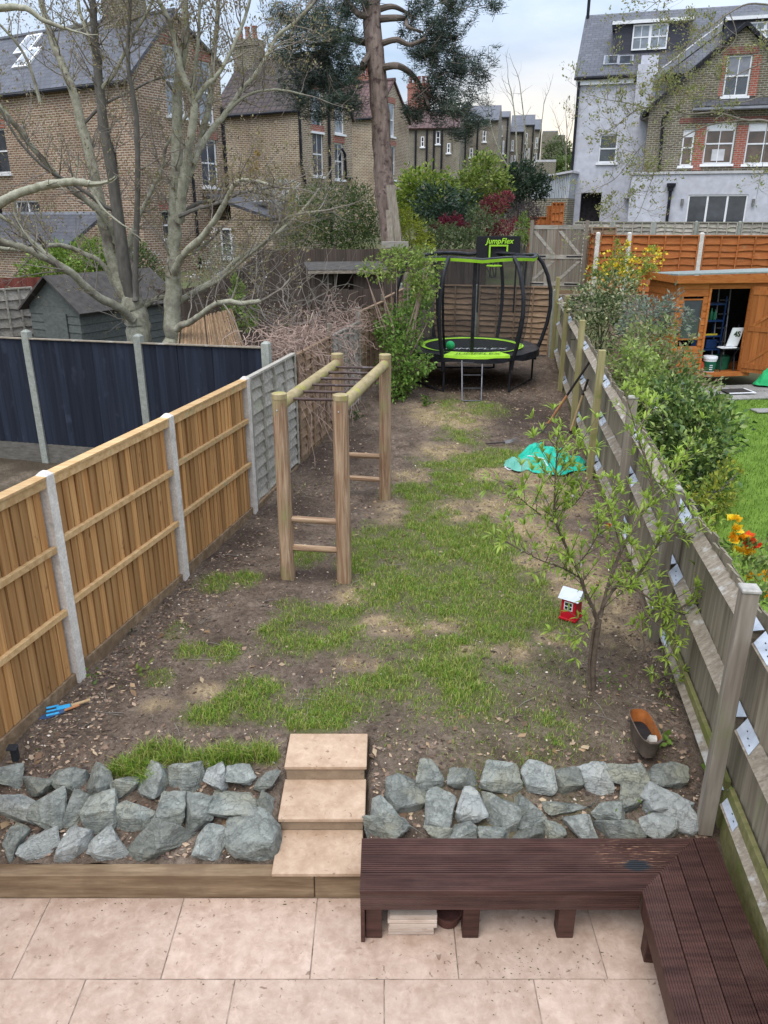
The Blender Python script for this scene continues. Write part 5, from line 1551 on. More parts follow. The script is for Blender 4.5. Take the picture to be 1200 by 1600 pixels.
def outrigger(C, W, L, z0, ze, zr, wm, rm, label, group, gable=(), flank=(), name='brick_house', ov=.12, peak=None, zeR=None):
    """a rear wing: C = corner nearest the camera, gable W wide along U30, flank L long away along -R30"""
    C = V(C.x, C.y, 0)
    h = empty(name, C + UP * z0, label, 'house', group)
    ex, n = U30, R30
    fx, fn = -R30, -U30
    pk_ = peak or W / 2; zeR = zeR or ze
    mb = MB(); wall(mb, C, ex, n, [(0, ze), (pk_, zr), (W, zeR)], z0, [(a[0], a[0] + a[2], a[1], a[1] + a[3]) for a in gable])
    mb.build('gable_wall', wm, h, origin=C + UP * z0)
    mb = MB(); wall(mb, C, fx, fn, [(0, ze), (L, ze)], z0, [(a[0], a[0] + a[2], a[1], a[1] + a[3]) for a in flank])
    mb.build('side_wall', wm, h, origin=C + UP * z0)
    B = C + ex * W
    mb = MB(); wall(mb, B, fx, -fn, [(0, zeR), (L, zeR)], z0); mb.build('side_wall', wm, h, origin=B + UP * z0)
    Q = C + fx * L
    mb = MB(); wall(mb, Q, ex, -n, [(0, ze), (pk_, zr), (W, zeR)], z0); mb.build('end_wall', wm, h, origin=Q + UP * z0)
    for side in (0, 1):
        zz = ze if side == 0 else zeR; s = (zr - zz) / (pk_ if side == 0 else W - pk_)
        e0 = C - ex * ov if side == 0 else B + ex * ov
        rd = C + ex * pk_
        pts = [e0 + n * .10 + UP * (zz - ov * s + .02), e0 + fx * L + UP * (zz - ov * s + .02), rd + fx * L + UP * (zr + .02), rd + n * .10 + UP * (zr + .02)]
        roof_slab(h, pts, .09, rm)
    MB().tube([rd + n * .12 + UP * (zr + .10), rd + fx * L + UP * (zr + .10)], .11, 8).build('ridge_tiles', rm, h, smooth=True, origin=rd)
    g0 = C - ex * .17 + UP * (ze - .10)
    pipe(h, [g0 + n * .1, g0 + fx * L], .06, name='gutter')
    for a in gable:
        window(h, C, ex, n, *a[:4], **(a[4] if len(a) > 4 else {}))
    for a in flank:
        window(h, C, fx, fn, *a[:4], **(a[4] if len(a) > 4 else {}))
    return h
def at_line(C, u, x, dd, zpx=250):
    pass
def cornerz(px_, d, y=250):
    p = D(px_, y, d); return V(p.x, p.y)
LT = 'lintel'; RED = 'brick_red'
# first brick house: pair of wings under one gable
d1 = 27.0
C1 = cornerz(213, d1, 260); z1 = 1.6; ze1, zr1 = D(213, 124, d1).z, D(284, 24, d1 + 1.9).z
W1 = 4.35
h1 = outrigger(C1, W1, 9.0, z1, ze1, zr1, 'brick_orange', 'slate_blue', 'big brown brick house with blue slate roof behind the bare trees', 'brick houses on the left', peak=2.2, zeR=D(336, 100, 30.5).z,
    gable=[(1.62, D(272, 180, 28.5).z, .85, 2.05, dict(style='sash', lintel=RED, glass='glass_sky')), (3.15, D(330, 190, 29.6).z, .75, 1.9, dict(style='sash', lintel=RED, glass='glass_sky')),
           (3.05, D(338, 292, 30).z, .85, 1.55, dict(style='sash2', lintel=RED)), (.9, D(262, 375, 28).z, .6, .95, dict(style='sash', lintel=RED))],
    flank=[(6.3, D(60, 270, 30).z, .8, 1.45, dict(style='sash', lintel=RED)), (5.0, D(105, 372, 29).z, 1.35, 1.25, dict(style='casement', glass='glass'))])
pipe(h1, [C1 - R30 * .9 - U30 * .06 + UP * z1, C1 - R30 * .9 - U30 * .06 + UP * 6.3, C1 - R30 * 1.2 - U30 * .10 + UP * 7.0, C1 - R30 * 1.2 - U30 * .12 + UP * (ze1 - .1)], .06)
pipe(h1, [C1 - R30 * 7.2 - U30 * .06 + UP * z1, C1 - R30 * 7.2 - U30 * .06 + UP * (ze1 - .1)], .06)
pipe(h1, [C1 + U30 * 4.27 + R30 * .06 + UP * z1, C1 + U30 * 4.27 + R30 * .06 + UP * (ze1 - .3)], .06)
pipe(h1, [C1 + U30 * 2.5 + R30 * .06 + UP * z1, C1 + U30 * 2.5 + R30 * .06 + UP * (ze1 - 1.5)], .05)
cr = C1 + U30 * 2.2 - R30 * 2.1
chimney(h1, cr, R30, U30, 1.35, .7, zr1 - 1, zr1 + 1.6, 'brick_olive', 4)
# skylights on the slate slope
sl = (zr1 - ze1) / 2.2
for (s, t) in ((5.6, .35), (6.2, .62)):
    o = C1 - R30 * (s + .75) + U30 * (2.2 * t) + UP * (ze1 + (zr1 - ze1) * t + .13)
    sd = (U30 + UP * sl).normalized(); nr_ = R30.cross(sd); nr_ = nr_ if nr_.z > 0 else -nr_
    MB().bx(o, R30 * .85, sd * 1.0, nr_ * .07).build('skylight', 'white_paint', h1, origin=o)
    k = [c for c in h1.children if c.name.startswith('skylight')][-1]
    MB().bx(o + R30 * .09 + sd * .1 + nr_ * .072, R30 * .67, sd * .8, nr_ * .006).build('pane', 'glass_sky', k, origin=o)
# party chimney line of the terrace and the wing in front on the far left
C0 = C1 - R30 * 7.4 - U30 * .6
h0 = empty('brick_house', C0 - U30 * 1.2 + UP * 1.6, 'pale yellow brick house end at the left edge of the picture', 'house', 'brick houses on the left')
a0 = C0 - U30 * 1.3
mb = MB().bx(a0 - R30 * 4.5 + UP * 1.5, R30 * 4.5, U30 * 1.8, UP * (ze1 - 1.9)); mb.build('wall', 'brick_yellow', h0, origin=a0)
roof_slab(h0, [a0 - R30 * 4.5 + UP * (ze1 - .40), a0 + R30 * .1 + UP * (ze1 - .40), a0 + U30 * 1.9 + R30 * .1 + UP * (ze1 + .3), a0 + U30 * 1.9 - R30 * 4.5 + UP * (ze1 + .3)], .09, 'slate_blue')
pipe(h0, [a0 + R30 * .08 - U30 * .0 + UP * 1.6, a0 + R30 * .08 + UP * (ze1 - .5)], .06)
# lean-to with dark tiles at the far left
q = cornerz(112, 25.2, 385)
l0 = empty('lean_to', V(q.x, q.y, 1.9), 'dark tiled lean-to roof in front of the brown brick house at far left', 'outbuilding')
zt_, zb_ = D(60, 338, 26.2).z, D(60, 388, 25).z
roof_slab(l0, [q - U30 * .3 + R30 * .2 + UP * zb_, q - U30 * .3 - R30 * 5 + UP * zb_, q + U30 * 1.3 - R30 * 5 + UP * zt_, q + U30 * 1.3 + R30 * .2 + UP * zt_], .1, 'slate_dark')
MB().bx(q + UP * 1.5 - R30 * 4.8, R30 * 4.8, U30 * 1.2, UP * (zb_ - 1.5)).build('wall', 'brick_orange', l0, origin=q)
MB().bx(q + UP * (zt_ - .02) - R30 * 4.8 + U30 * 1.2, R30 * 5.0, U30 * .15, UP * .16).build('flashing', 'lead', l0, origin=q)
# low slate roofed outbuilding right of the first house
q = cornerz(376, 29.0, 350)
l1 = empty('lean_to', V(q.x, q.y, 2.0), 'low brick lean-to with dark slate roof between the bare tree and the green bush', 'outbuilding')
za, zb_ = D(376, 312, 30).z, D(430, 342, 29).z
q0 = q - R30 * 1.9
MB().bx(q0 + UP * 1.8, R30 * 3.3, U30 * 3.2, UP * (zb_ - 1.85)).build('wall', 'brick_yellow', l1, origin=q)
roof_slab(l1, [q0 - U30 * .2 - R30 * .1 + UP * (za + .25), q0 + R30 * 3.5 - U30 * .2 + UP * (zb_ - .05), q0 + R30 * 3.5 + U30 * 3.3 + UP * (zb_ - .05), q0 + U30 * 3.3 - R30 * .1 + UP * (za + .25)], .09, 'slate_dark')
window(l1, q0, R30, -U30, 1.0, 2.9, .5, 1.0, 'sash', rec=-.02)
MB().bx(q0 + R30 * 1.9 + U30 * .8 + UP * (za - .06), R30 * .5, U30 * .7, UP * .05).build('skylight', 'white_paint', l1)

# second house
d2 = 35.5
C2 = cornerz(468, d2, 250); ze2, zr2 = D(468, 170, d2).z, D(505, 88, d2 + 2).z
W2 = 4.15
h2 = outrigger(C2, W2, 4.6, 2.4, ze2, zr2, 'brick_yellow', 'tile_brown', 'tan brick house wing with brown tiled roof left of the pine trunk', 'brick houses on the left',
    gable=[(.95, D(505, 205, d2 + 1).z, .8, 1.6, dict(style='sash', lintel=RED, glass='glass_sky')), (2.75, D(530, 208, d2 + 2.4).z, .75, 1.6, dict(style='sash', lintel=RED, glass='glass_sky')),
           (1.0, D(505, 275, d2 + 1).z, .8, 1.75, dict(style='sash2', lintel=RED)), (2.7, D(530, 280, d2 + 2.4).z, .72, 1.5, dict(style='sash2', lintel=RED))])
pipe(h2, [C2 + R30 * .06 + U30 * .3 + UP * (D(468, 275, d2).z - .3), C2 + R30 * .06 + U30 * .05 + UP * (D(468, 255, d2).z), C2 + R30 * .06 + U30 * .02 + UP * (ze2 - .1)], .06)
pipe(h2, [C2 + R30 * .07 + U30 * 2.2 + UP * 2.5, C2 + R30 * .07 + U30 * 2.2 + UP * (ze2 + .6)], .06)
pipe(h2, [C2 + R30 * .07 + U30 * 4.0 + UP * (D(550, 278, 38).z), C2 + R30 * .07 + U30 * 3.5 + UP * (D(550, 277, 38).z), C2 + R30 * .07 + U30 * 3.45 + UP * (D(540, 240, 38).z), C2 + R30 * .07 + U30 * 3.2 + UP * (D(540, 232, 38).z)], .06)
chimney(h2, C2 - R30 * 4.0 + U30 * 2, R30, U30, 1.2, .7, zr2 - 1, zr2 + .9, 'brick_olive', 3)
# house between with only its tiled slope and chimney showing
C2b = cornerz(345, 33.5, 250)
# third house
d3 = 45.0
C3 = cornerz(588, d3, 250); ze3, zr3 = D(588, 182, d3).z, D(602, 128, d3 + 1.5).z
h3 = outrigger(C3, 3.6, 4.2, 2.6, ze3, zr3, 'brick_yellow', 'tile_red', 'narrow brick house wing with reddish tiled roof right behind the pine trunk', 'brick houses on the left',
    gable=[(1.1, D(605, 212, d3 + 1).z, .85, 1.6, dict(style='sash', lintel=RED, glass='glass_sky')), (1.2, D(605, 280, d3 + 1).z, .85, 1.7, dict(style='sash', lintel=RED))])
chimney(h3, C3 - R30 * 2.6 + U30 * 3.0, R30, U30, 1.3, .8, zr3 - 1.5, zr3 + .5, 'brick_red', 5)
# far terrace: long flank walls facing the gardens
def far_block(xl, xr, d, ytop, yridge, wm, rm, label, wins=(), pipes=(), group='far terrace houses', depth=6.0, dorm=None, flat=False):
    a = cornerz(xl, d, 250); w = (cornerz(xr, d, 250) - a).length
    ex = V(.985, -.17); w = w / ex.x * 1.0; n = V(-.17, -.985); bk = -n
    z0 = T(d) - .5; ze = D(xl, ytop, d).z; zr = D(xl, yridge, d + depth * .5).z
    h = empty('brick_house', V(a.x, a.y, z0), label, 'house', group)
    holes = []
    m = w / (xr - xl)
    W_ = [((x0 - xl) * m, D(600, y1, d).z, (x1 - x0) * m, D(600, y0, d).z - D(600, y1, d).z) for (x0, y0, x1, y1) in wins]
    mb = MB(); wall(mb, a, ex, n, [(0, ze), (w, ze)], z0, [(s, s + ww, z, z + hh) for s, z, ww, hh in W_])
    mb.build('wall', wm, h, origin=a)
    b = a + ex * w
    mb = MB()
    if flat: wall(mb, b, bk, ex, [(0, ze), (depth, ze)], z0)
    else: wall(mb, b, bk, ex, [(0, ze), (depth / 2, zr), (depth, ze)], z0)
    wall(mb, a, bk, -ex, [(0, ze), (depth / 2, zr), (depth, ze)] if not flat else [(0, ze), (depth, ze)], z0)
    mb.build('end_wall', wm, h, origin=b)
    for s, z, ww, hh in W_: window(h, a, ex, n, s, z, ww, hh, 'sash', rec=.05, sill=True)
    if flat:
        roof_slab(h, [a + UP * ze, b + UP * ze, b + bk * depth + UP * ze, a + bk * depth + UP * ze], .15, rm)
    else:
        roof_slab(h, [a + n * .2 + UP * (ze - .05), b + n * .2 + UP * (ze - .05), b + bk * depth / 2 + UP * zr, a + bk * depth / 2 + UP * zr], .1, rm)
        roof_slab(h, [a + bk * depth + UP * (ze - .05), b + bk * depth + UP * (ze - .05), b + bk * depth / 2 + UP * zr, a + bk * depth / 2 + UP * zr], .1, rm)
    for x in pipes:
        s = (x - xl) * m
        pipe(h, [a + ex * s + n * .08 + UP * z0, a + ex * s + n * .08 + UP * (ze - .1)], .07)
    return h, a, ex, n, m, ze, zr
hb, a, ex, n, m_, ze, zr = far_block(620, 716, 60, 202, 175, 'brick_grey', 'tile_red', 'long far grey brick terrace with red tiled roof right of the pine', wins=[(628, 242, 637, 254), (622, 212, 627, 240), (680, 206, 686, 226), (657, 214, 662, 230), (697, 225, 702, 240)], pipes=(649, 666, 677, 689))
chimney(hb, a + ex * 1.0 + V(.17, .985) * 4, ex, V(.17, .985), 1.6, .9, zr - 1, zr + 1.9, 'brick_red', 5)
hc, *_ = far_block(712, 775, 64, 190, 168, 'brick_grey', 'slate_blue', 'far grey brick house with slate roof between the pine and white house', wins=[(716, 222, 723, 238), (733, 232, 738, 246), (752, 205, 757, 222)], pipes=(726, 744), depth=8)
for i, (x0, x1, d, yt, yr, lab) in enumerate(((776, 792, 72, 184, 176, 'narrow far brick house wing next to the grey slate roofed house'), (795, 816, 78, 207, 182, 'far brick house wing with slate dormer behind the birch stems'), (816, 832, 84, 196, 181, 'far brick house wing right of the birch stems'), (832, 843, 92, 203, 188, 'farthest brick house wing at the right end of the far terrace'))):
    far_block(x0, x1, d, yt, yr, 'brick_grey', 'slate_blue', lab, wins=[(x0 + 3, yt + 12, x0 + 6, yt + 28), (x0 + 3, yt + 36, x0 + 6, yt + 56), (x0 + 8, yt + 36, x0 + 10.5, yt + 56)], pipes=(x1 - 2,), depth=7)
for (x0, x1, d, yt, lab) in ((845, 868, 150, 206, 'pale blocky distant building on the skyline'), (868, 880, 170, 212, 'dark distant roof block on the skyline by the sunset')):
    far_block(x0, x1, d, yt, yt, 'brick_olive', 'lead', lab, group='distant skyline buildings', flat=True, depth=10)
# low brick wall and outhouse at the end of the terrace
far_block(836, 868, 66, 253, 252, 'brick_olive', 'coping', 'low far brick wall below the skyline buildings', group=None, flat=True, depth=1)

# ------------------------------------------------------------------ white rendered house on the right
O = V(8.0, 36.0)
RW, UW = V(.961, -.276).normalized(), V(.276, .961).normalized()
FN = -UW
def RP_(s, o): return O + RW * s + FN * o
def wp(x, y, o):
    r = Vector(ray(x, y)); t = (RP_(0, o).dot(FN)) / r.dot(FN)
    P = V(0, 0, HC) + r * t
    return (P - O).dot(RW), P.z
def wrect(x0, y0, x1, y1, o):
    s0, _ = wp(x0, (y0 + y1) / 2, o); s1, _ = wp(x1, (y0 + y1) / 2, o)
    _, za = wp((x0 + x1) / 2, y1, o); _, zb = wp((x0 + x1) / 2, y0, o)
    return (s0, za, s1 - s0, zb - za)
wh = empty('rendered_house', V(O.x, O.y, 3.0), 'white rendered house with brick gable wing, loft dormer and slate roof on the right', 'house')
zg = 1.8
ze = wp(905, 133, 0)[1]; rback = 4.4
zr = D(935, 27, 36 + rback * .95).z
hw_ = wrect(936, 210, 964, 254, 0); hp_ = wrect(906, 301, 938, 352, 0)
sg, _ = wp(1012, 200, 2.0)
def hole(q): return (q[0], q[0] + q[2], q[1], q[1] + q[3])
mb = MB(); wall(mb, RP_(0, 0), RW, FN, [(0, ze), (sg + .6, ze)], zg, [hole(hp_), hole(hw_)], reveal=.5)
mb.build('wall', 'render_white', wh, origin=RP_(0, 0))
mb = MB(); wall(mb, RP_(0, 0), UW, -RW, [(0, ze), (rback, zr - .1), (rback * 2, ze)], zg); mb.build('end_wall', 'render_white', wh, origin=RP_(0, 0))
MB().bx(RP_(hp_[0], -.51) + UP * zg, RW * hp_[2], -FN * .1, UP * 3.9).build('passage_shade', 'dark_hole', wh, origin=RP_(.3, -1))  # near-black slab, its colour stands in for the shade inside the passage
mb = MB(); wall(mb, RP_(sg + .6, 0), RW, FN, [(0, ze), (10, ze)], zg); mb.build('wall', 'brick_olive', wh, origin=RP_(4, 0))
window(wh, RP_(0, 0), RW, FN, *hw_, 'sash', rec=.10)
se = wp(992, 130, 0)[0]
MB().bx(RP_(-.05, .02) + UP * (ze - .02), RW * se, FN * .12, UP * .22).build('fascia', 'white_paint', wh, origin=RP_(0, 0))
pipe(wh, [RP_(-.1, .22) + UP * (ze + .22), RP_(se, .22) + UP * (ze + .22)], .07, name='gutter')
pipe(wh, [RP_(.05, .12) + UP * zg, RP_(.05, .12) + UP * (ze + .1)], .06)
A0 = RP_(-.15, .2) + UP * (ze + .15); A1 = RP_(16, .2) + UP * (ze + .15); B1 = RP_(16, -rback) + UP * zr; B0 = RP_(-.15, -rback) + UP * zr
roof_slab(wh, [A0, A1, B1, B0], .1, 'slate_blue')
roof_slab(wh, [RP_(-.15, -2 * rback) + UP * (ze + .15), RP_(16, -2 * rback) + UP * (ze + .15), B1, B0], .1, 'slate_blue')
pipe(wh, [RP_(-.05, -rback + .3) + UP * (zr - .6), RP_(-.05, -rback + .3) + UP * (zr + .75)], .07, name='flue')
s0, zb_ = wp(990, 170, .35); s1, _ = wp(1021, 170, .35); _, zt_ = wp(1005, 100, .35)
MB().bx(RP_(s0, .35) + UP * 5.0, RW * (s1 - s0), -FN * .6, UP * (zt_ - 5.0)).build('party_wall', 'render_white', wh, origin=RP_(3, 0))
MB().bx(RP_(s0 + .1, -.26) + UP * (zt_ - .8), RW * (s1 - s0 - .1), -FN * .8, UP * 1.2).build('party_wall', 'render_white', wh, origin=RP_(3, 0))
def dormer(x0, y0, x1, y1, win, o):
    s, z, w, h_ = wrect(x0, y0, x1, y1, o)
    dm = MB().bx(RP_(s, o) + UP * z, RW * w, -FN * 3.4, UP * h_).build('dormer', 'slate_clad', wh, origin=RP_(s, o))
    MB().bx(RP_(s - .15, o + .18) + UP * (z + h_ + .002), RW * (w + .3), -FN * 3.6, UP * .10).build('dormer_roof', 'lead', dm, origin=RP_(s, o))
    MB().bx(RP_(s - .12, o + .2) + UP * (z + h_ - .13), RW * (w + .24), FN * .03, UP * .12).build('fascia', 'white_paint', dm, origin=RP_(s, o))
    q = wrect(*win, o)
    for k in (0, 1):
        window(wh, RP_(0, o), RW, FN, q[0] + k * q[2] / 2, q[1], q[2] / 2, q[3], 'sash2', rec=-.03, glass='glass_sky', sill=False)
dormer(960, 31, 1076, 82, (988, 38, 1043, 78), -1.25)
dormer(1136, 24, 1260, 64, (1168, 34, 1222, 60), -1.25)
slp = (zr - ze - .15) / (rback + .2)
sd = (UW + UP * slp).normalized(); nr_ = RW.cross(sd); nr_ = nr_ if nr_.z > 0 else -nr_
for px0 in (942, 965):
    # where the roof plane is met
    r = Vector(ray(px0, 103)); n_ = nr_; t = ((A0 + nr_ * .1) - V(0, 0, HC)).dot(n_) / r.dot(n_); o = V(0, 0, HC) + r * t
    k = MB().bx(o, RW * .60, sd * .75, nr_ * .06).build('skylight', 'lead', wh, origin=o)
    MB().bx(o + RW * .06 + sd * .07 + nr_ * .062, RW * .48, sd * .61, nr_ * .006).build('pane', 'glass', k, origin=o)
# brick gable wing
og = 2.0
spk, zP = wp(1166, 42, og); _, zE = wp(1012, 172, og); s0g = sg; s1g = 2 * spk - sg
gw = [wrect(1133, 86, 1172, 150, og), wrect(1065, 202, 1083, 259, og), wrect(1101, 192, 1147, 256, og), wrect(1166, 192, 1222, 256, og)]
mb = MB(); wall(mb, RP_(0, og), RW, FN, [(s0g, zE), (spk, zP), (s1g, zE)], zg, [hole(q) for q in gw])
mb.build('gable_wall', 'brick_olive', wh, origin=RP_(s0g, og))
mb = MB(); wall(mb, RP_(s0g, og), UW, -RW, [(0, zE), (2.2, zE)], zg); mb.build('side_wall', 'brick_olive', wh, origin=RP_(s0g, og))
for sgn, se_ in ((-1, s0g - .25), (1, s1g + .25)):
    roof_slab(wh, [RP_(se_, og + .12) + UP * (zE - .2), RP_(se_, og - 3.9) + UP * (zE - .2), RP_(spk, og - 3.9) + UP * (zP + .05), RP_(spk, og + .12) + UP * (zP + .05)], .12, 'slate_dark')
    a = RP_(spk, og + .14) + UP * (zP + .02); b = RP_(se_, og + .14) + UP * (zE - .23)
    MB().bx(a, b - a, FN * .03, UP * .15).build('barge_board', 'black_pipe', wh, origin=a)
sa_, za_ = wp(1022, 128, .9); sb_, zb_ = wp(1128, 48, .9)
a = RP_(sa_, .9) + UP * za_; b = RP_(sb_, .9) + UP * zb_
MB().bx(a, b - a, -FN * .5, UP * .26).build('parapet', 'lead', wh, origin=a)
MB().bx(a + UP * .265, b - a, -FN * .55, UP * .05).build('coping', 'white_paint', wh, origin=a)
for i, q in enumerate(gw):
    s, z, w, h_ = q
    window(wh, RP_(0, og), RW, FN, s, z, w, h_, 'sash2' if i != 1 else 'sash', rec=.10, glass='glass_warm' if i else 'glass')
    MB().bx(RP_(s + .06, og - .080) + UP * (z + h_ - (.27 if i else .7)), RW * (w - .12), FN * .012, UP * (.22 if i else .64)).build('blind', 'white_paint' if i else 'lead', wh, origin=RP_(s, og))
def dress(x0, y0, x1, y1, m='brick_red', nm='red_brick_pier', pr=.022):
    s, z, w, h_ = wrect(x0, y0, x1, y1, og)
    MB().bx(RP_(s, og) + UP * z, RW * w, FN * pr, UP * h_).build(nm, m, wh, origin=RP_(s, og))
dress(1084, 196, 1100, 266); dress(1148, 196, 1165, 262); dress(1173.5, 86, 1186, 150); dress(1126, 86, 1131.5, 150)
dress(1062, 182, 1240, 190.5, 'brick_red_dark', 'red_brick_arch', .018); dress(1130, 73, 1186, 84.5, 'brick_red_dark', 'red_brick_arch', .018)
s, z, w, h_ = wrect(1082, 158, 1260, 171, og)
MB().bx(RP_(s, og) + UP * z, RW * w, FN * .42, UP * .08).build('canopy', 'lead', wh, origin=RP_(5, og))
roof_slab(wh, [RP_(s, og + .42) + UP * (z + .085), RP_(s + w, og + .42) + UP * (z + .085), RP_(s + w, og + .01) + UP * (z + .36), RP_(s, og + .01) + UP * (z + .36)], .03, 'slate_dark')
a, za_ = wp(1036, 186, og + .1); b, zb_ = wp(1030, 268, og + .1)
pipe(wh, [RP_(b, og + .1) + UP * zb_, RP_(a, og + .1) + UP * za_, RP_(a + .15, og + .1) + UP * (za_ + .25)], .06)
s, z, w, h_ = wrect(1112, 233, 1132, 251, og)
MB().bx(RP_(s, og - .075) + UP * z, RW * w, FN * .01, UP * h_).build('monitor', 'coping', wh, origin=RP_(s, og))
# ground floor extension
oe = 3.0
s0e, zt = wp(988, 273, oe)
dq = wrect(1073, 304, 1166, 352, oe); dz = 2.45
mb = MB(); wall(mb, RP_(0, oe), RW, FN, [(s0e, zt), (16, zt)], zg, [(dq[0], dq[0] + dq[2], dz, dq[1] + dq[3]), (dq[0] + dq[2] + .9, dq[0] + 2 * dq[2] + .9, dz, dq[1] + dq[3])])
mb.build('extension_wall', 'render_white', wh, origin=RP_(s0e, oe))
mb = MB(); wall(mb, RP_(s0e, oe), UW, -RW, [(0, zt), (3.2, zt)], zg); mb.build('extension_wall', 'render_white', wh, origin=RP_(s0e, oe))
MB().bx(RP_(s0e - .06, oe + .05) + UP * (zt + .002), RW * 12, -FN * 1.1, UP * .09).build('coping', 'coping', wh, origin=RP_(s0e, oe))
for k in (0, 1):
    window(wh, RP_(0, oe), RW, FN, dq[0] + k * (dq[2] + .9), dz, dq[2], dq[1] + dq[3] - dz, 'tri', rec=.08, sill=False, name='patio_door')
s, z = wp(1048, 296, oe + .1)
pipe(wh, [RP_(s, oe + .09) + UP * 2.5, RP_(s, oe + .09) + UP * z], .06)
mb = MB(); c = RP_(s, oe + .11); mb.bx(c - RW * .16 - FN * .1 + UP * (z + .1), RW * .32, FN * .2, UP * .12).bx(c - RW * .10 - FN * .07 + UP * (z - .06), RW * .2, FN * .14, UP * .16)
mb.build('hopper', 'black_pipe', wh, origin=c)
for x_ in (1066, 1177):
    s, z = wp(x_, 316, oe + .07)
    MB().tube([RP_(s, oe + .07) + UP * (z - .12), RP_(s, oe + .07) + UP * (z + .12)], .055, 8).build('wall_light', 'steel_dull', wh, origin=RP_(s, oe))

# ------------------------------------------------------------------ back lane: gates, fences, garage
gp0, gp1 = D(829, 400, 23.2), D(906, 400, 23.2)
gp1 = D(909, 400, 22.9)
zb0 = 2.36; zt0 = 4.10
gt = empty('wooden_gate', V((gp0.x + gp1.x) / 2, 23.1, zb0), 'grey wooden double gate with diagonal braces behind the trampoline', 'gate')
e = V(gp1.x - gp0.x, gp1.y - gp0.y); LG = e.length; e.normalize(); g = V(e.y, -e.x)
q0 = V(gp0.x, gp0.y)
for k in range(2):
    a = q0 + e * (LG / 2 * k + .004); w = LG / 2 - .008
    lfb = bpy.data.objects.new('gate_leaf', None); col.objects.link(lfb); lfb.parent = gt; lfb.location = a + UP * zb0 - wloc(gt)
    boards_between(lfb, a, a + e * w, zb0, zt0 - .03, 7, w / 7 - .004, 'grey_wood_v', th=.022)
    for z in (zb0 + .08, (zb0 + zt0) / 2 - .05, zt0 - .13):
        MB().bx(a + UP * z + g * .002, e * w, g * .03, UP * .11).build('rail', 'grey_wood', lfb, origin=a + UP * z)
    for (za, zb_) in ((zb0 + .19, (zb0 + zt0) / 2 - .06), ((zb0 + zt0) / 2 + .07, zt0 - .14)):
        up_ = za > 3
        A, B_ = (a + UP * (zb_ - .03), a + e * (w - .12) + UP * za) if up_ else (a + UP * za, a + e * (w - .12) + UP * (zb_ - .05))
        MB().bx(A + g * .003, B_ - A, g * .022, e * .11).build('brace', 'grey_wood', lfb, origin=A)
    for z in (zb0 + .12, (zb0 + zt0) / 2):
        x_ = a if k == 0 else a + e * (w - .42)
        MB().bx(x_ + UP * z + g * .034, e * .42, g * .008, UP * .035).build('hinge', 'black_pipe', lfb, origin=a)
for s in (-.06, LG + .02): MB().bx(q0 + e * s + UP * (zb0 - .5), e * .10, g * .10, UP * 2.35).build('post', 'grey_wood_v', gt, origin=q0)
MB().bx(q0 - e * .05 + UP * (zb0 - .20), e * (LG + .2), g * .14, UP * .17).build('threshold', 'sleeper', gt, origin=q0)
# retaining boards below the gates
rw = empty('retaining_wall', V(4.8, 21.8, 1.4), 'low brown board wall below the grey gate behind the right fence', 'wall')
for k in range(3):
    MB().bx(V(4.55, 21.9, 1.0 + k * .42), V(4.6, -.35), V(.0, .05), UP * .405).build('board', 'old_board', rw, origin=(6, 21.8, 1 + k * .42))
MB().bx(V(4.5, 21.86, 2.262), V(4.7, -.36), V(0, .12), UP * .05).build('cap_rail', 'old_rail', rw, origin=(6, 21.8, 2.2))
# brown lap panel right of the gate
pn_ = empty('lap_fence', V(6.1, 22.9, 2.3), 'narrow brown lap fence panel between the grey gate and the orange fence', 'fence')
lap_panel(pn_, V(gp1.x + .12, 22.85), V(6.45, 22.7), 2.3, 4.02, 'brown_lap', 13, 3)
MB().tube([V(5.75, 22.75, 4.02), V(6.05, 22.7, 2.9), V(6.1, 22.65, 2.4)], .035, 6).build('prop', 'old_rail', pn_)
# grey lap fence before the white house
gg = empty('lap_fence', V(9, 28, 2.4), 'grey weathered lap fence running in front of the white house', 'fence')
a = D(897, 350, 28.5); b = D(1230, 347, 26.6)
e = V(b.x - a.x, b.y - a.y); Lq = e.length; e.normalize()
for k in range(5):
    p = V(a.x, a.y) + e * (Lq / 5 * k); q = V(a.x, a.y) + e * (Lq / 5 * (k + 1) - .12)
    lap_panel(gg, p, q, 2.45, 4.12, 'grey_wood', 12, 5)
    q2 = V(a.x, a.y) + e * (Lq / 5 * (k + 1) - .06)
    concrete_post(gg, (q2.x, q2.y), 2.4, 4.16, 'concrete_old', .1, .1, e, name='concrete_post')
# orange stained fence above the shed
oo = empty('orange_fence', V(8, 21.8, 2.0), 'orange stained lap fence with concrete posts above the shed', 'fence')
a = V(5.75, 21.95); e = V(.992, -.125).normalized()
ps = [0, .82, 2.68, 4.55, 6.42]
for k in range(5):
    q = a + e * ps[k]
    concrete_post(oo, (q.x, q.y), 1.5, 3.92, 'concrete', .11, .1, e, name='concrete_post')
    if k < 4: lap_panel(oo, q + e * .06, a + e * (ps[k + 1] - .06), 2.2, 3.84, 'orange_fence', 9, 3 if k == 0 else 5)
b = a + V(.05, 1.3); lap_panel(oo, b, a + V(.0, .06), 2.3, 3.85, 'orange_fence', 9, 3)
# further orange fence left of the white house
o2 = empty('orange_fence', V(7.2, 31, 2.6), 'stepped bright orange fence beyond the grey gate beside the white house', 'fence')
for (x0, x1, yt, d) in ((826, 855, 339, 30.5), (855, 863, 322, 30.3), (862, 882, 317, 30.2)):
    a, b = D(x0, yt, d), D(x1, yt, d)
    lap_panel(o2, V(a.x, a.y), V(b.x, b.y), 2.3, a.z, 'orange_fence', 8, 4, batm='orange_fence')
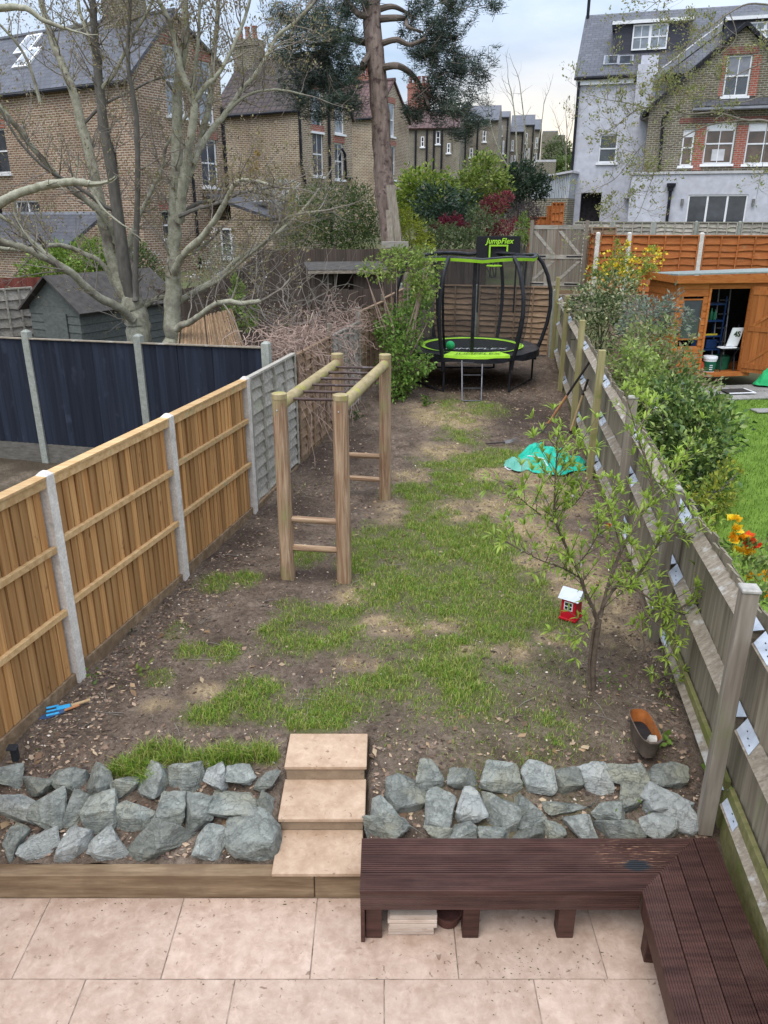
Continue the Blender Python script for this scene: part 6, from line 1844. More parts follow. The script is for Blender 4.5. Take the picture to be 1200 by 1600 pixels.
# grey corrugated garage
gr = empty('garage', V(7.6, 34, 2.7), 'grey corrugated garage with brick base left of the white house', 'garage')
a, b = D(829, 300, 35.5), D(889, 300, 34.8)
A = V(a.x, a.y); e = V(b.x - a.x, b.y - a.y); Lq = e.length; e.normalize(); g = V(e.y, -e.x)
zb_, zm = 2.6, D(860, 310, 35).z
MB().bx(A + UP * zb_, e * Lq, -g * 4, UP * (zm - zb_)).build('base_wall', 'brick_olive', gr, origin=A)
mb = MB(); n = 22
for k in range(n):
    t0_, t1_ = k / n, (k + 1) / n
    zt0_, zt1_ = D(829, 281, 35).z + (D(889, 270, 35).z - D(829, 281, 35).z) * t0_, 0
    mb.bx(A + e * (Lq * t0_ + .012) + UP * (zm + .004) + g * (.02 if k % 2 else .0), e * (Lq / n - .014), -g * .05, UP * (zt0_ - zm))
mb.build('cladding', 'corrugated', gr, origin=A)
zl, zr_ = D(829, 281, 35).z, D(889, 270, 35).z
roof_slab(gr, [A - e * .1 + g * .15 + UP * zl, A + e * (Lq + .1) + g * .15 + UP * zr_, A + e * (Lq + .1) - g * 4 + UP * zr_, A - e * .1 - g * 4 + UP * zl], .08, 'coping')
MB().bx(A + e * (Lq - .02) - g * .06 + UP * zm, e * .02, -g * 3.9, UP * (zr_ - zm)).build('end_cladding', 'corrugated', gr, origin=A)

# ------------------------------------------------------------------ orange shed with open door
SC = V(6.28, 17.0); SE = V(.990, .139).normalized(); SN = V(SE.y, -SE.x); SB = -SN     # SN faces the camera
zs = 1.05; zt = 3.02
sh = empty('garden_shed', V(SC.x, SC.y, zs), 'orange stained wooden garden shed with its door standing open', 'shed')
def sp(s, o, z): return SC + SE * s + SN * o + UP * z
nb = 13; bh = (zt - zs) / nb
for k in range(nb):
    z = zs + bh * k
    spans = [(0, 2.6)]
    if z + bh > 1.1: spans = [(0, .74), (1.68, 2.7)]
    if z > zt - .2: spans = [(0, 2.7)]
    if z + bh > 1.78 and z < 2.68: spans = [(0, .14), (.60, .74), (1.68, 2.7)]
    if z > zt - .2: spans = [(0, 2.7)]
    for (s0, s1) in spans:
        mb = MB(); i = len(mb.v)
        mb.bx(sp(s0, 0, z + .004), SE * (s1 - s0), SB * .03, UP * (bh - .004)); mb.v[0] += SN * .014; mb.v[1] += SN * .014
        mb.build('board', 'shed_orange', sh, origin=sp((s0 + s1) / 2, 0, z))
    mb = MB(); mb.bx(sp(-.002, -.03, z + .004), SB * 1.30, SE * .03, UP * (bh - .004)); mb.v[0] -= SE * .014; mb.v[1] -= SE * .014
    mb.build('board', 'shed_orange', sh, origin=sp(0, -.6, z))
MB().bx(sp(-.03, .03, zs), SE * .06, SB * .06, UP * (zt - zs)).build('corner_trim', 'shed_orange', sh, origin=sp(0, 0, zs))
for s in (.70, 1.66): MB().bx(sp(s, .028, zs + .05), SE * .05, SB * .05, UP * 1.80).build('door_jamb', 'shed_orange', sh, origin=sp(s, 0, zs))
MB().bx(sp(.69, .03, zs + 1.852), SE * 1.01, SB * .05, UP * .05).build('door_head', 'shed_orange', sh, origin=sp(1, 0, zs))
MB().bx(sp(.60, .09, zs - .06), SE * 1.3, SB * .1, UP * .09).build('door_sill', 'shed_orange', sh, origin=sp(1, 0, zs))
MB().bx(sp(.0, -1.33, zs), SE * 2.7, SB * .02, UP * 1.95).build('back_wall', 'dark_hole', sh, origin=sp(1, -1.3, zs))  # near-black colour puts the shade of the shed interior on this wall
MB().bx(sp(2.68, -.03, zs), SE * .02, SB * 1.3, UP * 1.95).build('side_wall', 'shed_door', sh, origin=sp(2.7, -.6, zs))
MB().bx(sp(.02, -.03, zs - .02), SE * 2.66, SB * 1.3, UP * .03).build('floor', 'shed_door', sh, origin=sp(1, -.6, zs))
# window
wm_ = MB()
for (s0, s1, z0_, z1_) in ((.13, .16, 1.80, 2.67), (.585, .615, 1.80, 2.67), (.16, .585, 1.80, 1.83), (.16, .585, 2.64, 2.67)):
    wm_.bx(sp(s0, .012, z0_), SE * (s1 - s0), SB * .03, UP * (z1_ - z0_))
wdo = wm_.build('window', 'shed_orange', sh, origin=sp(.3, 0, 2.2))
MB().bx(sp(.16, -.005, 1.83), SE * .425, SB * .006, UP * .81).build('pane', 'glass', wdo, origin=sp(.3, 0, 2.2))
# roof
z0_, z1_ = zt + .02, zt + .14
roof_slab(sh, [sp(-.12, .12, z1_), sp(2.85, .12, z1_ + .05), sp(2.85, -1.45, z0_ + .12), sp(-.12, -1.45, z0_ + .05)], .03, 'felt')
MB().bx(sp(-.13, .13, zt - .02), SE * 2.98, SB * .025, UP * .155).build('fascia', 'shed_orange', sh, origin=sp(1, 0, zt))
MB().bx(sp(-.13, .104, zt - .02), SB * 1.5, SE * .025, UP * .15).build('fascia', 'shed_orange', sh, origin=sp(0, -.5, zt))
# open door: hinged at the right jamb, swung towards the camera
HG = sp(1.67, .06, 0); DE = V(.84, -.54).normalized(); DN = V(-.54, -.84).normalized()
dr = bpy.data.objects.new('door', None); col.objects.link(dr); dr.parent = sh; dr.location = HG + UP * zs - wloc(sh)
boards_between(dr, HG + DE * .0 + UP * 0, HG + DE * 1.0, zs + .03, zs + 1.87, 7, .138, 'shed_door', th=.016)
for z in (zs + .12, zs + .93, zs + 1.70): MB().bx(HG + DE * .03 + DN * .004 + UP * z, DE * .94, DN * .025, UP * .095).build('ledge', 'shed_door', dr, origin=HG + UP * z)
for (za, zb_) in ((zs + .22, zs + .93), (zs + 1.03, zs + 1.70)):
    A, B_ = HG + DE * .05 + DN * .005 + UP * za, HG + DE * .86 + DN * .005 + UP * zb_
    MB().bx(A, B_ - A, DN * .02, DE * .09).build('brace', 'shed_door', dr, origin=A)
# contents
shv = empty('shelf', sp(.95, -1.0, zs), 'dark blue metal shelving inside the shed', 'shelf')
for z in (.42, .72, 1.06, 1.42): MB().bx(sp(.74, -.50, zs + z), SE * .70, SB * .4, UP * .035).build('shelf_board', 'shed_blue', shv)
for s in (.74, 1.43):
    for o in (-.50, -.87): MB().bx(sp(s, o, zs + .01), SE * .03, SB * .03, UP * 1.6).build('upright', 'shed_blue', shv)
for i, (s, h_, m_, lab) in enumerate(((.80, .17, 'white_paint', 'white bottle on the shed shelf, leftmost'), (.89, .22, 'yellow', 'yellow bottle on the shed shelf'), (.97, .16, 'red_plain', 'red tin on the shed shelf'), (1.08, .23, 'bottle_green', 'left green spray bottle on the shed shelf'), (1.17, .25, 'bottle_green', 'middle green spray bottle on the shed shelf'), (1.26, .22, 'bottle_green', 'right green spray bottle on the shed shelf'))):
    p = sp(s, -.58, zs + 1.098)
    o = MB().lathe(p, [(.001, 0), (.038, 0), (.038, h_ * .65), (.014, h_ * .8), (.014, h_), (.001, h_)], 10).build('bottle', m_, origin=p, smooth=True)
    tag(o, lab, 'bottle', 'bottles on the shed shelf')
o = MB().bx(sp(.80, -.51, zs + .80), SE * .55, SB * .06, UP * .035).build('spirit_level', 'yellow', origin=sp(1, -.9, zs + .8)); o.location.z -= .043; tag(o, 'yellow spirit level lying on the blue shelf in the shed', 'tool')
for i, s in enumerate((.78, 1.12)):
    o = MB().bx(sp(s, -.52, zs + .457), SE * .27, SB * .3, UP * .2).build('storage_box', 'shed_blue', bevel=.01, origin=sp(s, -.9, zs + .457)); tag(o, ('left', 'right')[i] + ' blue storage box on the lower shed shelf', 'box')
p = sp(1.02, -.10, zs + .012)
bk = empty('paint_bucket', p, 'white plastic tub with dark green label just inside the shed door', 'bucket')
MB().lathe(p, [(.001, 0), (.125, 0), (.148, .30), (.156, .30), (.156, .345), (.15, .355), (.001, .355)], 22).build('tub', 'white_paint', bk, smooth=True)
MB().lathe(p, [(.1275, .03), (.1455, .25)], 22).build('label', 'green_label', bk, smooth=True)
for k in range(3):
    a_ = R(-95); MB().bx(p + V(-.05, -.146 + .0, .07 + .045 * k), V(.07, 0), V(0, -.004), UP * .02).build('printing', 'white_print', bk)
p = sp(.82, -.15, zs + .012)
o = MB().lathe(p, [(.001, 0), (.07, 0), (.105, .06), (.11, .14), (.08, .22), (.02, .25), (.001, .25)], 16).build('watering_pot', 'red_plain', origin=p, smooth=True); tag(o, 'small orange red pot beside the white tub in the shed', 'pot')
# folding chair with a white printed bag
p = sp(1.30, -.16, zs + .012)
ch = empty('folding_chair', p, 'dark folding chair with a white printed sheet leaning in the shed doorway', 'chair')
for s in (0, .32):
    MB().tube([p + SE * (s - .03) + SN * .12, p + SE * (s + .04) - SN * .1 + UP * .55, p + SE * (s + .10) - SN * .16 + UP * 1.0], .014, 6).build('leg', 'black_frame', ch)
    MB().tube([p + SE * (s - .03) - SN * .2, p + SE * s + SN * .12 + UP * .52], .014, 6).build('leg', 'black_frame', ch)
MB().bx(p + SE * -.06 + UP * .50 + SN * .15, SE * .44, SB * .34, UP * .03).build('seat', 'black_frame', ch)
MB().bx(p + SE * -.10 + UP * .53 + SN * .16, SE * .34, SB * .2, UP * .02 + SE * .03).build('paper', 'white_paint', ch)
bg = MB().bx(p + SE * .06 + UP * .56 + SN * .05, SE * .27, SB * .02, UP * .40 + SE * .10).build('sheet', 'white_paint', ch)
text_mesh('printing', '4S', 'dark_print', .16, ch, p + SE * .28 + UP * .82 + SN * .056, (R(90), 0, R(8)), 0, .002, 1, .006)
o = MB().lathe(sp(1.5, -.45, zs + .012), [(.001, 0), (.17, 0), (.2, .15), (.19, .3), (.001, .32)], 14).build('garden_sack', 'bottle_green', origin=sp(1.5, -.4, zs), smooth=True); tag(o, 'green sack behind the chair in the shed', 'sack')
ldd = empty('step_ladder', sp(1.66, -.6, zs), 'grey step ladder standing in the dark of the shed', 'ladder')
for s in (0, .28): MB().tube([sp(1.30 + s, -.5, zs + .02), sp(1.46 + s, -.9, zs + 1.75)], .018, 6).build('rail', 'steel_dull', ldd)
for k in range(5): MB().tube([sp(1.33 + .03 * k, -.5 - .07 * k, zs + .3 + .3 * k), sp(1.58 + .03 * k, -.5 - .07 * k, zs + .3 + .3 * k)], .014, 6).build('rung', 'steel_dull', ldd)
# path, doormat and bag by the shed
gv = bpy.data.objects.new('shed_paving', None); col.objects.link(gv); gv['kind'] = 'structure'
for i in range(6):
    for j in range(2):
        o_ = sp(.0 + i * .61, .25 + j * .61 + .58, 0)
        MB().bx(V(o_.x, o_.y, T(o_.y) - .02 + random.uniform(-.004, .004)), SE * .60, SB * .60, UP * .035).build('paving_slab', 'paving_grey', gv, bevel=.005, origin=(o_.x, o_.y, T(o_.y)))
o_ = sp(.85, .70, 0); zq = T(o_.y) + .03
dmt = empty('door_mat', V(o_.x, o_.y, zq), 'dark door mat with white edge strips in front of the shed', 'mat')
MB().bx(V(o_.x, o_.y, zq), SE * .55, SN * .38, UP * .012).build('pile', 'mat_dark', dmt)
MB().bx(V(o_.x, o_.y, zq) + SE * .56, SE * .035, SN * .44, UP * .016).bx(V(o_.x, o_.y, zq) + SN * .40, SE * .555, SN * .04, UP * .016).build('edging', 'white_paint', dmt)
p = sp(2.05, .42, 0); p.z = T(p.y) + .02
o = cloth('garden_bag', (p.x + .15, p.y, p.z), .34, .22, .36, 'green_bag', 21, None); tag(o, 'bright green bag on the paving under the shed door', 'bag')
p = Gp(1186, 642)
o = MB().bx(V(p.x - .1, p.y - .15, p.z - .01), V(.36, .03), V(-.03, .28), UP * .03).build('stepping_stone', 'paving_grey', bevel=.008, origin=p); tag(o, 'square stepping stone sunk in the neighbouring lawn', 'stone')

# ------------------------------------------------------------------ left neighbours: old shed, fences
S0 = D(125, 505, 15.6); S0 = V(S0.x, S0.y)
ga_ = V(-.87, .49); sa_ = V(.49, .87)
zs2 = T(15.6) - .1; zt2 = 2.62
os_ = empty('old_shed', V(S0.x, S0.y, zs2), 'old grey green shed with dark roof behind the navy fence', 'shed')
nb = 12; bh = (zt2 - zs2) / nb
for k in range(nb):
    z = zs2 + bh * k
    mb = MB().bx(S0 + UP * (z + .003), sa_ * 2.6, V(-.87, .49) * .03, UP * (bh - .006)); mb.v[0] += V(.87, -.49) * .016; mb.v[1] += V(.87, -.49) * .016
    mb.build('board', 'old_shed', os_, origin=S0 + UP * z)
    mb = MB().bx(S0 + UP * (z + .003) + sa_ * .03, ga_ * 1.5, sa_ * .03, UP * (bh - .006)); mb.v[0] -= sa_ * .016; mb.v[1] -= sa_ * .016
    mb.build('board', 'old_shed', os_, origin=S0 + UP * z)
mb = MB().prism([S0 + UP * zt2 + sa_ * .03, S0 + ga_ * 1.5 + UP * zt2 + sa_ * .03, S0 + ga_ * .75 + UP * (zt2 + .55) + sa_ * .03], sa_ * .04); mb.build('gable', 'old_shed', os_, origin=S0 + UP * zt2)
MB().bx(S0 + ga_ * .38 - sa_ * .012 + UP * (zs2 + .1), ga_ * .68, sa_ * .03, UP * 1.72).build('door', 'old_shed', os_, origin=S0 + UP * zs2)
rd_ = S0 + ga_ * .75 + UP * (zt2 + .58)
for sg in (0, 1):
    ed = S0 - ga_ * .16 + UP * (zt2 - .10) if sg == 0 else S0 + ga_ * 1.66 + UP * (zt2 - .10)
    roof_slab(os_, [ed - sa_ * .12, ed + sa_ * 2.75, rd_ + sa_ * 2.75, rd_ - sa_ * .12], .035, 'felt_dark')
fl = empty('lap_fence', V(-8.4, 16, .8), 'grey lap fence panels at the far left behind the navy fence', 'fence')
a = D(52, 470, 17.0); b = D(-60, 470, 15.9)
lap_panel(fl, V(b.x, b.y), V(a.x, a.y), T(16), D(25, 452, 16.5).z, 'grey_wood', 11, 6)
MB().cb(V(a.x, a.y, T(16) + .9), V(.1, 0), V(0, .1), UP * 2.0).build('post', 'grey_wood_v', fl, origin=(a.x, a.y, 1.7))
rfq = empty('board_fence', V(-10, 19.5, 1), 'red brown board fence glimpsed at the far left', 'fence')
a = D(-40, 440, 19.2); b = D(66, 440, 19.6)
boards_between(rfq, V(a.x, a.y), V(b.x, b.y), T(19), D(30, 434, 19.4).z, 14, .15, 'red_wood', th=.02)
def board_fence(label, pts, zt_, m, bw=.12, rails=False, mat2=None, posts=True, jig=.01):
    t = empty('board_fence', V(*pts[0], T(pts[0][1])), label, 'fence')
    for a, b in zip(pts[:-1], pts[1:]):
        A, B_ = V(*a), V(*b); L = (B_ - A).length; nbr = max(3, int(L / bw))
        boards_between(t, A, B_, lambda y: T(y) + .05, zt_, nbr, L / nbr + .02, m, th=.022, jit=jig, zj=.015)
        e = (B_ - A).normalized()
        if posts:
            MB().bx(A + UP * (T(a[1])) + V(0, .03), V(.09, 0), V(0, .09), UP * ((zt_(a[1]) if callable(zt_) else zt_) - T(a[1]) + .06)).build('post', m, t, origin=(*a, T(a[1])))
    return t
f1 = [D(x, 470, d) for x, d in ((235, 17.6), (330, 18.0), (430, 18.4), (520, 18.9), (600, 19.4))]
board_fence('dark brown closeboard fence behind the reed screen and the dry twigs', [(p.x, p.y) for p in f1], lambda y: D(400, 452, y).z, 'dark_brown', .12)
f2 = [D(x, 400, d) for x, d in ((400, 21.4), (520, 21.9), (640, 22.4), (760, 22.8))]
board_fence('dark weathered closeboard fence along the foot of the pine tree', [(p.x, p.y) for p in f2], lambda y: D(500, 389, y).z, 'dark_brown', .12)
f3 = [D(x, 430, d) for x, d in ((205, 17.4), (262, 19.6), (400, 21.4))]
board_fence('dark fence running back behind the two bare trunks', [(p.x, p.y) for p in f3], lambda y: T(y) + 1.75, 'dark_brown', .12)
# little flat roofed shed
fs_ = empty('small_shed', V(-1.4, 20.3, 1.0), 'low dark flat roofed shed behind the dry twigs left of the shrub', 'shed')
a = D(490, 425, 20.0); b = D(600, 425, 20.3); A = V(a.x, a.y); e = V(b.x - a.x, b.y - a.y); Lq = e.length; e.normalize(); g = V(e.y, -e.x)
zt_ = D(500, 425, 20).z
MB().bx(A + e * .02 + UP * 1.0, e * .45, -g * .05, UP * (zt_ - 1.0)).bx(A + e * 1.0 + UP * 1.0, e * (Lq - 1.0), -g * .05, UP * (zt_ - 1.0)).build('front_wall', 'dark_brown', fs_, origin=A)
MB().bx(A + UP * 1.0 - g * 1.2, e * Lq, -g * .05, UP * (zt_ - .95)).bx(A + e * .02 - g * .06 + UP * 1.0, e * .04, -g * 1.1, UP * (zt_ - 1.0)).build('wall', 'dark_brown', fs_, origin=A)
for s in (.32, .5): MB().bx(A + e * s + g * .02 + UP * 1.0, e * .05, g * .03, UP * (zt_ - 1.0)).build('stud', 'grey_wood_v', fs_, origin=A)
roof_slab(fs_, [A - e * .15 + g * .2 + UP * (zt_ + .01), A + e * (Lq + .1) + g * .2 + UP * (zt_ + .01), A + e * (Lq + .1) - g * 1.35 + UP * (zt_ + .12), A - e * .15 - g * 1.35 + UP * (zt_ + .12)], .05, 'felt_dark')
MB().bx(A - e * .16 + g * .22 + UP * (zt_ - .03), e * (Lq + .3), g * .02, UP * .07).build('fascia', 'old_rail', fs_, origin=A)
# reed screen
rq = D(330, 525, 13.4)
rd = empty('reed_screen', V(rq.x, rq.y, T(13.4)), 'bundle of brown reed screening leaning behind the navy fence', 'reed screen')
rsr = np.random.RandomState(9)
for k in range(190):
    t = k / 189
    tp_ = D(284 + 76 * t, 514 - 30 * t ** .7 + rsr.uniform(-2, 2), 13.9); bt = D(258 + 150 * t, 545, 12.6)
    bt.z = T(13) + .5
    tp_ += V(*(rsr.randn(3) * .01)); bt += V(*(rsr.randn(3) * .015))
    mb = MB().tube([bt, tp_], .012, 4)
    mb.build('reed', 'reed', rd, uv=False, origin=bt)
# grey planks by the pine
pk = D(620, 385, 23.0)
for i, (xb, yb, xt, yt, w, lab) in enumerate(((621, 384, 610, 289, .26, 'taller grey plank leaning against the pine trunk'), (611, 380, 607, 328, .16, 'shorter grey plank leaning against the pine trunk'))):
    a, b = D(xb, yb, 23.2 - .1 * i), D(xt, yt, 23.45 - .1 * i)
    o = MB().bx(a - V(w / 2, 0), V(w, 0), V(0, .04), b - a).build('plank', 'grey_wood_v', origin=a); tag(o, lab, 'plank')
a = D(596, 386, 22.6)
o = MB().bx(a + V(0, 0, -.02), V(.75, 0), V(0, .3), UP * .16).build('trough', 'grey_wood', origin=a); tag(o, 'long grey wooden box on top of the dark fence at the pine', 'box')

# ------------------------------------------------------------------ trees
def limb_tree(name, label, base, d0, limbs, bark, tw_m, seed, group=None, twig=(4, 2), twl=.9, parts='limb', thin=1.0, buds=None, dark=()):
    """limbs: list of ([(px, py, depth offset)...], r_px start, r_px end)"""
    rs = np.random.RandomState(seed)
    t = empty(name, base, label, 'tree', group)
    tips = []; tw = MB()
    for li, (pts, ra, rb) in enumerate(limbs):
        ra, rb = ra * thin, rb * thin
        P = [D(q[0], q[1], d0 + (q[2] if len(q) > 2 else 0)) for q in pts]
        n = len(P)
        rad = [(ra + (rb - ra) * (k / (n - 1)) ** .8) * mpp(d0, 400) for k in range(n)]
        L, r = smooth_line(P, rad, 5)
        L = [p + V(*(rs.randn(3) * .12)) * rr * .5 for p, rr in zip(L, r)]
        r = [q * rs.uniform(.64, .70) * (1.12 if ra > 15 else 1) for q in r]
        mb = MB().tube(L, r, 10 if ra > 5 else 7)
        mb.build('trunk' if ra > 15 else 'limb', 'bark_dark' if li in dark else bark, t, smooth=True, uv=False)
        # side shoots
        m = len(L)
        tot = sum((L[i + 1] - L[i]).length for i in range(m - 1))
        ns = int(tot * twig[0])
        for k in range(ns):
            i = int(m * (.25 + .75 * rs.rand() ** .8)); i = min(max(i, 1), m - 2)
            a = (L[i + 1] - L[i - 1]).normalized(); s = a.orthogonal().normalized()
            s = Matrix.Rotation(rs.uniform(0, 6.28), 3, a) @ s
            dd = (a * rs.uniform(.3, .9) + s + UP * .25).normalized()
            grow(tw, tips, L[i], dd, twl * rs.uniform(.4, 1.3) * (.5 + .5 * (r[i] / r[0])), max(min(r[i] * .45, .014), .005), twig[1], rs, .35, .16, 3, 5, 5)
        grow(tw, tips, L[-1], L[-1] - L[-3], twl * .8, max(r[-1] * .9, .006), twig[1], rs, .3, .15, 3, 5, 5)
    tw.build('twigs', tw_m, t, smooth=True, uv=False, kind='stuff')
    if buds:
        pos = np.array([p[:] for p, d in tips]); ax = np.array([d[:] for p, d in tips])
        k, size, pal = buds
        pos = np.repeat(pos, k, 0) + rs.randn(len(pos) * k, 3) * .03; ax = np.repeat(ax, k, 0)
        v, f, c = leaves(pos, ax, rs, size, .5, pal, .3, .7, 0, ax)
        npobj('buds', npmesh('buds', v, f, 'leaf', c), t)
    return t
BUD = [(.26, .22, .10), (.30, .24, .14), (.20, .19, .08), (.22, .16, .12)]
A_L = [
 ([(220,545),(214,500),(207,470)], 27, 24),
 ([(209,475,.1),(186,440,.2),(168,380,.3),(153,300,.4),(128,197,.6),(110,133,.7),(83,67,.9),(63,-5,1.0),(50,-70,1.2)], 17, 4.5),
 ([(214,480,0),(197,433,-.1),(182,317,-.2),(163,200,-.3),(153,110,-.3),(147,33,-.4),(142,-40,-.4)], 16, 5),
 ([(213,470,-.2),(212,440,-.2),(215,267,-.4),(213,183,-.5),(200,100,-.6),(202,33,-.6),(206,-40,-.7)], 8, 3),
 ([(208,500,-.2),(182,478,-.5),(149,461,-.8),(112,427,-1.1),(80,408,-1.3),(40,388,-1.5),(0,376,-1.6),(-60,350,-1.8)], 11, 6),
 ([(112,427,-1.1),(75,400,-1.2),(43,371,-1.3),(20,350,-1.4),(0,337,-1.5),(-40,310,-1.6)], 6.5, 3.5),
 ([(178,445,.2),(160,412,.1),(133,397,0),(100,384,-.2),(75,384,-.4),(40,390,-.5),(0,388,-.6),(-60,380,-.8)], 6.5, 4),
 ([(182,380,.3),(177,357,.2),(150,325,.1),(117,300,0),(77,262,-.2),(33,207,-.4),(0,167,-.5),(-40,120,-.6)], 9, 5),
 ([(182,330,-.2),(160,320,-.3),(140,305,-.4),(110,285,-.5),(70,262,-.7),(30,220,-.8),(0,170,-.9)], 5, 2.5),
 ([(203,450,.3),(203,380,.4),(215,345,.5),(230,312,.6),(253,263,.8),(262,225,.9),(300,170,1.2)], 8, 3),
 ([(153,160,-.3),(158,140,-.3),(182,110,-.4),(205,60,-.5),(230,20,-.6),(250,-30,-.7)], 5, 2.5),
 ([(128,197,.6),(160,165,.7),(200,145,.8),(240,125,.9),(275,120,1.0)], 4, 2),
 ([(153,110,-.3),(140,60,-.2),(125,20,-.1),(118,-30,0)], 5, 3),
 ([(63,160,.5),(45,100,.5),(20,60,.4),(-20,20,.3)], 4, 2.5),
]
limb_tree('bare_tree', 'left bare sycamore with a leaning cluster of grey trunks behind the navy fence', (-4.4, 14, T(14)), 14.0, A_L, 'bark_sycamore', 'bark_branch', 3, 'bare sycamores behind the navy fence', (6.2, 2), 1.0, dark=(2, 3, 8, 11), buds=(4, .04, BUD))
B_L = [
 ([(272,545),(270,500),(270,450),(272,400),(273,333),(277,233),(278,133),(288,67),(288,-30)], 22, 6),
 ([(281,345,-.1),(284,300,-.2),(293,243,-.3),(302,187,-.4),(302,157,-.4),(283,110,-.5),(272,57,-.5),(263,30,-.6),(243,-10,-.7)], 12, 4),
 ([(280,330,.2),(290,285,.3),(310,230,.5),(327,160,.7),(333,100,.8),(342,0,.9),(346,-50,1)], 11, 4),
 ([(302,255,.3),(323,213,.5),(353,177,.7),(378,140,.8),(397,120,.9),(417,87,1.0),(433,57,1.1),(460,35,1.2),(487,8,1.3)], 8, 3),
 ([(274,425,-.1),(285,400,-.3),(320,365,-.6),(345,330,-.8),(362,295,-1.0),(375,282,-1.1),(400,283,-1.2),(430,292,-1.3)], 10, 2.5),
 ([(275,475,.2),(305,455,.3),(340,435,.4),(375,402,.5),(412,380,.6),(450,350,.7),(482,318,.8),(500,292,.9)], 8, 2.5),
 ([(305,456,.1),(340,440,-.1),(378,408,-.2),(420,372,-.3),(450,340,-.4),(500,330,-.5)], 5, 2.5),
 ([(276,515,-.3),(284,508,-.4),(300,502,-.5),(320,487,-.7),(347,472,-.9),(380,474,-1.0),(408,470,-1.1)], 9, 5),
 ([(222,482,.1),(230,474,.1),(245,466,.2),(270,463,.3)], 8, 6),
 ([(280,338,-.2),(312,325,-.3),(342,317,-.4),(375,302,-.5),(410,296,-.6),(450,287,-.7)], 5, 2),
 ([(282,335,.1),(310,318,.2),(345,310,.4),(380,300,.5),(420,305,.6),(450,315,.7)], 5, 2),
 ([(303,160,-.4),(320,135,-.4),(345,110,-.3),(370,60,-.2),(385,20,-.1),(395,-20,0)], 6, 2.5),
 ([(302,157,-.4),(305,110,-.4),(310,60,-.5),(312,10,-.5),(316,-40,-.5)], 5, 2.5),
 ([(350,180,.7),(385,150,.6),(430,140,.5),(475,148,.4)], 4, 1.8),
 ([(285,400,-.3),(310,392,-.4),(325,378,-.5)], 5, 3),
]
limb_tree('bare_tree', 'right bare sycamore with one upright pale trunk and a sawn low branch', (-3.8, 14, T(14)), 14.0, B_L, 'bark_sycamore', 'bark_branch', 8, 'bare sycamores behind the navy fence', (6.2, 2), 1.0, dark=(9, 10), buds=(4, .045, BUD))
F_L = [([(-60,342),(0,317),(27,303),(60,293),(100,285),(122,284),(141,287)], 12, 7.5),
       ([(-60,10),(0,12),(40,13),(70,33),(105,45)], 10, 3.5), ([(138,287),(150,310),(165,330),(190,350)], 3.5, 2), ([(25,303),(22,330),(30,350)], 2.5, 1.5)]
limb_tree('tree_branch', 'sawn off pale branch reaching in from the left edge', D(-60, 342, 9.5), 9.5, F_L, 'bark_sycamore', 'bark_sycamore', 12, None, (1.6, 1), .45)

# pine
pt = empty('pine_tree', V(.25, 24, T(24)), 'tall pine with a reddish trunk and dark needle clumps', 'tree')
PL = [D(x, y, 24) for x, y in ((617,420),(613,385),(606,330),(600,290),(598,240),(594,180),(588,110),(583,50),(580,0),(577,-70),(575,-160),(574,-260))]
L, r = smooth_line(PL, [.33, .31, .295, .28, .27, .26, .25, .245, .24, .22, .17, .11], 4)
rsr = np.random.RandomState(4)
MB().tube([p + V(*(rsr.randn(3) * .012)) for p in L], r, 18).build('trunk', 'bark_pine', pt, smooth=True, uv=False)
pl = [([(590,72),(565,65),(545,60),(515,66),(480,72)], .10, .04), ([(596,68),(620,62),(640,70),(665,60)], .09, .04), ([(597,106),(622,103),(645,118),(660,140),(670,165)], .10, .04),
      ([(588,16),(612,10),(632,18),(650,30)], .09, .03), ([(590,30),(618,28),(634,30),(637,42),(660,50)], .10, .03), ([(578,25),(560,22),(545,5),(520,-20)], .10, .05), ([(580,80),(572,92),(566,100),(568,108),(555,105),(540,110)], .08, .04),
      ([(574,-60),(540,-40),(500,-10),(470,30),(450,60)], .12, .03), ([(576,-80),(620,-60),(660,-30),(690,0),(710,20)], .12, .03), ([(515,66),(490,90),(470,110)], .04, .02), ([(660,140),(690,165),(715,190)], .04, .02), ([(575,100),(555,120),(530,140)], .05, .02)]
for pts, a, b in pl:
    P = [D(x, y, 24 + rsr.uniform(-.6, .6) * (k > 0)) for k, (x, y) in enumerate(pts)]
    L, r = smooth_line(P, list(np.linspace(a, b, len(P))), 4)
    MB().tube(L, r, 8).build('limb', 'bark_pine_limb', pt, smooth=True, uv=False)
cl = [(520,15,45,32),(480,45,40,35),(505,75,38,34),(450,75,26,30),(465,110,32,26),(520,125,42,28),(545,150,26,26),(470,150,30,20),(525,165,30,18),(500,185,16,10),(440,30,20,20),(560,5,25,20),(535,55,25,22),(545,110,22,14),(498,130,24,24),
      (675,60,32,32),(700,50,26,26),(690,95,34,26),(660,85,20,22),(728,100,34,18),(745,112,20,14),(700,130,36,22),(690,165,34,22),(725,165,26,26),(735,195,18,22),(715,212,14,14),(670,150,20,16),(655,12,20,16),(700,5,25,14),(720,-8,30,14),(640,45,14,12),(660,178,24,14),(640,178,14,10),(770,10,14,5)]
n1 = []; ns = []; nt = []
rs = np.random.RandomState(77)
for (x, y, rx, ry) in cl:
    c = D(x, y, 24 + rs.uniform(-1.0, 1.0)); k = mpp(24, y)
    nb = int(rx * ry * .060) + 6
    # whorls: centre points on small branchlets, needles radiating
    for j in range(nb):
        o = rs.randn(3) * np.array([rx * k * .60, rx * k * .8, ry * k * .58])
        n1.append(np.array(c) + o)
n1 = np.array(n1)
K = 40
pos = np.repeat(n1, K, 0) + rs.randn(len(n1) * K, 3) * .07
dirs = rdirs(len(pos), rs); dirs[:, 2] = np.abs(dirs[:, 2]) * .6 + dirs[:, 2] * .4
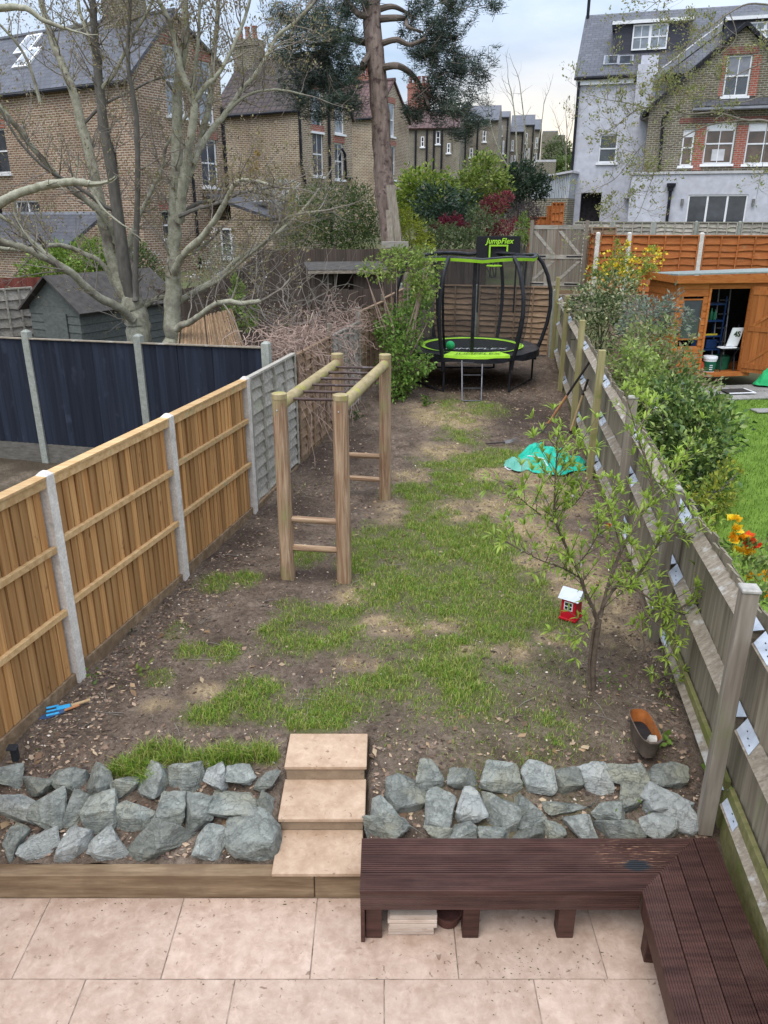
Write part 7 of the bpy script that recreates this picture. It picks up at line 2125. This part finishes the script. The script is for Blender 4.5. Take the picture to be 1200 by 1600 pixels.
s = np.cross(dirs, rdirs(len(pos), rs)); s /= np.linalg.norm(s, axis=1)[:, None] + 1e-9
Ln = (.10 + .12 * rs.rand(len(pos)))[:, None]
v = np.stack([pos - s * .009, pos + s * .009, pos + dirs * Ln], 1).reshape(-1, 3)
pal = np.array([(.040, .062, .044), (.050, .076, .050), (.062, .088, .062), (.032, .048, .038), (.074, .094, .062)])
c = pal[rs.randint(0, 5, len(n1))] * (.75 + .5 * rs.rand(len(n1)))[:, None]
c = np.repeat(np.repeat(c, K, 0), 3, 0)
npobj('needles', npmesh('needles', v, np.arange(len(v)).reshape(-1, 3), 'needle', c), pt)
tb = MB()
for p in n1[::2]:
    q = Vector(p) + V(*(rs.randn(3) * .25)); tb.tube([Vector(p), q], [.012, .006], 3, cap=False)
tb.build('branchlets', 'bark_pine_limb', pt, uv=False, kind='stuff')

# peach-like young tree
PB_ = V(1.82, 5.67, T(5.67))
fp = empty('fruit_tree', PB_, 'young slender fruit tree with narrow bright green leaves and tiny white blossom', 'tree')
PLm = [
 ([(928,1080),(927,1045),(932,1002),(937,969)], .024, .020, 0), ([(922,1075),(921,1040),(928,985),(938,955)], .018, .014, .05),
 ([(934,972),(926,950),(915,927),(908,905),(900,886),(888,862),(877,837),(868,815),(866,800),(867,770),(868,744),(870,710),(870,684)], .018, .004, -.15),
 ([(864,815),(850,808),(825,789),(810,775),(799,759)], .007, .003, -.2), ([(909,905),(880,888),(844,875),(815,860),(787,845)], .007, .003, -.25),
 ([(938,965),(945,935),(955,900),(971,860),(985,835),(994,815),(1005,797),(1020,777),(1018,750),(1012,725),(1000,695),(994,672),(975,610)], .018, .004, .25),
 ([(940,950),(962,918),(982,912),(1000,895),(1020,864),(1030,848),(1042,834),(1075,840),(1106,837)], .014, .005, .1),
 ([(950,920),(975,916),(1000,925),(1020,939),(1045,950),(1072,961),(1095,955),(1120,945)], .011, .004, .0), ([(1042,834),(1060,800),(1050,760),(1060,720)], .008, .003, .25),
 ([(971,860),(960,820),(955,790),(960,750)], .008, .003, .1), ([(1000,925),(1010,960),(1040,985),(1060,1010)], .007, .003, -.1), ([(938,980),(920,985),(900,1000)], .006, .003, -.1),
 ([(900,886),(920,860),(935,830),(930,800)], .007, .003, -.05), ([(1055,955),(1090,930),(1110,900)], .006, .003, .1), ([(1010,1030),(1005,985),(1018,950)], .006, .003, .1), ([(1012,1040),(1030,1070),(1045,1100)], .006, .003, -.05),
 ([(994,672),(1010,650),(1020,625)], .005, .003, .3), ([(1020,777),(1050,745),(1075,700)], .006, .003, .3), ([(868,744),(890,720),(905,700)], .005, .003, -.15), ([(866,800),(895,790),(915,765)], .005, .003, -.1)]
rs = np.random.RandomState(15)
tips = []; lv = []; tw = MB()
for pts, a, b, off in PLm:
    n = len(pts)
    P = [D(x, y, 5.67 + off * (k / (n - 1)) * 2) for k, (x, y) in enumerate(pts)]
    L, r = smooth_line(P, list(np.linspace(a, b, n)), 4)
    nm = 'trunk' if a > .017 and pts[0][1] > 1000 else 'limb'
    MB().tube(L, r, 8).build(nm, 'bark_peach', fp, smooth=True, uv=False)
    if nm == 'trunk': continue
    for i in range(2, len(L) - 1):
        for rep in range(1 if rs.rand() < .7 * (i / len(L)) + .62 else 0):
            ax = (L[i + 1] - L[i - 1]).normalized(); s = ax.orthogonal().normalized(); s = Matrix.Rotation(rs.uniform(0, 6.28), 3, ax) @ s
            dd = (ax * .6 + s * .8 + UP * .5).normalized(); ln = rs.uniform(.05, .34)
            e = L[i] + dd * ln
            tw.tube([L[i], L[i].lerp(e, .5) + UP * .008, e], [.0035, .003, .0018], 4, cap=False)
            lv.append((e, dd, rs.randint(7, 11)))
            if ln > .12: lv.append((L[i].lerp(e, .6), dd, rs.randint(4, 7)))
            if ln > .22: lv.append((L[i].lerp(e, .3), dd, rs.randint(3, 6)))
            lv.append((L[i], (s + ax).normalized(), rs.randint(1, 4)))
    lv.append((L[-1], (L[-1] - L[-2]).normalized(), 10))
tw.build('twigs', 'bark_peach', fp, uv=False, kind='stuff')
mb = MB()       # one leaf: a long folded blade along X
for x, w, z in ((0, .001, 0), (.018, .0075, .003), (.045, .0105, .004), (.070, .007, .0), (.092, .0008, -.008)):
    mb.v += [V(x, -w, z + w * .35), V(x, 0, z), V(x, w, z + w * .35)]
for k in range(4):
    mb.f += [(k * 3, k * 3 + 3, k * 3 + 4, k * 3 + 1), (k * 3 + 1, k * 3 + 4, k * 3 + 5, k * 3 + 2)]
LEAF = mb.mesh('leaf', 'peach_leaf', smooth=True, uv=False)
LV = np.array([p.co[:] for p in LEAF.vertices]); LFc = np.array([f.vertices[:] for f in LEAF.polygons])
spec = []
for e, dd, k in lv:
    s0 = dd.orthogonal().normalized()
    for j in range(k):
        s = Matrix.Rotation(j * 2.4 + rs.uniform(-.4, .4), 3, dd) @ s0
        out = (dd * rs.uniform(.25, 1.0) + s * rs.uniform(.5, 1.0) + UP * rs.uniform(-.05, .55)).normalized()
        spec.append((e + out * .004, out, rs.uniform(.42, 1.05)))
order = sorted(range(len(spec)), key=lambda i: spec[i][0].y - spec[i][2] * .6)
vv = []; ff = []; cc = []; cnt = 0
for rank, i in enumerate(order):
    p, out, sc_ = spec[i]
    q = out.to_track_quat('X', 'Z'); 
    if rank < 290:
        o = inst(LEAF, 'leaf', fp, p, q.to_euler(), (sc_, sc_, sc_))
    else:
        M = np.array(q.to_matrix()); w = LV * sc_ @ M.T + np.array(p)
        vv.append(w); ff.append(LFc + cnt); cnt += len(LV)
        t = rs.rand(); c = np.array((.20, .30, .035)) * (1 - t) + np.array((.36, .46, .07)) * t
        cc.append(np.repeat(c[None], len(LV), 0))
o = npobj('leaves', npmesh('leaves', np.concatenate(vv), np.concatenate(ff), 'leaf', np.concatenate(cc), smooth=True), fp); o['kind'] = 'stuff'
bp = np.array([spec[i][0][:] for i in rs.choice(len(spec), 70)])
bp = np.repeat(bp, 6, 0) + rs.randn(len(bp) * 6, 3) * .006
v, f, c = leaves(bp, rdirs(len(bp), rs), rs, .016, .8, [(.62, .60, .55), (.55, .52, .48)], 0, .6)
o = npobj('blossom', npmesh('blossom', v, f, 'leaf', c), fp); o['kind'] = 'stuff'

# overhanging branch at top right
OB = [([(1260,225),(1200,190),(1165,188),(1120,176),(1075,178),(1045,168),(1010,168),(985,178),(960,200)], 5, 1.6), ([(1160,188),(1110,195),(1075,210),(1050,228),(1030,250),(1015,290),(1000,330)], 3.2, 1.0), ([(1075,178),(1040,195),(1010,220),(985,250),(960,280),(930,295)], 2.4, 1.0),
      ([(1260,20),(1180,5),(1140,20),(1105,45),(1085,60),(1060,90),(1030,110)], 3.5, 1.2), ([(1260,70),(1200,95),(1165,110),(1130,125),(1080,110)], 3, 1.2), ([(1010,168),(975,160),(945,155),(928,150)], 1.6, .8), ([(1050,228),(1020,235),(990,270),(975,320),(940,345)], 1.8, .8),
      ([(1260,-20),(1150,-30),(1060,-15),(1020,8)], 3, 1), ([(1200,190),(1195,230),(1190,270)], 2, .8), ([(1140,20),(1150,60),(1120,90)], 2, .8), ([(1260,120),(1190,150),(1150,160),(1090,150),(1030,150)], 2.6, 1.0)]
rsb = 31
limb_tree('tree_branch', 'budding thin branches hanging over the white house at top right', D(1260, 225, 16), 16.0, OB, 'bark_branch', 'bark_branch', rsb, None, (4.2, 2), .80, thin=.62, buds=(6, .048, [(.25, .27, .09), (.32, .31, .12), (.20, .23, .07), (.30, .24, .13)]))
# thin birches beside the far terrace
limb_tree('birch_tree', 'slim bare pale birch with two stems beyond the red maple', V(6.4, 38, T(38)), 36.0,
    [([(822,340),(821,310),(816,280),(808,250),(806,200),(800,150),(795,130)], 3.2, .9), ([(824,340),(826,300),(826,260),(822,220),(818,180),(812,130)], 3.2, .9), ([(826,270),(836,240),(845,200),(850,160)], 1.8, .7), ([(818,285),(795,262),(780,235),(768,200),(762,160)], 1.8, .7)],
    'bark_sycamore', 'bark_branch', 41, None, (1.4, 1), 1.5)
limb_tree('bare_tree', 'faint bare tree against the sunset sky left of the white house', V(12, 60, T(60)), 60.0,
    [([(886,290),(884,250),(886,210),(884,180)], 1.6, .6), ([(885,240),(876,210),(870,190)], 1, .5), ([(885,225),(893,200),(896,180)], 1, .5)], 'bark_branch', 'bark_branch', 43, None, (1.6, 2), 1.6)

# ------------------------------------------------------------------ shrubs
def bl(x, y, d, rx, ry, dep=1.0):
    c = D(x, y, d); k = mpp(d, y); return (c.x, c.y, c.z, rx * k, rx * k * dep, ry * k)
def sbase(x, d): 
    p = D(x, 400, d); return V(p.x, d, T(d))
G1 = [(.085, .15, .025), (.12, .19, .03), (.06, .11, .02), (.16, .23, .04)]
# green shrub beside the trampoline
shrub('leafy_shrub', sbase(632, 16.0), [bl(624, 560, 15.9, 30, 32), bl(638, 530, 16.1, 24, 30), bl(620, 600, 15.7, 24, 24), bl(648, 582, 15.7, 20, 24), bl(630, 500, 16.3, 28, 26), bl(655, 470, 16.6, 18, 26), bl(605, 520, 16.1, 16, 24), bl(668, 435, 16.8, 13, 20), bl(668, 565, 15.4, 10, 16)],
      3800, .085, [(.16, .28, .05), (.21, .34, .065), (.11, .20, .035), (.26, .38, .09)], 'bright green leafy shrub growing at the left fence beside the trampoline', 'shrub', seed=1, asp=.5, shell=.35, stems=12, stem_m='bark_peach', stem_r=.03)
shrub('leafy_shrub', sbase(625, 16.2), [bl(620, 400, 16.3, 40, 16), bl(600, 418, 16.2, 34, 18), bl(650, 405, 16.1, 28, 22), bl(575, 425, 16.2, 20, 12), bl(650, 440, 15.9, 22, 22), bl(675, 412, 15.8, 16, 18), bl(670, 460, 15.8, 16, 24), bl(672, 500, 15.7, 12, 18)],
      2000, .075, [(.20, .28, .05), (.25, .33, .07), (.15, .22, .04), (.28, .32, .09)], 'airy yellow green top of the shrub round the weathered post', 'shrub', seed=2, shell=.2, stems=14, stem_m='twig', stem_r=.022)
# right neighbour's border behind the fence
RPAL = [(.08, .14, .03), (.13, .20, .045), (.17, .24, .06), (.06, .10, .025), (.22, .29, .075)]
shrub('glossy_shrub', sbase(1085, 10.5), [bl(1085, 690, 10.5, 62, 60), bl(1060, 740, 10.2, 50, 50), bl(1100, 665, 10.8, 42, 40), bl(1110, 740, 10.3, 34, 44), bl(1075, 790, 9.9, 40, 40), bl(1050, 660, 10.8, 40, 44), bl(1100, 640, 11.0, 26, 26), bl(1055, 625, 11.2, 36, 36)], 6500, .09, [(.045, .085, .022), (.08, .14, .035), (.12, .19, .045), (.19, .26, .06), (.27, .33, .10)],
      'dark glossy evergreen shrub between the right fence and the lawn', 'shrub', seed=3, m='leaf_gloss', asp=.5, shell=.5, stems=8)
shrub('yellow_green_shrub', sbase(1115, 9.4), [bl(1115, 775, 9.4, 34, 30), bl(1135, 740, 9.7, 22, 22), bl(1090, 800, 9.1, 26, 26)], 1200, .06, [(.22, .27, .03), (.28, .31, .04), (.14, .20, .03), (.35, .34, .05)],
      'low yellow green shrub at the edge of the neighbouring lawn', 'shrub', seed=4, stems=5)
shrub('mixed_hedge', sbase(1040, 13.2), [bl(1040, 590, 13.0, 60, 50), bl(1000, 560, 13.4, 46, 46), bl(1060, 590, 12.8, 34, 44), bl(1020, 530, 13.8, 46, 34), bl(1065, 620, 12.3, 50, 40), bl(985, 600, 13.0, 40, 40), bl(1075, 540, 13.2, 14, 20)], 5200, .075,
      [(.18, .23, .06), (.25, .30, .095), (.12, .17, .045), (.28, .30, .14), (.26, .20, .12)], 'mixed green and pinkish hedge shrubs in front of the orange shed', 'shrub', seed=5, stems=14, stem_r=.015, stem_m='bark_peach', shell=.4)
shrub('silver_shrub', sbase(1025, 15), [bl(1010, 495, 15.0, 40, 26), bl(1050, 490, 14.8, 30, 26), bl(1030, 478, 15.2, 20, 16), bl(1068, 505, 14.6, 10, 16), bl(1000, 520, 15, 30, 24)], 2000, .085, [(.22, .27, .20), (.28, .32, .25), (.16, .21, .14), (.20, .17, .15)],
      'silvery grey leaved shrub in front of the shed window', 'shrub', seed=6, asp=.32, stems=6)
shrub('variegated_shrub', sbase(950, 16.5), [bl(955, 455, 16.5, 46, 26), bl(925, 475, 16.2, 34, 32), bl(975, 480, 16.0, 40, 34), bl(945, 510, 15.8, 40, 36), bl(905, 460, 16.6, 14, 18)], 3600, .07, [(.40, .40, .20), (.10, .15, .05), (.07, .11, .035), (.46, .45, .27), (.05, .08, .025), (.14, .18, .07)],
      'cream variegated bush behind the end of the right fence', 'shrub', seed=7, stems=6, shell=.5)
shrub('yellow_flowering_shrub', sbase(975, 18.5), [bl(960, 412, 18.5, 34, 20), bl(935, 425, 18.3, 18, 18), bl(990, 408, 18.6, 40, 18), bl(1020, 402, 18.8, 20, 12), bl(968, 385, 18.6, 10, 16), bl(975, 430, 18.2, 50, 18)], 1700, .07, [(.28, .33, .05), (.22, .28, .04), (.36, .38, .07), (.16, .20, .03)],
      'yellow flowering berberis bush beside the orange stained fence', 'shrub', seed=8, stems=12, stem_m='twig', shell=.15, extra=('flowers', 420, .06, [(.80, .60, .03), (.85, .66, .05), (.78, .48, .03)], 'leaf'))
shrub('low_plants', sbase(1000, 11), [bl(985, 680, 11.4, 30, 26), bl(1000, 720, 10.6, 30, 30), bl(975, 640, 12, 24, 24), bl(1020, 690, 11, 28, 26)], 1600, .075, RPAL, 'green border plants right behind the right fence', 'plant', seed=9, stems=5)
shrub('leafy_shrub', sbase(1030, 11.6), [bl(1000, 610, 12.0, 30, 40), bl(1035, 640, 11.6, 34, 40), bl(990, 560, 12.6, 26, 36), bl(1060, 690, 11.0, 34, 40), bl(1025, 590, 12.2, 30, 30), bl(1080, 740, 10.4, 30, 34)], 2600, .08, [(.24, .33, .06), (.30, .38, .09), (.18, .26, .05), (.34, .40, .14)], 'loose light green shrub leaning over the right fence in front of the hedge', 'shrub', seed=44, shell=.15, stems=16, stem_r=.012, stem_m='bark_peach')
# roses by the near fence
fb = V(3.1, 6.1, T(6.1))
shrub('rose_bush', fb, [bl(1160, 895, 6.1, 40, 40), bl(1185, 940, 5.8, 34, 40), bl(1150, 860, 6.2, 24, 24), bl(1195, 860, 6.1, 20, 40), bl(1175, 900, 6.0, 40, 30)], 520, .06, [(.20, .27, .07), (.27, .33, .10), (.13, .20, .05)],
      'flower bush with yellow and red blooms behind the near right fence post', 'flowers', seed=10, stems=10, stem_r=.006, stem_m='log_green', shell=.2)
fl_ = bpy.data.objects[[o.name for o in bpy.data.objects if o.name.startswith('rose_bush')][0]]
def bloom(x, y, d, r, pal, seed):
    rs = np.random.RandomState(seed); c = np.array(D(x, y, d)[:])
    n = 26; dr_ = rdirs(n, rs); dr_[:, 2] = np.abs(dr_[:, 2]) * .8
    v, f, cc_ = leaves(np.repeat(c[None], n, 0) + dr_ * r * .25, dr_, rs, r, 1.0, pal, .15, .35)
    npobj('flower', npmesh('flower', v, f, 'leaf', cc_), fl_)
Y_ = [(.85, .60, .02), (.88, .68, .04), (.85, .50, .02)]; O_ = [(.85, .44, .02), (.85, .56, .03)]; RD = [(.75, .05, .02), (.8, .12, .03)]
for i, (x, y, p_) in enumerate(((1147, 812, Y_), (1152, 830, Y_), (1145, 843, O_), (1160, 842, O_), (1168, 843, RD), (1175, 853, RD), (1154, 864, Y_), (1166, 864, O_), (1195, 902, O_), (1178, 903, Y_), (1198, 935, O_))):
    bloom(x, y, 6.15, .055, p_, i)
# small red tulip seen through the tree
p = Gp(948, 850); 
tu = empty('red_tulip', V(p.x, p.y, T(p.y)), 'red tulip at the foot of the right fence behind the young tree', 'flower')
MB().tube([V(p.x, p.y, T(p.y)), V(p.x, p.y, T(p.y) + .22)], .006, 5).build('stem', 'log_green', tu)
rs = np.random.RandomState(2); cpt = np.repeat(np.array([[p.x, p.y, T(p.y) + .24]]), 24, 0)
dr_ = rdirs(24, rs); v, f, c = leaves(cpt + dr_ * .006, dr_, rs, .032, .8, RD, .4, .4); npobj('flower', npmesh('flower', v, f, 'leaf', c), tu)

# centre background planting
shrub('evergreen_bush', sbase(520, 26), [bl(530, 340, 26, 58, 46), bl(480, 350, 25.7, 36, 34), bl(565, 335, 26.3, 30, 44), bl(505, 315, 26.4, 40, 28), bl(560, 370, 25.8, 36, 24), bl(450, 365, 25.4, 20, 22)], 9000, .10, [(.075, .125, .035), (.10, .155, .045), (.13, .18, .05), (.055, .095, .03), (.17, .19, .06)],
      'big olive green evergreen bush left of the pine trunk', 'shrub', seed=11, shell=.55, asp=.35, jitter=1.0)
shrub('yellow_conifer', sbase(640, 25), [bl(645, 365, 25, 22, 22), bl(630, 345, 25.2, 14, 20), bl(660, 385, 24.8, 18, 14)], 2200, .09, [(.28, .32, .03), (.36, .37, .04), (.20, .25, .03)], 'golden yellow conifer right of the leaning planks', 'shrub', seed=12, asp=.3, shell=.4)
shrub('laurel', sbase(655, 30), [bl(660, 295, 30, 40, 30), bl(640, 310, 29.8, 24, 30), bl(690, 288, 30.3, 22, 18), bl(650, 330, 29.6, 30, 24)], 4200, .14, [(.16, .24, .03), (.22, .29, .035), (.11, .17, .025), (.28, .33, .05)], 'bright yellow green laurel right of the pine trunk', 'shrub', seed=13, shell=.5)
shrub('laurel', sbase(752, 31), [bl(755, 285, 31, 34, 36), bl(735, 300, 30.8, 26, 30), bl(775, 305, 30.8, 20, 30), bl(752, 258, 31.2, 12, 12)], 4600, .13, [(.15, .22, .035), (.21, .28, .05), (.10, .15, .03), (.29, .32, .08)], 'tall olive green evergreen behind the trampoline backboard', 'shrub', seed=14, shell=.5)
shrub('dark_shrub', sbase(682, 28), [bl(680, 320, 28, 34, 30), bl(700, 340, 27.8, 30, 20), bl(735, 320, 28.4, 14, 24)], 3000, .17, [(.025, .05, .025), (.04, .075, .04), (.06, .10, .06), (.03, .055, .03)], 'dark long leaved rhododendron in front of the yellow green laurel', 'shrub', seed=15, m='leaf_gloss', asp=.25, shell=.5)
shrub('red_maple', sbase(772, 27), [bl(775, 320, 27, 22, 14), bl(762, 335, 26.9, 16, 14), bl(790, 308, 27.2, 12, 8), bl(790, 355, 26.5, 24, 14), bl(770, 372, 26.4, 16, 8), bl(745, 362, 26.5, 18, 12)], 3400, .08, [(.16, .022, .032), (.21, .03, .042), (.11, .018, .028), (.27, .08, .08)], 'dark red japanese maple behind the trampoline backboard', 'shrub', seed=16, shell=.3, asp=.45)
shrub('red_maple', sbase(710, 26.4), [bl(705, 347, 26.4, 22, 10), bl(722, 355, 26.3, 14, 9), bl(690, 352, 26.4, 12, 8)], 1700, .08, [(.19, .025, .042), (.23, .032, .05), (.13, .02, .032)], 'small crimson maple below the dark rhododendron', 'shrub', seed=17, shell=.3, asp=.45)
shrub('hedge', sbase(705, 25.5), [bl(690, 375, 25.5, 40, 14), bl(735, 378, 25.5, 36, 14), bl(755, 345, 26.2, 24, 18), bl(670, 355, 25.6, 20, 14), bl(715, 365, 25.4, 34, 12)], 4200, .09, [(.10, .15, .05), (.14, .18, .07), (.07, .10, .035), (.20, .22, .10)], 'low mixed green hedge behind the back of the trampoline', 'shrub', seed=18, shell=.4)
shrub('ivy_tree', sbase(820, 33), [bl(818, 285, 33, 28, 28), bl(800, 300, 32.8, 20, 28), bl(842, 290, 33, 16, 18), bl(855, 278, 33.2, 12, 6), bl(800, 275, 33, 14, 14)], 4600, .11, [(.022, .040, .022), (.03, .055, .028), (.045, .07, .035)], 'dark ivy mass round the birch stems next to the grey garage', 'shrub', seed=19, shell=.5)
shrub('purple_shrub', sbase(815, 30), [bl(815, 330, 30, 26, 16), bl(830, 335, 29.8, 16, 18), bl(800, 345, 29.6, 16, 12)], 2400, .06, [(.07, .055, .055), (.09, .065, .07), (.05, .04, .04)], 'dull purple brown shrub below the birch', 'shrub', seed=20, shell=.2, stems=16, stem_r=.01, asp=.4)
shrub('climber', sbase(820, 24), [bl(819, 350, 24, 9, 18), bl(815, 372, 23.9, 11, 12)], 900, .07, [(.15, .22, .04), (.20, .28, .06), (.11, .16, .03)], 'small green climber on the gatepost left of the grey gate', 'plant', seed=21, shell=.3)
FT = [(.10, .14, .05), (.13, .16, .06), (.08, .11, .04), (.16, .17, .075)]
shrub('far_tree', sbase(868, 75), [bl(868, 240, 75, 18, 20), bl(880, 255, 72, 14, 24), bl(858, 262, 74, 12, 16)], 2600, .28, FT, 'round green tree beyond the far terrace below the sunset', 'tree', seed=22, stems=4, stem_r=.12)
shrub('far_tree', sbase(884, 66), [bl(885, 268, 66, 14, 26), bl(870, 285, 66, 16, 16)], 2200, .24, [(.13, .19, .05), (.10, .15, .04), (.17, .22, .06)], 'brighter green tree at the left corner of the white house', 'tree', seed=23, stems=4, stem_r=.12)
# left background planting
shrub('bright_shrub', sbase(110, 20), [bl(120, 405, 20.5, 40, 26), bl(75, 415, 20.4, 34, 20), bl(150, 395, 20.7, 22, 24), bl(45, 425, 20.2, 20, 14)], 4200, .09, [(.15, .24, .03), (.20, .30, .04), (.10, .16, .025), (.24, .33, .06)], 'bright green shrub behind the old grey green shed', 'shrub', seed=24, shell=.5)
shrub('green_shrub', sbase(225, 21.5), [bl(225, 415, 21.5, 24, 26), bl(245, 440, 21.2, 20, 16), bl(210, 435, 21.2, 16, 18)], 2400, .08, [(.05, .09, .02), (.08, .13, .03), (.035, .06, .015), (.12, .17, .04)], 'dark green shrub between the two bare trunks', 'shrub', seed=25, shell=.5, extra=('blossom', 120, .05, [(.6, .6, .58)], 'leaf'))
shrub('blossom_shrub', sbase(345, 21.5), [bl(330, 400, 21.6, 34, 30), bl(370, 410, 21.4, 34, 26), bl(310, 430, 21.2, 22, 22), bl(395, 425, 21.2, 24, 18), bl(350, 380, 21.8, 24, 16)], 1500, .055, [(.20, .22, .13), (.14, .17, .08), (.26, .26, .18)], 'grey twiggy shrub with white blossom below the slate lean-to', 'shrub', seed=26, shell=.2, stems=46, stem_r=.014, stem_m='bark_branch', extra=('blossom', 260, .05, [(.62, .6, .58), (.55, .5, .48)], 'leaf'))
shrub('young_green_plant', sbase(375, 15.5), [bl(372, 455, 15.6, 16, 18), bl(385, 495, 15.2, 14, 26), bl(365, 480, 15.4, 14, 14)], 700, .085, [(.24, .32, .08), (.30, .38, .11), (.17, .24, .05)], 'fresh lime green plant behind the reed screen', 'plant', seed=27, shell=.2, stems=5, stem_r=.01)
shrub('yellow_blossom_bush', sbase(462, 27), [bl(465, 338, 26.5, 16, 10), bl(455, 320, 26.8, 12, 14)], 500, .09, [(.45, .40, .03), (.55, .48, .04), (.20, .22, .05)], 'yellow forsythia flowering before the olive green bush', 'shrub', seed=28, shell=.2, stems=6, stem_r=.012, stem_m='bark_branch')
shrub('autumn_climber', sbase(398, 33), [bl(396, 260, 33.4, 10, 26)], 260, .12, [(.40, .27, .05), (.30, .20, .05)], 'orange tinted climber on the brick wall right of the bare trees', 'plant', seed=29, shell=.1, stems=5, stem_r=.02, stem_m='twig')
shrub('white_blossom_tree', sbase(430, 30), [bl(430, 295, 30, 36, 14), bl(455, 305, 29.6, 22, 12), bl(405, 300, 30, 16, 12)], 1100, .11, [(.55, .53, .52), (.62, .60, .58), (.30, .32, .20)], 'pale blossom tree in front of the second brick house', 'tree', seed=30, shell=.2, stems=16, stem_r=.02, stem_m='bark_branch')
# dry creeper over the old fence
rs = np.random.RandomState(50)
dv = empty('dry_creeper', V(-1.0, 13, T(13)), 'tangle of dry pale brown creeper stems over the old left fence', 'creeper')
mb = MB()
for k in range(900):
    t = rs.rand(); y = 11.7 + 3.9 * t; x = float(lfx(y)) + rs.uniform(-.9, .15) * (.6 + .6 * rs.rand())
    z = 2.20 + rs.uniform(-.40, .42) + .12 * math.sin(t * 9)
    p = V(x, y, z); a = rs.uniform(0, 6.28); d = V(math.cos(a), math.sin(a) * .8, rs.uniform(-.4, .5)); pts = [p]
    for j in range(5):
        d = (d + V(*(rs.randn(3) * .55)) + V(0, 0, -.12)).normalized(); pts.append(pts[-1] + d * rs.uniform(.07, .16))
    r0 = rs.uniform(.004, .0095)
    mb.tube(pts, [r0 * (1 - .1 * j) for j in range(6)], 3, cap=False)
for k in range(90):
    y = rs.uniform(11.7, 14.8); x = float(lfx(y)) + rs.uniform(.0, .1)
    p = V(x, y, rs.uniform(1.7, 2.3)); pts = [p]; d = V(rs.uniform(-.1, .2), rs.uniform(-.3, .3), -1)
    for j in range(6):
        d = (d + V(*(rs.randn(3) * .3)) + V(0, 0, -.3)).normalized(); pts.append(pts[-1] + d * .2); pts[-1].x = max(pts[-1].x, float(lfx(pts[-1].y)) + .01)
    mb.tube(pts, .004, 3, cap=False)
mb.build('stems', 'twig', dv, uv=False, kind='stuff')
mb = MB()
for k in range(60):
    p = D(rs.uniform(390, 520), rs.uniform(440, 520), rs.uniform(12.5, 17)); d = V(rs.uniform(-1, 1), rs.uniform(-.5, .5), rs.uniform(-.2, 1)); pts = [p]
    for j in range(6):
        d = (d + V(*(rs.randn(3) * .35))).normalized(); pts.append(pts[-1] + d * rs.uniform(.15, .3))
    mb.tube(pts, [.008 * (1 - .12 * j) for j in range(7)], 4, cap=False)
mb.build('long_stems', 'bark_branch', dv, uv=False, kind='stuff')
tb = empty('bare_shrub', V(-2.0, 17, T(17)), 'leafless brown bush in front of the dark brown fence', 'shrub')
mb = MB(); tips = []
for k in range(14):
    p = V(-1.9 + rs.uniform(-.8, .9), 16.6 + rs.uniform(-.5, .6), T(16.6)); grow(mb, tips, p, V(rs.uniform(-.4, .4), rs.uniform(-.3, .3), 1), rs.uniform(1.2, 2.1), .012, 2, rs, .3, .1, 3, 6, 4)
mb.build('stems', 'twig', tb, uv=False)
pos = np.array([p[:] for p, d in tips]); v, f, c = leaves(pos, rdirs(len(pos), rs), rs, .05, .7, [(.45, .38, .30), (.35, .28, .2)], 0, 1); npobj('seed_heads', npmesh('seed_heads', v, f, 'leaf', c), tb)['kind'] = 'stuff'
# weeds and seedlings in the garden
def weed(x, y, n, size, pal, label, seed, h=.06):
    rs = np.random.RandomState(seed); p = Gp(x, y); t = empty('weed', p, label, 'weed')
    q = np.repeat(np.array([[p.x, p.y, T(p.y)]]), n, 0) + np.stack([rs.randn(n) * .05, rs.randn(n) * .05, rs.rand(n) * h], 1)
    dr_ = rdirs(n, rs); dr_[:, 2] = np.abs(dr_[:, 2]) * .5
    v, f, c = leaves(q, dr_, rs, size, .5, pal, .2, .5); npobj('foliage', npmesh('foliage', v, f, 'leaf', c), t)
WP = [(.12, .20, .03), (.16, .25, .04), (.09, .15, .03)]
weed(1033, 1160, 26, .06, WP, 'green weed beside the rusty planter', 1)
weed(955, 1070, 22, .05, WP, 'tuft of small leaves right of the young tree trunk', 2, .1)
weed(195, 985, 24, .05, [(.05, .08, .04), (.07, .11, .05)], 'dark ivy sprig at the foot of the larch fence', 3)
weed(225, 1050, 14, .05, [(.22, .28, .06)], 'pale seedling rosette in the soil near the larch fence', 4)
weed(147, 1062, 14, .05, WP, 'small green weed by the second concrete post', 5)
weed(665, 635, 50, .08, WP, 'leafy green sprout on the soil in front of the trampoline shrub', 6, .2)
weed(556, 655, 40, .07, [(.05, .10, .02), (.08, .13, .03)], 'dark green tuft behind the monkey bars at the fence foot', 7, .15)
weed(985, 1270, 10, .03, WP, 'tiny seedling between the stones behind the bench', 8)
